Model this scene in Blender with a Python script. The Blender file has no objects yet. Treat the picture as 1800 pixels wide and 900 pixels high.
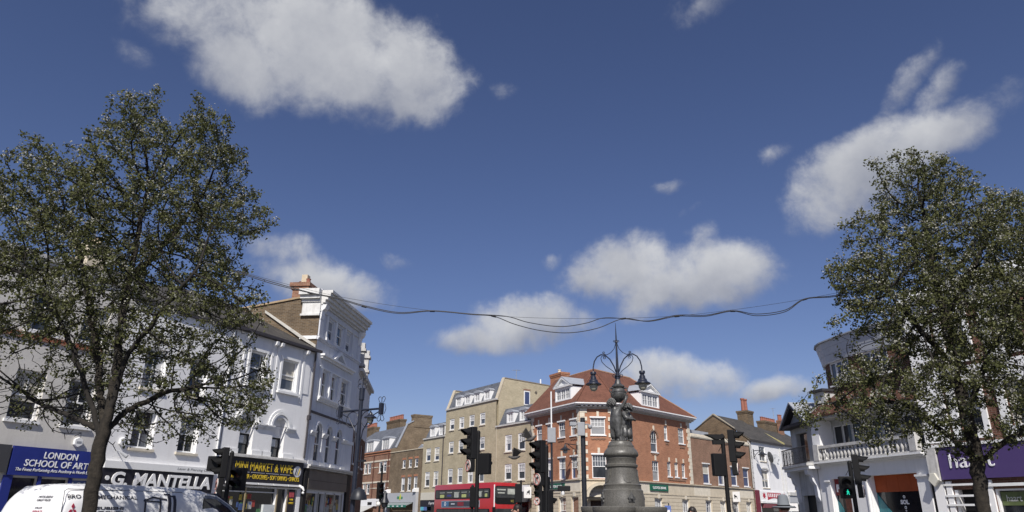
import bpy, bmesh, math, random
import numpy as np
from mathutils import Vector, Matrix

random.seed(7)
scene = bpy.context.scene
COL = scene.collection
PI = math.pi

# ------------------------------------------------------------------ camera
FPX = 1236.0                      # focal length for an 1800 px wide frame
PITCH, ROLL, EYE = math.radians(20.2), math.radians(0.6), 1.6
_fw = Vector((0, math.cos(PITCH), math.sin(PITCH)))
_u0 = Vector((0, -math.sin(PITCH), math.cos(PITCH)))
_r0 = Vector((1, 0, 0))
_rt = _r0 * math.cos(ROLL) + _u0 * math.sin(ROLL)
_up = _u0 * math.cos(ROLL) - _r0 * math.sin(ROLL)
cam = bpy.data.cameras.new('camera')
cam_o = bpy.data.objects.new('camera', cam)
COL.objects.link(cam_o)
cam.lens = 36.0 * FPX / 1800.0
cam.sensor_width = 36.0
cam.clip_start = 0.1
cam.clip_end = 5000
m = Matrix.Identity(4)
for i in range(3):
    m[i][0], m[i][1], m[i][2] = _rt[i], _up[i], -_fw[i]
m[2][3] = EYE
cam_o.matrix_world = m
scene.camera = cam_o


def ray(x, y):
    return _fw + _rt * ((x - 900) / FPX) + _up * ((450 - y) / FPX)


def at(x, y, Y):
    """point seen at photo pixel (x, y) that lies Y metres ahead"""
    d = ray(x, y)
    return Vector((0, 0, EYE)) + d * (Y / d.y)


# ------------------------------------------------------------------ light
SUN_EL, SUN_AZ = math.radians(44), math.radians(184.5)     # azimuth clockwise from +Y
SKY_STRENGTH, SUN_STRENGTH, EXPOSURE = 0.064, 4.5, 0.14
scene.view_settings.view_transform = 'Standard'
scene.view_settings.look = 'None'
scene.view_settings.exposure = EXPOSURE
scene.view_settings.gamma = 1.0
sun_dir = Vector((math.sin(SUN_AZ) * math.cos(SUN_EL), math.cos(SUN_AZ) * math.cos(SUN_EL), math.sin(SUN_EL)))
sl = bpy.data.lights.new('sun', 'SUN')
sl.energy = SUN_STRENGTH
sl.angle = math.radians(0.53)
sl.color = (1.0, 0.955, 0.89)
so = bpy.data.objects.new('sun', sl)
COL.objects.link(so)
so.rotation_euler = (-sun_dir).to_track_quat('-Z', 'Y').to_euler()
so.location = (0, -20, 60)

# ------------------------------------------------------------------ sky with cumulus
world = bpy.data.worlds.new('World')
scene.world = world
world.use_nodes = True
nt = world.node_tree
nt.nodes.clear()
N, L = nt.nodes, nt.links


def nd(tp, **kw):
    n = N.new(tp)
    for k, v in kw.items():
        setattr(n, k, v)
    return n


def lk(a, b):
    L.new(a, b)


def mth(op, a, b=None, c=None, clamp=False):
    n = nd('ShaderNodeMath', operation=op, use_clamp=clamp)
    for i, v in enumerate((a, b, c)):
        if v is None:
            continue
        if isinstance(v, (int, float)):
            n.inputs[i].default_value = v
        else:
            lk(v, n.inputs[i])
    return n.outputs[0]


out = nd('ShaderNodeOutputWorld')
bg = nd('ShaderNodeBackground')
bg.inputs[1].default_value = SKY_STRENGTH
sky = nd('ShaderNodeTexSky', sky_type='NISHITA')
sky.sun_disc = False
sky.sun_elevation = SUN_EL
sky.sun_rotation = SUN_AZ
sky.altitude = 0
sky.air_density = 1.0
sky.dust_density = 0.6
sky.ozone_density = 3.0
geo = nd('ShaderNodeTexCoord')
dirv = geo.outputs['Generated']


def noise(scale, detail, rough, vec, dist=0.0):
    n = nd('ShaderNodeTexNoise')
    n.inputs['Scale'].default_value = scale
    n.inputs['Detail'].default_value = detail
    n.inputs['Roughness'].default_value = rough
    n.inputs['Distortion'].default_value = dist
    lk(vec, n.inputs['Vector'])
    return n.outputs['Fac']


# each cloud: photo x, y, half width, half height, tilt (deg), density
CLOUDS = [(560, 55, 210, 95, 5, 1.1), (470, 125, 135, 85, 0, 1.0), (700, 125, 140, 115, 12, 1.1), (600, 120, 185, 110, 0, 1.2),
          (320, 25, 150, 75, 0, .55), (640, 200, 150, 40, 0, .55),
          (1630, 245, 165, 55, -14, .9), (1510, 300, 150, 90, -25, 1.1), (1460, 350, 95, 70, -20, .9), (1590, 260, 130, 60, -20, .9),
          (1090, 475, 125, 72, -8, 1.0), (1265, 475, 120, 85, 0, 1.05), (1180, 515, 130, 55, 0, .9), (1225, 410, 62, 30, -15, .6),
          (930, 565, 128, 66, 0, 1.05), (840, 592, 85, 38, 0, .9), (1180, 660, 150, 55, 0, .85), (1250, 670, 70, 38, 0, .5),
          (1370, 684, 85, 30, 0, .85), (570, 500, 140, 58, 5, 1.0), (500, 440, 75, 36, 0, .6), (230, 97, 50, 30, 20, .5),
          (1655, 148, 58, 30, -40, .42), (1590, 140, 72, 26, -40, .40), (970, 460, 30, 24, -30, .6), (1372, 275, 38, 24, -10, .4),
          (1235, 2, 100, 34, -15, .36), (1172, 332, 40, 15, -15, .32), (1210, 375, 40, 16, -20, .35), (690, 452, 50, 18, 0, .35),
          (890, 158, 26, 24, 0, .22), (1780, 155, 34, 20, 0, .35),
          # the same weather goes on outside the frame
          (-500, 300, 260, 110, 0, 1.0), (-900, 500, 240, 90, 0, 1.0), (2400, 420, 280, 110, -10, 1.0), (2900, 200, 260, 120, 0, 1.0),
          (700, -600, 260, 130, 0, 1.0), (1500, -900, 300, 140, 20, 1.0), (-200, -500, 240, 120, 0, .9)]
BEHIND = [(150, 40, .30, .10), (-150, 30, .28, .10), (120, 22, .35, .08), (-110, 35, .30, .11), (175, 62, .22, .12), (-95, 60, .24, .12), (95, 50, .25, .1)]
acc = None
shade = None
wsum = None


def blob(c, T, S, amp):
    global acc, shade, wsum
    a = nd('ShaderNodeVectorMath', operation='DOT_PRODUCT')
    b = nd('ShaderNodeVectorMath', operation='DOT_PRODUCT')
    g = nd('ShaderNodeVectorMath', operation='DOT_PRODUCT')
    for n_, v in ((a, T), (b, S), (g, c)):
        lk(warp, n_.inputs[0])
        n_.inputs[1].default_value = v
    r2 = mth('MULTIPLY_ADD', a.outputs['Value'], a.outputs['Value'], mth('MULTIPLY', b.outputs['Value'], b.outputs['Value']))
    v = mth('MULTIPLY_ADD', r2, -amp, amp)
    v = mth('MULTIPLY_ADD', mth('LESS_THAN', g.outputs['Value'], 0.1), -50.0, v)
    acc = v if acc is None else mth('SMOOTH_MAX', acc, v, 0.15)
    # the top side of each cloud is lighter: density-weighted mean of the height within the puffs
    w = mth('MAXIMUM', mth('ADD', v, 0.45), 0.0)
    w = mth('MULTIPLY', w, w)
    h = mth('MULTIPLY', w, mth('MULTIPLY_ADD', b.outputs['Value'], 0.5, 0.5, clamp=True))
    shade = h if shade is None else mth('ADD', shade, h)
    wsum = w if wsum is None else mth('ADD', wsum, w)


# domain-warped direction gives the clouds billowed outlines
nw = nd('ShaderNodeTexNoise')
nw.inputs['Scale'].default_value = 9.0
nw.inputs['Detail'].default_value = 5.0
lk(dirv, nw.inputs['Vector'])
sub = nd('ShaderNodeVectorMath', operation='SUBTRACT')
lk(nw.outputs['Color'], sub.inputs[0])
sub.inputs[1].default_value = (.5, .5, .5)
scl = nd('ShaderNodeVectorMath', operation='SCALE')
lk(sub.outputs[0], scl.inputs[0])
scl.inputs['Scale'].default_value = 0.055
addw = nd('ShaderNodeVectorMath', operation='ADD')
lk(dirv, addw.inputs[0])
lk(scl.outputs[0], addw.inputs[1])
warp = addw.outputs[0]
for (px, py, rx, ry, rot, amp) in CLOUDS:
    c = ray(px, py).normalized()
    T0 = c.cross(Vector((0, 0, 1))).normalized()
    S0 = T0.cross(c).normalized()
    k = ray(px, py).length
    a = math.radians(-rot)
    T = (T0 * math.cos(a) + S0 * math.sin(a)) * (FPX * k / rx)
    S = (S0 * math.cos(a) - T0 * math.sin(a)) * (FPX * k / ry)
    blob(c, T, S, amp)
for (az, el, rx, ry) in BEHIND:
    az, el = math.radians(az), math.radians(el)
    c = Vector((math.sin(az) * math.cos(el), math.cos(az) * math.cos(el), math.sin(el)))
    T0 = c.cross(Vector((0, 0, 1))).normalized()
    S0 = T0.cross(c).normalized()
    blob(c, T0 / rx, S0 / ry, 1.0)
n1 = noise(7.0, 8.0, 0.62, dirv, 0.25)
n2 = noise(26.0, 6.0, 0.6, dirv, 0.3)
dens = mth('ADD', acc, mth('ADD', mth('MULTIPLY_ADD', n1, 1.9, -0.95), mth('MULTIPLY_ADD', n2, 0.8, -0.40)))
mr = nd('ShaderNodeMapRange', interpolation_type='SMOOTHERSTEP')
lk(dens, mr.inputs['Value'])
mr.inputs['From Min'].default_value = 0.02
mr.inputs['From Max'].default_value = 1.05
alpha = mth('MULTIPLY', mr.outputs[0], 0.96)
n3 = noise(11.0, 6.0, 0.55, dirv)
shade = mth('DIVIDE', shade, mth('MAXIMUM', wsum, 0.001))
lum = mth('ADD', mth('MULTIPLY_ADD', shade, 1.1, -0.05), mth('MULTIPLY_ADD', n3, 1.3, -0.65), clamp=True)
ccol = nd('ShaderNodeMix', data_type='RGBA')
lk(lum, ccol.inputs[0])
ccol.inputs[6].default_value = (3.9, 4.2, 5.2, 1)
ccol.inputs[7].default_value = (10.0, 10.1, 10.3, 1)
mixs = nd('ShaderNodeMix', data_type='RGBA')
lk(alpha, mixs.inputs[0])
gm = nd('ShaderNodeGamma')
pre = nd('ShaderNodeVectorMath', operation='SCALE')
pre.inputs['Scale'].default_value = 0.5
lk(sky.outputs[0], pre.inputs[0])
lk(pre.outputs[0], gm.inputs[0])
gm.inputs[1].default_value = 1.08
tint = nd('ShaderNodeVectorMath', operation='MULTIPLY')
tint.inputs[1].default_value = (2.0, 1.82, 2.16)
lk(gm.outputs[0], tint.inputs[0])
lk(tint.outputs[0], mixs.inputs[6])
lk(ccol.outputs[2], mixs.inputs[7])
lk(mixs.outputs[2], bg.inputs[0])
lk(bg.outputs[0], out.inputs[0])


# ------------------------------------------------------------------ materials
MATS = {}


def newmat(name):
    mt = bpy.data.materials.new(name)
    mt.use_nodes = True
    MATS[name] = mt
    return mt, mt.node_tree, mt.node_tree.nodes['Principled BSDF']


def setp(b, **kw):
    for k, v in kw.items():
        key = {'rough': 'Roughness', 'metal': 'Metallic', 'spec': 'Specular IOR Level', 'coat': 'Coat Weight'}.get(k, k)
        b.inputs[key].default_value = v


def M(name, col, rough=.8, var=.12, scale=2.5, bump=0.0, bscale=40., metal=0., spec=.4, streak=0., coat=0.):
    if name in MATS:
        return MATS[name]
    mt, t, b = newmat(name)
    setp(b, rough=rough, metal=metal, spec=spec, coat=coat)
    tc = t.nodes.new('ShaderNodeTexCoord')
    n = t.nodes.new('ShaderNodeTexNoise')
    n.inputs['Scale'].default_value = scale
    n.inputs['Detail'].default_value = 6
    n.inputs['Roughness'].default_value = .65
    t.links.new(tc.outputs['Object'], n.inputs['Vector'])
    r = t.nodes.new('ShaderNodeMapRange')
    r.inputs['From Min'].default_value = .3
    r.inputs['From Max'].default_value = .7
    t.links.new(n.outputs['Fac'], r.inputs['Value'])
    mx = t.nodes.new('ShaderNodeMix')
    mx.data_type = 'RGBA'
    mx.inputs[6].default_value = tuple(c * (1 - var) for c in col) + (1,)
    mx.inputs[7].default_value = tuple(min(1, c * (1 + var)) for c in col) + (1,)
    t.links.new(r.outputs[0], mx.inputs[0])
    res = mx.outputs[2]
    if streak > 0:          # rain-washed dirt in vertical runs
        mp = t.nodes.new('ShaderNodeMapping')
        mp.inputs['Scale'].default_value = (5, 5, .35)
        t.links.new(tc.outputs['Object'], mp.inputs['Vector'])
        n2 = t.nodes.new('ShaderNodeTexNoise')
        n2.inputs['Scale'].default_value = 1.0
        n2.inputs['Detail'].default_value = 8
        n2.inputs['Roughness'].default_value = .7
        t.links.new(mp.outputs[0], n2.inputs['Vector'])
        r2 = t.nodes.new('ShaderNodeMapRange')
        r2.inputs['From Min'].default_value = .5
        r2.inputs['From Max'].default_value = .75
        r2.inputs['To Max'].default_value = streak
        t.links.new(n2.outputs['Fac'], r2.inputs['Value'])
        m2 = t.nodes.new('ShaderNodeMix')
        m2.data_type = 'RGBA'
        t.links.new(r2.outputs[0], m2.inputs[0])
        t.links.new(res, m2.inputs[6])
        m2.inputs[7].default_value = (col[0] * .38, col[1] * .36, col[2] * .33, 1)
        res = m2.outputs[2]
    t.links.new(res, b.inputs['Base Color'])
    if bump > 0:
        n3 = t.nodes.new('ShaderNodeTexNoise')
        n3.inputs['Scale'].default_value = bscale
        n3.inputs['Detail'].default_value = 5
        t.links.new(tc.outputs['Object'], n3.inputs['Vector'])
        bp = t.nodes.new('ShaderNodeBump')
        bp.inputs['Strength'].default_value = bump
        bp.inputs['Distance'].default_value = .02
        t.links.new(n3.outputs['Fac'], bp.inputs['Height'])
        t.links.new(bp.outputs[0], b.inputs['Normal'])
    return mt


def BR(name, c1, c2, mortar, bw=.225, bh=.075, ms=.010, var=.35, off=.5, rough=.9, vscale=.8):
    """masonry / tiles laid in the wall's own metric UVs"""
    mt, t, b = newmat(name)
    setp(b, rough=rough, spec=.25)
    uv = t.nodes.new('ShaderNodeUVMap')
    br = t.nodes.new('ShaderNodeTexBrick')
    br.offset = off
    br.inputs['Scale'].default_value = 1.0
    br.inputs['Brick Width'].default_value = bw
    br.inputs['Row Height'].default_value = bh
    br.inputs['Mortar Size'].default_value = ms
    br.inputs['Mortar Smooth'].default_value = .3
    br.inputs['Color1'].default_value = c1 + (1,)
    br.inputs['Color2'].default_value = c2 + (1,)
    br.inputs['Mortar'].default_value = mortar + (1,)
    t.links.new(uv.outputs[0], br.inputs['Vector'])
    n = t.nodes.new('ShaderNodeTexNoise')
    n.inputs['Scale'].default_value = vscale
    n.inputs['Detail'].default_value = 7
    n.inputs['Roughness'].default_value = .7
    t.links.new(uv.outputs[0], n.inputs['Vector'])
    r = t.nodes.new('ShaderNodeMapRange')
    r.inputs['From Min'].default_value = .3
    r.inputs['From Max'].default_value = .7
    r.inputs['To Min'].default_value = 1 - var
    r.inputs['To Max'].default_value = 1 + var
    t.links.new(n.outputs['Fac'], r.inputs['Value'])
    mul = t.nodes.new('ShaderNodeMix')
    mul.data_type = 'RGBA'
    mul.blend_type = 'MULTIPLY'
    mul.inputs[0].default_value = 1.0
    t.links.new(br.outputs['Color'], mul.inputs[6])
    t.links.new(r.outputs[0], mul.inputs[7])
    t.links.new(mul.outputs[2], b.inputs['Base Color'])
    bp = t.nodes.new('ShaderNodeBump')
    bp.inputs['Strength'].default_value = .5
    bp.inputs['Distance'].default_value = .01
    bp.invert = True
    t.links.new(br.outputs['Fac'], bp.inputs['Height'])
    t.links.new(bp.outputs[0], b.inputs['Normal'])
    return mt


def GL(name, col, rough=.04, wob=.25):
    mt, t, b = newmat(name)
    setp(b, rough=rough, spec=.6)
    tc = t.nodes.new('ShaderNodeTexCoord')
    n = t.nodes.new('ShaderNodeTexNoise')
    n.inputs['Scale'].default_value = 1.3
    n.inputs['Detail'].default_value = 2
    t.links.new(tc.outputs['Object'], n.inputs['Vector'])
    mx = t.nodes.new('ShaderNodeMix')
    mx.data_type = 'RGBA'
    mx.inputs[6].default_value = tuple(c * .6 for c in col) + (1,)
    mx.inputs[7].default_value = tuple(c * 1.4 for c in col) + (1,)
    t.links.new(n.outputs['Fac'], mx.inputs[0])
    t.links.new(mx.outputs[2], b.inputs['Base Color'])
    bp = t.nodes.new('ShaderNodeBump')
    bp.inputs['Strength'].default_value = wob * .3
    bp.inputs['Distance'].default_value = .02
    t.links.new(n.outputs['Fac'], bp.inputs['Height'])
    t.links.new(bp.outputs[0], b.inputs['Normal'])
    return mt


def EM(name, col, strength):
    mt, t, b = newmat(name)
    b.inputs['Base Color'].default_value = col + (1,)
    b.inputs['Emission Color'].default_value = col + (1,)
    b.inputs['Emission Strength'].default_value = strength
    return mt


WHITE = M('white_render', (.82, .815, .81), .85, .04, 1.2, .25, 30, streak=.16)
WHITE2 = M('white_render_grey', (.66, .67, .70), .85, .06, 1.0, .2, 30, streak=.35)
TRIM = M('white_trim', (.80, .80, .79), .6, .04, 3, streak=.10)
TRIMD = M('weathered_trim', (.66, .655, .63), .8, .12, 3, .2, 25, streak=.5)
DIRTY = M('weathered_stucco', (.52, .51, .49), .9, .2, 4, .3, 30, streak=.5)
BEIGE = M('beige_render', (.62, .595, .55), .9, .08, 1.2, .25, 30, streak=.2)
GREYR = M('stained_grey_render', (.46, .46, .45), .9, .2, 1.6, .3, 20, streak=.55)
STOCK = BR('london_stock_brick', (.165, .115, .068), (.10, .070, .043), (.20, .17, .13), var=.32)
STOCKD = BR('dark_stock_brick', (.21, .155, .095), (.14, .10, .065), (.25, .21, .16), var=.35)
TAN = BR('tan_brick', (.475, .41, .28), (.39, .335, .225), (.46, .41, .31), var=.16)
REDB = BR('orange_red_brick', (.43, .19, .105), (.33, .14, .08), (.40, .26, .18), ms=.008, var=.18)
REDB2 = BR('brown_red_brick', (.29, .15, .098), (.215, .108, .07), (.31, .24, .18), var=.25)
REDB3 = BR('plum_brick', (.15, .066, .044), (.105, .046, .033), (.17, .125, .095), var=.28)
CHIMB = BR('chimney_brick', (.27, .13, .085), (.20, .095, .062), (.28, .21, .15), var=.3)
STONE = M('buff_stone', (.56, .49, .375), .9, .10, 2.0, .25, 25, streak=.18)
STONE2 = M('pale_stone', (.66, .60, .49), .9, .12, 3.0, .2, 25, streak=.1)
SLATE = BR('slate', (.085, .078, .07), (.06, .056, .052), (.045, .045, .045), bw=.30, bh=.22, ms=.012, var=.3, rough=.75)
SLATEG = BR('blue_grey_slate', (.15, .16, .18), (.11, .12, .14), (.06, .06, .07), bw=.30, bh=.22, ms=.012, var=.25, rough=.6)
TILE = BR('red_clay_tile', (.19, .085, .058), (.145, .065, .045), (.08, .035, .025), bw=.17, bh=.12, ms=.010, var=.22)
TILEB = BR('brown_clay_tile', (.115, .052, .034), (.08, .038, .026), (.06, .03, .02), bw=.18, bh=.14, ms=.012, var=.35)
LEAD = M('lead_sheet', (.33, .35, .385), .55, .12, 2.5, spec=.5, streak=.25)
ZINC = M('zinc_panel', (.50, .52, .56), .5, .06, 2.0, spec=.5, streak=.15)
POT = M('terracotta_pot', (.30, .12, .085), .85, .2, 5)
BUFFPOT = M('buff_pot', (.55, .46, .33), .85, .15, 5)
IRON = M('black_iron', (.018, .020, .026), .45, .2, 6, spec=.5)
IRONB = M('painted_iron_blue_black', (.016, .02, .035), .4, .2, 6, spec=.5)
BLACKP = M('black_plastic', (.009, .009, .010), .6, .15, 5, spec=.25)
VISOR = M('black_visor', (.006, .006, .0065), .7, .1, 5, spec=.2)
GREYM = M('grey_metal', (.30, .31, .33), .5, .1, 4, spec=.5)
PIPE = M('dark_pipe', (.05, .045, .05), .6, .2, 4)
GLASS = GL('window_glass', (.028, .032, .038))
GLASSC = GL('curtained_glass', (.30, .30, .30))
GLASSB = GL('blue_reflection_glass', (.05, .065, .14))  # bluish reflection put into the base colour of the panes
GLASSG = GL('grey_glass', (.10, .11, .125))
GLASSK = GL('dark_blue_glass', (.035, .045, .075))
BLINDS = [M('cream_blind', (.50, .47, .40), .8, .08, 6), M('grey_blind', (.33, .33, .33), .8, .1, 6), M('net_curtain', (.58, .58, .58), .9, .15, 14)]
SHOPG = GL('shop_glass', (.014, .016, .02), .05, .1)
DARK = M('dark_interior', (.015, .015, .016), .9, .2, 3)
GRANITE = M('grey_granite', (.112, .107, .095), .40, .45, 34, .1, 90, spec=.5, streak=.35)
BRONZE = M('weathered_bronze', (.070, .070, .068), .40, .75, 11, .2, 25, spec=.6)
BARK = M('bark', (.028, .023, .017), .95, .6, 14, .8, 60)
TWIG = M('twig_bark', (.022, .019, .016), .95, .3, 12)


def leafmat(name, c1, c2, tr=.25):
    mt, t, b = newmat(name)
    setp(b, rough=.75, spec=.12)
    g = t.nodes.new('ShaderNodeObjectInfo')
    tc = t.nodes.new('ShaderNodeTexCoord')
    n = t.nodes.new('ShaderNodeTexNoise')
    n.inputs['Scale'].default_value = 2.6
    n.inputs['Detail'].default_value = 4
    t.links.new(tc.outputs['Object'], n.inputs['Vector'])
    n2 = t.nodes.new('ShaderNodeTexWhiteNoise')
    t.links.new(tc.outputs['Object'], n2.inputs['Vector'])
    r = t.nodes.new('ShaderNodeMapRange')
    r.inputs['From Min'].default_value = .3
    r.inputs['From Max'].default_value = .7
    t.links.new(n.outputs['Fac'], r.inputs['Value'])
    mx = t.nodes.new('ShaderNodeMix')
    mx.data_type = 'RGBA'
    mx.inputs[6].default_value = c1 + (1,)
    mx.inputs[7].default_value = c2 + (1,)
    t.links.new(r.outputs[0], mx.inputs[0])
    t.links.new(mx.outputs[2], b.inputs['Base Color'])
    tl = t.nodes.new('ShaderNodeBsdfTranslucent')
    t.links.new(mx.outputs[2], tl.inputs['Color'])
    ms = t.nodes.new('ShaderNodeMixShader')
    ms.inputs[0].default_value = tr
    t.links.new(b.outputs[0], ms.inputs[1])
    t.links.new(tl.outputs[0], ms.inputs[2])
    o = t.nodes['Material Output']
    t.links.new(ms.outputs[0], o.inputs['Surface'])
    return mt


LEAF = leafmat('olive_leaf', (.082, .092, .034), (.158, .162, .072), .34)
BLOSSOM = leafmat('white_blossom', (.34, .335, .28), (.52, .51, .45), .3)


# ------------------------------------------------------------------ object helpers
def link(o):
    COL.objects.link(o)
    return o


def tag(o, label=None, cat=None, group=None, kind=None):
    for k, v in (('label', label), ('category', cat), ('group', group), ('kind', kind)):
        if v:
            o[k] = v
    return o


def thing(name, label, cat, loc=(0, 0, 0), group=None, rz=0.0):
    o = bpy.data.objects.new(name, None)
    o.empty_display_size = .3
    link(o)
    o.location = loc
    o.rotation_euler = (0, 0, rz)
    return tag(o, label, cat, group)


def rootof(o):
    while o.parent:
        o = o.parent
    return o


def azv(a):
    a = math.radians(a)
    return Vector((math.sin(a), math.cos(a)))


class Fr:
    """a wall's frame: u runs left to right seen from outside, d outwards, z up"""
    def __init__(s, p, u):
        s.p = Vector((p[0], p[1]))
        s.u = Vector((u[0], u[1])).normalized()
        s.n = Vector((s.u.y, -s.u.x))

    def w(s, u, d, z):
        q = s.p + s.u * u + s.n * d
        return Vector((q.x, q.y, z))

    def sub(s, u, d=0):
        q = s.w(u, d, 0)
        return Fr((q.x, q.y), s.u)

    def back(s, u, length):
        """frame of a wall that leaves this one backwards at u and is seen from the left: its u runs front to back reversed"""
        q = s.w(u, -length, 0)
        return Fr((q.x, q.y), s.n)


class MB:
    def __init__(s, F=None, T=None):
        s.F, s.T = F, T
        s.v, s.f = [], []

    def p(s, a, b, c):
        v = Vector((a, b, c))
        if s.T is not None:
            v = s.T @ v
        s.v.append(v)
        return len(s.v) - 1

    def face(s, pts):
        s.f.append([s.p(*q) for q in pts])
        return s

    def box(s, a0, a1, b0, b1, c0, c1):
        i = [s.p(a, b, c) for a in (a0, a1) for b in (b0, b1) for c in (c0, c1)]
        for q in ((0, 1, 3, 2), (4, 6, 7, 5), (0, 4, 5, 1), (2, 3, 7, 6), (0, 2, 6, 4), (1, 5, 7, 3)):
            s.f.append([i[k] for k in q])
        return s

    def prism(s, poly, vec):
        """closed polygon of 3-D points swept along vec"""
        vec = Vector(vec)
        a = [s.p(*q) for q in poly]
        b = [s.p(*(Vector(q) + vec)) for q in poly]
        s.f.append(a[::-1])
        s.f.append(b)
        n = len(poly)
        for i in range(n):
            s.f.append([a[i], a[(i + 1) % n], b[(i + 1) % n], b[i]])
        return s

    def ring(s, outer, inner, vec):
        """frame between two matching outlines swept along vec"""
        vec = Vector(vec)
        n = len(outer)
        q = [[s.p(*Vector(x)) for x in outer], [s.p(*Vector(x)) for x in inner],
             [s.p(*(Vector(x) + vec)) for x in inner], [s.p(*(Vector(x) + vec)) for x in outer]]
        for i in range(n):
            j = (i + 1) % n
            for k in range(4):
                s.f.append([q[k][i], q[k][j], q[(k + 1) % 4][j], q[(k + 1) % 4][i]])
        return s

    def tube(s, pts, r, n=6, closed=False):
        pts = [Vector(q) for q in pts]
        k = len(pts)
        rs = r if isinstance(r, (list, tuple)) else [r] * k
        rings = []
        up = None
        for i, q in enumerate(pts):
            if closed:
                d = pts[(i + 1) % k] - pts[i - 1]
            else:
                d = pts[min(i + 1, k - 1)] - pts[max(i - 1, 0)]
            if d.length < 1e-9:
                d = Vector((0, 0, 1))
            d.normalize()
            if up is None:
                up = d.orthogonal().normalized()
            up = (up - d * up.dot(d))
            if up.length < 1e-6:
                up = d.orthogonal()
            up.normalize()
            sd = d.cross(up)
            rings.append([s.p(*(q + (up * math.cos(2 * PI * j / n) + sd * math.sin(2 * PI * j / n)) * rs[i])) for j in range(n)])
        m_ = k if closed else k - 1
        for i in range(m_):
            a, b = rings[i], rings[(i + 1) % k]
            for j in range(n):
                s.f.append([a[j], a[(j + 1) % n], b[(j + 1) % n], b[j]])
        if not closed:
            s.f.append(rings[0][::-1])
            s.f.append(rings[-1])
        return s

    def lathe(s, prof, cx=0, cy=0, n=16, a0=0, a1=2 * PI):
        full = abs(a1 - a0 - 2 * PI) < 1e-6
        m_ = n if full else n + 1
        rings = []
        for r, z in prof:
            rings.append([s.p(cx + r * math.cos(a0 + (a1 - a0) * j / n), cy + r * math.sin(a0 + (a1 - a0) * j / n), z) for j in range(m_)])
        for a, b in zip(rings, rings[1:]):
            for j in range(n):
                k = (j + 1) % m_
                s.f.append([a[j], a[k], b[k], b[j]])
        if full:
            s.f.append(rings[0][::-1])
            s.f.append(rings[-1])
        return s

    def ball(s, c, r, n=10, m_=6, sz=1.0):
        prof = [(max(1e-4, r * math.sin(PI * i / m_)), c[2] - r * sz * math.cos(PI * i / m_)) for i in range(m_ + 1)]
        return s.lathe(prof, c[0], c[1], n)

    def build(s, name, mat, parent=None, smooth=False, label=None, bevel=0.0):
        bm = bmesh.new()
        uvl = bm.loops.layers.uv.new('UVMap')
        vs = [bm.verts.new(q) for q in s.v]
        for f in s.f:
            try:
                bm.faces.new([vs[i] for i in f])
            except ValueError:
                pass
        bmesh.ops.remove_doubles(bm, verts=bm.verts, dist=1e-5)
        if bevel > 0:
            es = [e for e in bm.edges if len(e.link_faces) == 2 and e.calc_face_angle(0) > .6]
            bmesh.ops.bevel(bm, geom=es, offset=bevel, segments=2, profile=.6, affect='EDGES')
        bm.normal_update()
        for f in bm.faces:
            nn = f.normal
            if nn.x * nn.x + nn.y * nn.y < .02:
                h_, s_ = Vector((1, 0, 0)), Vector((0, 1, 0))
            else:
                h_ = Vector((nn.y, -nn.x, 0)).normalized()
                s_ = nn.cross(h_)
                if s_.z < 0:
                    s_ = -s_
            for lp in f.loops:
                lp[uvl].uv = (lp.vert.co.dot(h_), lp.vert.co.dot(s_))
        off = Vector((0, 0, 0))
        if s.F is not None:
            off = rootof(parent).location if parent else off
            for v in bm.verts:
                v.co = s.F.w(*v.co) - off
        bmesh.ops.recalc_face_normals(bm, faces=bm.faces)
        me = bpy.data.meshes.new(name)
        bm.to_mesh(me)
        bm.free()
        if smooth:
            for p_ in me.polygons:
                p_.use_smooth = True
            try:
                me.set_sharp_from_angle(angle=math.radians(40))
            except Exception:
                pass
        o = bpy.data.objects.new(name, me)
        if mat:
            me.materials.append(mat)
        link(o)
        if parent:
            o.parent = parent
        if label:
            o['label'] = label
        return o


def rawmesh(name, verts, faces, mat, parent=None, smooth=False):
    me = bpy.data.meshes.new(name)
    me.from_pydata(verts, [], faces)
    me.materials.append(mat)
    if smooth:
        me.polygons.foreach_set('use_smooth', [True] * len(me.polygons))
    me.update()
    o = link(bpy.data.objects.new(name, me))
    if parent:
        o.parent = parent
    return o


def lettering(s, F, u0, u1, z0, z1, d, mat, parent, name='lettering', shear=0.0, bold=0.0, ext=.012, T=None, dfun=None):
    """solid letters filling the box u0..u1 x z0..z1 on the wall frame"""
    cu = bpy.data.curves.new('lettering', 'FONT')
    cu.body = s
    cu.size = 1
    cu.shear = shear
    cu.offset = bold
    cu.resolution_u = 3
    cu.extrude = .02
    tmp = bpy.data.objects.new('tmp', cu)
    link(tmp)
    dg = bpy.context.evaluated_depsgraph_get()
    me = bpy.data.meshes.new_from_object(tmp.evaluated_get(dg))
    bpy.data.objects.remove(tmp)
    bpy.data.curves.remove(cu)
    me.name = name
    co = np.empty(len(me.vertices) * 3)
    me.vertices.foreach_get('co', co)
    co = co.reshape(-1, 3)
    lo, hi = co.min(0), co.max(0)
    sp = np.maximum(hi - lo, 1e-6)
    co = (co - lo) / sp
    off = rootof(parent).location if parent and F is not None else Vector((0, 0, 0))
    res = np.empty_like(co)
    for i, (a, b, c) in enumerate(co):
        q = (u0 + (u1 - u0) * a, (d if dfun is None else dfun(z0 + (z1 - z0) * b)) + ext * c, z0 + (z1 - z0) * b)
        if F is not None:
            v = F.w(*q) - off
        else:
            v = T @ Vector((q[0], -q[1], q[2])) if T is not None else Vector((q[0], -q[1], q[2]))
        res[i] = v
    me.vertices.foreach_set('co', res.ravel())
    me.materials.clear()
    me.materials.append(mat)
    me.update()
    o = link(bpy.data.objects.new(name, me))
    if parent:
        o.parent = parent
    return o


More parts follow.
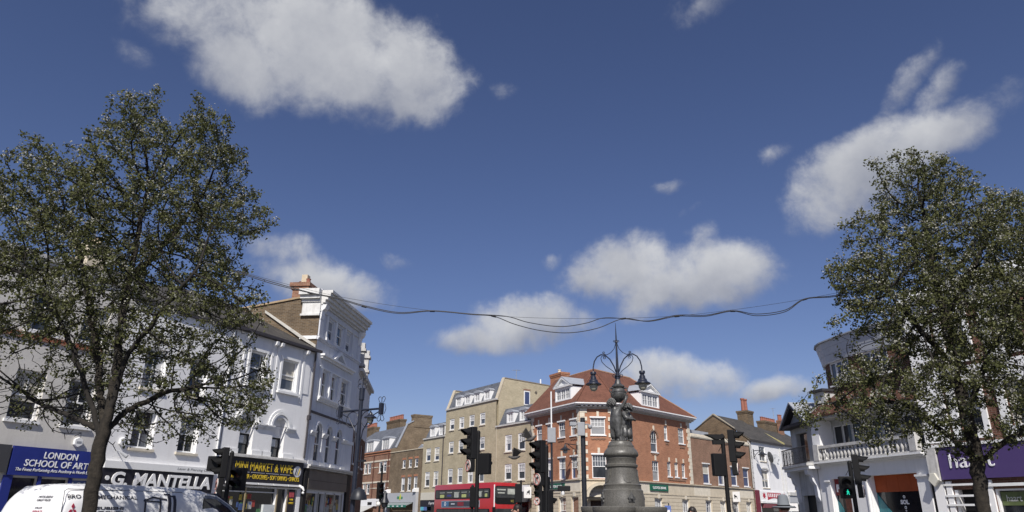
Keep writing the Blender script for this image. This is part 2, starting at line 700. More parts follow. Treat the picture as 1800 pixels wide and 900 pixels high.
def skinmesh(verts, edges, radii, level=2):
    """one continuous body grown round a skeleton"""
    me = bpy.data.meshes.new('skin')
    me.from_pydata(verts, edges, [])
    o = link(bpy.data.objects.new('skin', me))
    md = o.modifiers.new('s', 'SKIN')
    md.use_smooth_shade = True
    if not me.skin_vertices:
        me.attributes.new('skin', 'FLOAT', 'POINT')
    for i, r in enumerate(radii):
        sv = me.skin_vertices[0].data[i]
        sv.radius = (r, r) if not isinstance(r, tuple) else r
        sv.use_root = (i == 0)
    sb = o.modifiers.new('b', 'SUBSURF')
    sb.levels = sb.render_levels = level
    dg = bpy.context.evaluated_depsgraph_get()
    dg.update()
    res = bpy.data.meshes.new_from_object(o.evaluated_get(dg))
    bpy.data.objects.remove(o)
    return res


def meshpart(name, me, mat, parent, label=None):
    me.name = name
    me.materials.clear()
    me.materials.append(mat)
    for p_ in me.polygons:
        p_.use_smooth = True
    o = link(bpy.data.objects.new(name, me))
    o.parent = parent
    if label:
        o['label'] = label
    return o


# ------------------------------------------------------------------ facades
def outline(u0, u1, z0, z1, arch, ins=0.0, d=0.0, n=10):
    a0, a1, b0, b1 = u0 + ins, u1 - ins, z0 + ins, z1 - ins
    if not arch:
        return [(a0, d, b0), (a1, d, b0), (a1, d, b1), (a0, d, b1)]
    r = (u1 - u0) / 2
    c, zc = (u0 + u1) / 2, z1 - r
    rr = r - ins
    return [(a0, d, b0), (a1, d, b0)] + [(c + rr * math.cos(PI * i / n), d, zc + rr * math.sin(PI * i / n)) for i in range(n + 1)]


WR_ = random.Random(5)


class Fac:
    def __init__(s, root, F, u0, u1, z0, z1, mat, name='wall', label=None):
        s.root, s.F, s.mat, s.name, s.label = root, F, mat, name, label
        s.b = (u0, u1, z0, z1)
        s.h = []

    def hole(s, u0, u1, z0, z1, depth=.15, arch=False):
        s.h.append((u0, u1, z0, z1, depth, arch))

    def win(s, u0, u1, z0, z1, depth=.13, arch=False, bars=0, rows=1, sash=True, sill=.08, fw=.065, fmat=None, glass=None, glass2=None,
            head=0.0, lowbars=False, hole=True):
        fmat = fmat or TRIM
        glass = glass or GLASS
        glass2 = glass2 or glass
        if hole:
            s.hole(u0, u1, z0, z1, depth, arch)
        F, root = s.F, s.root
        if glass in (GLASS, GLASSG) and WR_.random() < .45:
            glass = WR_.choice((GLASS, GLASSG, GLASSK))
        if glass2 in (GLASS, GLASSG) and WR_.random() < .45:
            glass2 = WR_.choice((GLASS, GLASSG, GLASSK))
        e = .004
        a0, a1, b0, b1 = u0 + e, u1 - e, z0 + e, z1 - e
        d0 = -depth - .02
        mb = MB(F)
        mb.ring(outline(a0, a1, b0, b1, arch, 0, d0), outline(a0, a1, b0, b1, arch, fw, d0), (0, .08, 0))
        zm = (b0 + b1) / 2 if not arch else b0 + (b1 - b0 - (a1 - a0) / 2) * .58
        if sash:
            mb.box(a0 + fw - .005, a1 - fw + .005, d0 + .006, d0 + .07, zm - .025, zm + .025)
        ztop = b1 - fw + (0 if not arch else 0)
        bw = .014 if (a1 - a0) < 1.4 else .02
        for i in range(bars):
            x = a0 + fw + (a1 - a0 - 2 * fw) * (i + 1) / (bars + 1)
            zt = ztop
            if arch:
                r = (a1 - a0) / 2 - fw
                zt = b1 - (a1 - a0) / 2 + math.sqrt(max(0, r * r - (x - (a0 + a1) / 2) ** 2))
            mb.box(x - bw, x + bw, d0 + .02, d0 + .062, zm if (sash and not lowbars) else b0 + fw - .004, zt)
        for i in range(rows - 1):
            z = zm + (ztop - zm) * (i + 1) / rows
            mb.box(a0 + fw - .004, a1 - fw + .004, d0 + .022, d0 + .058, z - bw, z + bw)
            if lowbars:
                z = b0 + fw + (zm - b0 - fw) * (i + 1) / rows
                mb.box(a0 + fw - .004, a1 - fw + .004, d0 + .022, d0 + .058, z - bw, z + bw)
        w = mb.build('window', fmat, root)
        if sash:
            MB(F).box(a0 + fw * .6, a1 - fw * .6, d0 + .012, d0 + .018, b0 + fw * .6, zm).build('pane', glass2, w)
            if arch:
                o = outline(a0, a1, zm - fw * .6, b1, True, fw * .6, d0 + .028)
                MB(F).prism(o, (0, .006, 0)).build('pane', glass, w)
            else:
                MB(F).box(a0 + fw * .6, a1 - fw * .6, d0 + .028, d0 + .034, zm, b1 - fw * .6).build('pane', glass, w)
        else:
            MB(F).prism(outline(a0, a1, b0, b1, arch, fw * .6, d0 + .024), (0, .006, 0)).build('pane', glass, w)
        if sash and not arch and WR_.random() < .38:
            zb_ = b1 - fw * .6 - (b1 - b0) * WR_.choice((.22, .34, .48, .6))
            MB(F).box(a0 + fw * .7, a1 - fw * .7, d0 + .0345, d0 + .038, zb_, b1 - fw * .7).build('blind', WR_.choice(BLINDS), w)
        elif sash and not arch and WR_.random() < .4:
            q_ = (a1 - a0) * WR_.choice((.16, .24))
            for x0, x1 in ((a0 + fw * .7, a0 + fw + q_), (a1 - fw - q_, a1 - fw * .7)):
                MB(F).box(x0, x1, d0 + .0345, d0 + .038, b0 + fw * .7, b1 - fw * .7).build('curtain', WR_.choice(BLINDS), w)
        if sill:
            MB(F).box(u0 - .07, u1 + .07, -depth + .065, .075, z0 - .09, z0 - .002).build('sill', fmat if sill != 2 else STONE2, w)
        if head:
            MB(F).box(u0 - .08, u1 + .08, .002, .075, z1 + .002, z1 + head).build('lintel', fmat, w)
        return w

    def done(s):
        u0, u1, z0, z1 = s.b
        us = sorted({round(x, 4) for h in s.h for x in h[:2]} | {u0, u1})
        zs = sorted({round(x, 4) for h in s.h for x in h[2:4]} | {z0, z1})
        mb = MB(s.F)
        for a, b in zip(us, us[1:]):
            for c, d in zip(zs, zs[1:]):
                m_, n_ = (a + b) / 2, (c + d) / 2
                if any(h[0] < m_ < h[1] and h[2] < n_ < h[3] for h in s.h):
                    continue
                mb.face([(a, 0, c), (b, 0, c), (b, 0, d), (a, 0, d)])
        for (a, b, c, d, dep, arch) in s.h:
            o = outline(a, b, c, d, arch)
            k = len(o)
            for i in range(k):
                q, r = o[i], o[(i + 1) % k]
                mb.face([q, r, (r[0], -dep, r[2]), (q[0], -dep, q[2])])
            if arch:
                arc = o[2:]
                h = len(arc) // 2
                for i in range(len(arc) - 1):
                    cx = b if i < h else a
                    mb.face([(cx, 0, d), arc[i], arc[i + 1]])
        return mb.build(s.name, s.mat, s.root, label=s.label)


def mass(root, F, u0, u1, depth, z1, mat, z0=0.0, inset=.28, name='side_wall'):
    return MB(F).box(u0 + .002, u1 - .002, -depth, -inset, z0, z1).build(name, mat, root)


def gable_roof(root, F, u0, u1, prof, mat, name='roof'):
    """profile of (d, z) swept along the wall"""
    return MB(F).prism([(u0, d, z) for d, z in prof], (u1 - u0, 0, 0)).build(name, mat, root)


def chimney(root, F, u0, u1, d0, d1, z0, z1, mat, pots=0, potmat=None, cap=.08, ph=.45, pr=.11, caps=None):
    mb = MB(F)
    mb.box(u0, u1, d0, d1, z0, z1 - .35)
    mb.box(u0 - cap * .5, u1 + cap * .5, d0 - cap * .5, d1 + cap * .5, z1 - .349, z1 - .2)
    mb.box(u0 - cap, u1 + cap, d0 - cap, d1 + cap, z1 - .199, z1)
    c = mb.build('chimney', mat, root)
    for i in range(pots):
        if (u1 - u0) >= (d1 - d0):
            x, y = u0 + (u1 - u0) * (i + .5) / pots, (d0 + d1) / 2
        else:
            x, y = (u0 + u1) / 2, d0 + (d1 - d0) * (i + .5) / pots
        MB(F).lathe([(pr * 1.1, z1), (pr, z1 + ph * .5), (pr * .9, z1 + ph * .86), (pr * 1.2, z1 + ph * .88), (pr * 1.2, z1 + ph), (pr * .8, z1 + ph), (pr * .75, z1 + ph * .8)], x, y, 10).build('chimney_pot', potmat or POT, c, smooth=True)
    return c


def bar(root, F, u0, u1, z0, z1, d, mat, name, d0=.002):
    return MB(F).box(u0, u1, d0, d, z0, z1).build(name, mat, root)


def cornice(root, F, u0, u1, steps, mat, name='cornice', e=0.0):
    """steps: (z0, z1, projection)"""
    mb = MB(F)
    for z0, z1, d in steps:
        mb.box(u0 - e * d, u1 + e * d, -.05, d, z0, z1)
    return mb.build(name, mat, root)


def sign(name, label, F, u0, u1, z0, z1, mat, d0=.03, d1=.11, group=None, cat='shop sign'):
    o = MB(F).box(u0, u1, d0, d1, z0, z1)
    q = F.w((u0 + u1) / 2, d0, z0)
    r = thing(name, label, cat, q, group)
    o.build('board', mat, r)
    return r
# ================================================================== SETTING
def sheet(name, pts, z, mat, h=0.0):
    mb = MB()
    if h:
        mb.prism([(x, y, z) for x, y in pts], (0, 0, h))
    else:
        mb.face([(x, y, z) for x, y in pts])
    o = mb.build(name, mat)
    o['kind'] = 'structure'
    return o


ASPH = M('asphalt', (.055, .055, .057), .9, .2, 1.5, .4, 60)
GRND = M('ground', (.13, .125, .115), .95, .2, .2)
PAVE = BR('paving_slabs', (.30, .285, .26), (.25, .24, .22), (.12, .12, .11), bw=.9, bh=.6, ms=.012, var=.2)
KERB = M('kerb_granite', (.28, .275, .26), .8, .15, 4)
PAINT = M('road_paint', (.72, .72, .70), .7, .1, 6)
sheet('ground', [(-1500, -1500), (1500, -1500), (1500, 1500), (-1500, 1500)], -.02, GRND)
sheet('road', [(-60, -40), (60, -40), (60, 120), (-60, 120)], 0.0, ASPH)

# plan frames, all measured from the place itself
FL = Fr((-13.744, 24.0), azv(25.4))                   # terrace on the left
FC = Fr((-9.353, 33.247), azv(7.3))                   # tall corner house
FCH = Fr((5.791, 60.0), (3.015, .2))                  # bank corner
FR = Fr((8.806, 60.2), azv(44))                       # bank and terrace running away to the right
FBL = Fr((1.971, 67.035), -azv(-28.5))                # bank, left side
_s = Vector((1.95, 66.8)) + azv(-34) * 45
FT = Fr(_s, -azv(-34))                                # brick row behind the bus
FG = Fr((14.25, 33.86), -azv(-14))                    # balustraded corner building
FH = Fr((15.84, 27.5), -azv(-24))                     # estate agent


def pavement(F, u0, u1, w):
    a = [F.w(u0, 0, 0), F.w(u1, 0, 0), F.w(u1, w, 0), F.w(u0, w, 0)]
    sheet('pavement', [(q.x, q.y) for q in a], .004, PAVE, .116)
    a = [F.w(u0, w, 0), F.w(u1, w, 0), F.w(u1, w + .15, 0), F.w(u0, w + .15, 0)]
    sheet('kerb', [(q.x, q.y) for q in a], .004, KERB, .125)


pavement(FL, -14, 10.2, 3.2)
pavement(FC, .1, 22, 3.0)
pavement(FR, 0.3, 40, 2.6)
pavement(FBL, -1, 7.6, 1.0)
pavement(FT, 0, 44, 1.0)
pavement(FG, 0, 6.5, 2.8)
pavement(FH, 0, 12, 3.0)
isl = [(3.06 + 3.4 * math.cos(2 * PI * i / 24), 20 + 3.4 * math.sin(2 * PI * i / 24)) for i in range(24)]
sheet('traffic_island', isl, .004, PAVE, .12)
for i in range(14):
    y0 = -20 + i * 3.0
    sheet('road_marking', [(-1.0, y0), (-.88, y0), (-.88, y0 + 1.6), (-1.0, y0 + 1.6)], .006, PAINT)

# ================================================================== LEFT TERRACE
# ---- beige building over the arts school
b = thing('terraced_building', 'beige rendered three storey building above the blue arts school shop', 'building', FL.w(-3, 0, 0), 'terrace on the left')
fa = Fac(b, FL, -7.6, .4, 0, 9.2, BEIGE)
for u in (-6.6, -4.9, -2.95, -1.25):
    fa.win(u, u + .92, 4.15, 5.65, .16, bars=1, glass=GLASSG if u < -4 else GLASS)
    fa.win(u - .05, u + .9, 6.86, 8.1, .16, bars=1, glass=GLASS)
for u0, u1 in ((-7.4, -2.7), (-2.35, -1.6), (-1.5, -.62), (-.52, .25)):
    fa.hole(u0, u1, .5, 2.5, .3)
fa.done()
for u0, u1 in ((-2.35, -1.6), (-1.5, -.62)):
    MB(FL).box(u0 + .002, u1 - .002, -.14, -.12, .5, 2.5).build('shop_window', SHOPG, b)
MB(FL).box(-7.398, -2.702, -.14, -.12, .5, 2.5).build('shop_window', SHOPG, b)
MB(FL).box(-.518, .248, -.14, -.1, .5, 2.5).build('shop_window', M('blue_poster', (.10, .14, .34), .5), b)
BLUEP = M('blue_paint', (.018, .030, .20), .5, .1, 2)
for u0, u1 in ((-2.62, -2.36), (-1.60, -1.5), (-.62, -.52), (.2, .38)):
    bar(b, FL, u0, u1, .12, 2.55, .06, BLUEP, 'pilaster')
REDSILL = BR('red_sill_brick', (.33, .11, .06), (.26, .085, .045), (.3, .2, .15), bw=.11, bh=.15)
bar(b, FL, -7.55, -.42, 6.58, 6.76, .05, REDSILL, 'brick_band')
cornice(b, FL, -7.6, .4, [(9.02, 9.12, .05), (9.121, 9.3, .13)], DIRTY, 'coping')
mass(b, FL, -7.6, .4, 9.0, 9.1, BEIGE)

sg = sign('shop_sign', 'blue fascia with white letters of the London School of Arts', FL, -2.56, .32, 2.56, 3.39, BLUEP)
WL = M('white_letter', (.82, .82, .82), .5, .03)
lettering('LONDON', FL, -1.62, -.52, 3.08, 3.28, .112, WL, sg, shear=.12, bold=.012)
lettering('SCHOOL OF ARTS', FL, -2.16, -.02, 2.83, 3.03, .112, WL, sg, shear=.12, bold=.012)
lettering('The Finest Performing Arts Academy in North London', FL, -2.38, .2, 2.66, 2.78, .112, WL, sg, shear=.25)
lettering('LSA', FL, -.42, .1, 2.26, 2.44, -.098, WL, b, name='window_lettering', shear=.1)
CHAR = M('charcoal_board', (.055, .055, .06), .6, .1, 2)
sign('shop_sign', 'plain charcoal fascia left of the blue arts school sign', FL, -7.5, -2.62, 2.62, 3.4, CHAR)


def alarm_box(label, F, u, z, s=.16, mat=None, hexa=True):
    o = thing('alarm_box', label, 'alarm box', F.w(u, 0, z), 'alarm boxes on the walls')
    k = 6 if hexa else 4
    pts = [(u + s * math.cos(PI / 6 + 2 * PI * i / k), .004, z + s * math.sin(PI / 6 + 2 * PI * i / k)) for i in range(k)]
    MB(F).prism(pts, (0, .10, 0)).build('casing', mat or TRIM, o, bevel=.015)
    MB(F).box(u - s * .5, u + s * .5, .105, .112, z - .03, z + .03).build('label_plate', GREYM, o)
    return o


alarm_box('white hexagonal alarm box on the beige wall above the blue sign', FL, *(-.60, 3.66))
alarm_box('white hexagonal alarm box on the white wall left of the jeweller windows', FL, *(1.0, 3.82))
o = thing('wall_spotlight', 'small grey spotlight on the white wall above the black fascia', 'spotlight', FL.w(.92, 0, 3.45))
MB(FL).tube([(.86, .01, 3.52), (.86, .12, 3.50), (.95, .28, 3.40)], .018).build('bracket', GREYM, o)
MB(FL).tube([(.90, .20, 3.45), (1.02, .36, 3.32)], [.045, .07], 10).build('lamp_head', GREYM, o)

# ---- white building with the jeweller
b = thing('terraced_building', 'white three storey house above the black jeweller fascia', 'building', FL.w(2.7, 0, 0), 'terrace on the left')
fa = Fac(b, FL, .4, 5.15, 0, 8.9, WHITE)
for u0, u1 in ((1.3, 2.2), (3.28, 4.14)):
    fa.win(u0, u1, 3.66, 5.0, .2, bars=1, lowbars=True, sill=2, glass=GLASS, glass2=GLASSG if u0 < 2 else GLASS)
    fa.win(u0, u1, 5.75, 7.22, .2, bars=1, lowbars=True, sill=2, glass=GLASSG)
for u0, u1 in ((.6, 2.2), (2.35, 3.3), (3.45, 4.95)):
    fa.hole(u0, u1, .5, 2.2, .25)
fa.done()
for u0, u1 in ((.6, 2.2), (2.35, 3.3), (3.45, 4.95)):
    MB(FL).box(u0 + .002, u1 - .002, -.14, -.12, .5, 2.2).build('shop_window', SHOPG, b)
mass(b, FL, .4, 5.15, 9.0, 8.8, WHITE2)
gable_roof(b, FL, .4, 5.14, [(.12, 8.78), (.12, 8.92), (-4.5, 11.1), (-9.0, 8.92), (-9.0, 8.78)], SLATE)
bar(b, FL, .4, 5.14, 8.70, 8.775, .12, PIPE, 'gutter')
chimney(b, FL, .5, 1.3, -4.2, -3.4, 9.6, 11.55, STONE, 3, BUFFPOT, ph=.3)
bar(b, FL, .42, 5.1, 2.94, 3.17, .16, TRIM, 'fascia_board')
MB(FL).tube([(5.1, .05, 2.9), (5.1, .05, 8.7)], .035, 6).build('drainpipe', TRIM, b)
lettering('Laser & Piercing Clinic', FL, 3.32, 4.92, 3.0, 3.11, .161, M('grey_letter', (.2, .2, .2), .6), b, name='fascia_lettering', shear=.15, ext=.003)
BLACKS = M('black_fascia', (.018, .017, .024), .45, .1, 2)
sg = sign('shop_sign', 'black jeweller fascia with big white G. Mantella letters', FL, .42, 5.08, 2.26, 2.935, BLACKS)
lettering('G. MANTELLA', FL, .78, 4.95, 2.38, 2.84, .112, WL, sg, shear=.12, bold=.03, ext=.04)
MB(FL).lathe([(1e-3, 0), (.075, 0), (.075, .03), (1e-3, .03)], 0, 0, 12)
mb = MB(FL)
mb.prism([(.62 + .075 * math.cos(2 * PI * i / 14), .112, 2.62 + .075 * math.sin(2 * PI * i / 14)) for i in range(14)], (0, .03, 0))
mb.build('bullet_dot', WL, sg)

# ---- white building with the mini market
b = thing('terraced_building', 'white house with arched first floor windows above the mini market', 'building', FL.w(7.7, 0, 0), 'terrace on the left')
fa = Fac(b, FL, 5.152, 10.23, 0, 8.9, WHITE)
for u0, u1 in ((6.2, 7.08), (8.13, 9.12)):
    fa.win(u0, u1, 6.72, 8.1, .14, glass=GLASSG, glass2=GLASSG, fw=.07)
for u0, u1 in ((6.2, 6.95), (8.06, 8.80)):
    fa.hole(u0, u1, 3.82, 5.5, .30, True)
for u0, u1 in ((5.7, 8.7), (8.8, 9.35), (9.4, 10.0)):
    fa.hole(u0, u1, .4, 2.55, .3)
fa.done()
for u0, u1 in ((6.2, 7.08), (8.13, 9.12)):
    mb = MB(FL)
    mb.ring([(u0 - .13, .002, 6.66), (u1 + .13, .002, 6.66), (u1 + .13, .002, 8.24), (u0 - .13, .002, 8.24)],
            [(u0 - .01, .002, 6.70), (u1 + .01, .002, 6.70), (u1 + .01, .002, 8.11), (u0 - .01, .002, 8.11)], (0, .05, 0))
    mb.box(u0 - .2, u1 + .2, .003, .14, 6.56, 6.655)
    mb.build('window_surround', TRIM, b)
    for u in (u0 - .42, u1 + .30):
        MB(FL).box(u, u + .12, .003, .05, 6.3, 8.42).build('pilaster', TRIM, b)
        MB(FL).prism([(u - .01, .003, 8.70), (u - .01, .30, 8.70), (u - .01, .27, 8.56), (u - .01, .10, 8.50), (u - .01, .08, 8.38), (u - .01, .003, 8.34)], (.14, 0, 0)).build('bracket', TRIM, b)
    MB(FL).box(u1 + .44, u1 + .85, .003, .03, 6.75, 8.1).build('wall_panel', WHITE, b)
for u0, u1 in ((6.2, 6.95), (8.06, 8.80)):
    c, r = (u0 + u1) / 2, (u1 - u0) / 2
    MB(FL).box(u0 + .002, u1 - .002, -.30, -.26, 4.70, 5.5).build('recess_panel', WHITE, b)
    MB(FL).box(u0 + .002, u1 - .002, -.258, -.20, 4.67, 4.72).build('transom', TRIM, b)
    w = MB(FL)
    w.ring(outline(u0 + .003, u1 - .003, 3.823, 4.668, False, 0, -.29), outline(u0, u1, 3.82, 4.668, False, .06, -.29), (0, .06, 0))
    w.box(u0 + .06, u1 - .06, -.28, -.235, 4.22, 4.26)
    w = w.build('window', BLACKP, b)
    MB(FL).box(u0 + .04, u1 - .04, -.276, -.27, 3.87, 4.22).build('pane', GLASS, w)
    MB(FL).box(u0 + .04, u1 - .04, -.262, -.256, 4.26, 4.63).build('pane', GLASSG, w)
    MB(FL).box(c - .12, c + .12, -.255, -.25, 4.30, 4.6).build('notice', M('pale_notice', (.5, .53, .56), .6), w)
    for rr, dd in ((r + .02, .05), (r + .13, .09), (r + .25, .05)):
        n = 14
        zc = 5.5 - r
        MB(FL).ring([(c + (rr + .1) * math.cos(PI * i / n), .002, zc + (rr + .1) * math.sin(PI * i / n)) for i in range(n + 1)],
                    [(c + rr * math.cos(PI * i / n), .002, zc + rr * math.sin(PI * i / n)) for i in range(n + 1)], (0, dd, 0)).build('arch_moulding', TRIM, b)
    for a0, a1 in ((u0 - .62, u0 - .004), (u1 + .004, u1 + .62)):
        if a1 > 10.2:
            a1 = 10.2
        cornice(b, FL, a0, a1, [(4.94, 5.0, .05), (5.001, 5.07, .09), (5.071, 5.12, .13)], TRIM, 'impost')
        cornice(b, FL, a0, a1, [(3.80, 4.02, .05)], TRIM, 'plinth')
mass(b, FL, 5.152, 10.23, 9.0, 8.8, WHITE2)
gable_roof(b, FL, 5.145, 10.22, [(.16, 8.78), (.16, 8.92), (-4.5, 11.35), (-9.0, 8.92), (-9.0, 8.78)], SLATE)
bar(b, FL, 5.16, 10.42, 8.78, 8.9, .26, PIPE, 'gutter', .165)
mb = MB(FL)
mb.tube([(10.19, .07, 8.75), (10.19, .07, 5.9), (10.13, .08, 5.8), (10.13, .08, 3.9)], .045, 8)
mb.box(10.08, 10.22, .02, .16, 5.62, 5.82)
mb.build('drainpipe', PIPE, b)
mb = MB(FL)
mb.tube([(5.25, .02, 3.9), (5.25, .02, 8.7)], .012, 5)
mb.build('cable', PIPE, b)
cornice(b, FL, 5.6, 10.2, [(3.70, 3.77, .22), (3.771, 3.82, .16)], DIRTY, 'ledge')
for u0, u1 in ((5.7, 8.7), (8.8, 9.35)):
    MB(FL).box(u0 + .002, u1 - .002, -.14, -.12, .4, 2.55).build('shop_window', SHOPG, b)
MB(FL).box(9.402, 9.998, -.14, -.12, .4, 2.55).build('shop_door', BLACKP, b)
for u in (6.9, 8.72, 9.36):
    bar(b, FL, u, u + .06, .4, 2.55, .03, M('timber_mullion', (.33, .27, .17), .6, .1), 'mullion')
bar(b, FL, 8.05, 8.7, .4, 1.9, .0, M('pale_poster', (.55, .58, .58), .6, .2, 2), 'poster', -.118)
DR_ = random.Random(3)
DCOL = [M('display_%s' % n_, c_, .6, .4, 8) for n_, c_ in (('pale', (.42, .42, .40)), ('red', (.30, .05, .04)), ('green', (.07, .18, .08)), ('blue', (.06, .10, .24)), ('tan', (.30, .22, .13)), ('yellow', (.42, .33, .06)))]


def display(F, root, u0, u1, z0, z1, d, n_):
    """goods and notices seen against the shop glass"""
    for _ in range(n_):
        a, c = DR_.uniform(u0, u1 - .2), DR_.uniform(z0, z1 - .15)
        w_, h_ = DR_.uniform(.07, .26), DR_.uniform(.08, .3)
        MB(F).box(a, min(a + w_, u1), d, d + .012 + .004 * DR_.random(), c, min(c + h_, z1)).build('window_display', DR_.choice(DCOL), root)


display(FL, b, 5.8, 8.0, 1.5, 2.3, -.118, 16)
bar(b, FL, 5.75, 8.65, 2.36, 2.40, .0, M('strip_lamp', (.6, .6, .58), .4), 'strip_lamp', -.118)
YEL = M('yellow_letter', (.72, .52, .04), .5, .05)
BLK2 = M('near_black_fascia', (.022, .02, .026), .5, .1, 2)
sg = sign('shop_sign', 'black mini market and vape fascia with yellow letters', FL, 5.62, 10.12, 2.62, 3.69, BLK2)
lettering('MINI MARKET & VAPE', FL, 6.1, 9.42, 3.2, 3.54, .112, YEL, sg)
lettering('VAPE • SHISHA • GROCERIES • SOFT DRINKS • SNACKS', FL, 5.85, 9.9, 2.88, 3.06, .112, YEL, sg)
GRYL = M('grey_line', (.45, .46, .5), .5)
for u0, u1 in ((6.15, 6.9), (7.0, 7.75), (7.85, 8.6), (8.7, 9.3)):
    bar(sg, FL, u0, u1, 3.12, 3.14, .125, GRYL, 'rule', .11)
for u0, u1 in ((5.7, 6.5), (6.55, 7.4), (7.45, 8.3), (8.35, 9.2), (9.25, 10.05)):
    bar(sg, FL, u0, u1, 2.66, 2.74, .15, TRIM, 'strip_light', .111)
c = (9.74, 3.3)
mb = MB(FL)
mb.prism([(c[0] + .24 * math.cos(2 * PI * i / 20), .112, c[1] + .24 * math.sin(2 * PI * i / 20)) for i in range(20)], (0, .012, 0))
em = mb.build('emblem', M('emblem_grey', (.62, .63, .66), .4, .12, 8), sg)
for k, x in enumerate((-.10, 0.0, .10)):
    MB(FL).prism([(c[0] + x - .07, .126, c[1] - .14), (c[0] + x - .03, .126, c[1] - .14), (c[0] + x + .07, .126, c[1] + .14), (c[0] + x + .03, .126, c[1] + .14)], (0, .01, 0)).build('emblem_stripe', [IRONB, GREYM, YEL][k], em)
o = thing('security_camera', 'white security camera under the mini market fascia', 'camera', FL.w(10.0, .15, 2.6))
MB(FL).tube([(9.95, .12, 2.72), (10.0, .3, 2.62), (10.02, .36, 2.5)], [.05, .06, .03], 8).build('housing', TRIM, o, smooth=True)
MB(FL).ball((10.04, .3, 2.42), .06).build('dome', TRIM, o, smooth=True)
sg = sign('banner_sign', 'narrow dark upright mini market panel beside the shop door', FL, 9.42, 9.82, 1.5, 2.5, BLK2, .01, .05)
lettering('MINI', FL, 9.52, 9.72, 2.08, 2.16, .051, YEL, sg)
lettering('MARKET', FL, 9.48, 9.78, 1.94, 2.02, .051, YEL, sg)
MB(FL).box(9.46, 9.76, .051, .058, 2.22, 2.44).build('logo', M('red_logo', (.45, .08, .09), .5, .5, 9), sg)

# ---- tall white corner house
b = thing('corner_building', 'tall white corner house with cornice, pediment and brick side gable', 'building', FC.w(3, 0, 0))
CW = 6.2
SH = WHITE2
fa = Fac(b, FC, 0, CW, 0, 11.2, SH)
for u0, u1 in ((.98, 1.72), (2.32, 3.06), (3.68, 4.42)):
    fa.win(u0, u1, 3.86, 5.62, .11, arch=True, sill=0, glass=GLASSG, glass2=GLASS, fmat=TRIM, fw=.05)
for u0, u1 in ((.98, 1.75), (2.36, 3.10), (3.74, 4.70)):
    fa.win(u0, u1, 6.86, 8.15, .11, sill=0, glass=GLASS, fw=.06)
for u0, u1 in ((1.1, 1.95), (2.48, 3.30), (3.84, 4.60)):
    fa.win(u0, u1, 9.74, 10.76, .11, sill=0, glass=GLASS, fw=.06)
for u0, u1 in ((.5, 2.0), (2.1, 2.9), (3.0, 5.2)):
    fa.hole(u0, u1, .4, 2.45, .3)
fa.done()
for u0, u1 in ((.5, 2.0), (3.0, 5.2)):
    MB(FC).box(u0 + .002, u1 - .002, -.14, -.12, .4, 2.45).build('shop_window', SHOPG, b)
MB(FC).box(2.102, 2.898, -.24, -.2, .4, 2.45).build('shop_door', BLACKP, b)
for u in (.42, 2.0, 2.9, 4.1, 5.2):
    bar(b, FC, u, u + .08, .3, 2.5, .05, M('shop_frame_grey', (.35, .35, .33), .6), 'mullion')
for u0, u1 in ((.55, 1.9), (3.2, 4.0), (4.3, 5.1)):
    MB(FC).box(u0 + .1, u1 - .1, -.118, -.11, 1.3, 1.95).build('window_display', M('window_display', (.26, .27, .27), .7, .6, 9), b)
display(FC, b, .55, 1.95, 1.4, 2.35, -.108, 9)
display(FC, b, 3.1, 5.1, 1.4, 2.35, -.108, 12)
# piers between the arches and their capitals
for u in (.55, 2.02, 3.37, 4.78):
    MB(FC).box(u - .27, u + .27, .003, .05, 3.84, 4.95).build('pier', SH, b)
    cornice(b, FC, u - .30, u + .30, [(5.0, 5.07, .07), (5.071, 5.14, .11), (5.141, 5.2, .16)], TRIM, 'capital')
    MB(FC).box(u - .3, u + .3, .003, .09, 3.66, 3.86).build('pier_base', TRIM, b)
MB(FC).box(5.1, 6.2, .003, .06, 5.04, 5.2).build('impost_band', TRIM, b)
for u0, u1 in ((.98, 1.72), (2.32, 3.06), (3.68, 4.42)):
    c, r, n = (u0 + u1) / 2, (u1 - u0) / 2, 12
    zc = 5.62 - r
    MB(FC).ring([(c + (r + .12) * math.cos(PI * i / n), .002, zc + (r + .12) * math.sin(PI * i / n)) for i in range(n + 1)],
                [(c + (r + .01) * math.cos(PI * i / n), .002, zc + (r + .01) * math.sin(PI * i / n)) for i in range(n + 1)], (0, .05, 0)).build('arch_moulding', SH, b)
bar(b, FC, .0, 6.2, 6.0, 6.10, .05, PIPE, 'string_course')
# second floor: sill, jambs and broken pediment
cornice(b, FC, .62, 5.1, [(6.62, 6.70, .10), (6.701, 6.78, .16), (6.781, 6.85, .2)], TRIM, 'sill_band')
for u in (.80, 2.05, 3.42, 4.92):
    MB(FC).box(u - .10, u + .10, .003, .10, 6.852, 8.2).build('window_jamb', TRIM, b)
cornice(b, FC, .66, 5.1, [(8.22, 8.30, .06)], TRIM, 'architrave')
mb = MB(FC)
mb.box(.66, 5.14, .004, .12, 8.70, 8.80)
mb.box(.60, 5.2, .004, .22, 8.801, 8.90)
mb.prism([(2.0, .005, 8.902), (2.25, .005, 8.902), (2.9, .005, 9.28), (3.55, .005, 8.902), (3.8, .005, 8.902), (2.9, .005, 9.46)], (0, .2, 0))
mb.build('pediment', TRIM, b)
cornice(b, FC, .0, 6.2, [(9.46, 9.54, .05), (9.541, 9.62, .10)], SH, 'string_course')
for u in (.98, 2.2, 3.56, 4.74):
    MB(FC).box(u - .08, u + .08, .003, .07, 9.625, 10.85).build('window_jamb', TRIM if u < 3 else SH, b)
    MB(FC).box(u - .1, u + .1, .003, .12, 9.622, 9.76).build('jamb_base', TRIM, b)
cornice(b, FC, -.02, 6.25, [(10.86, 10.94, .06), (11.2, 11.3, .10), (11.301, 11.45, .22), (11.451, 11.62, .34), (11.621, 11.78, .46), (11.781, 11.92, .56)], TRIMD, 'cornice')
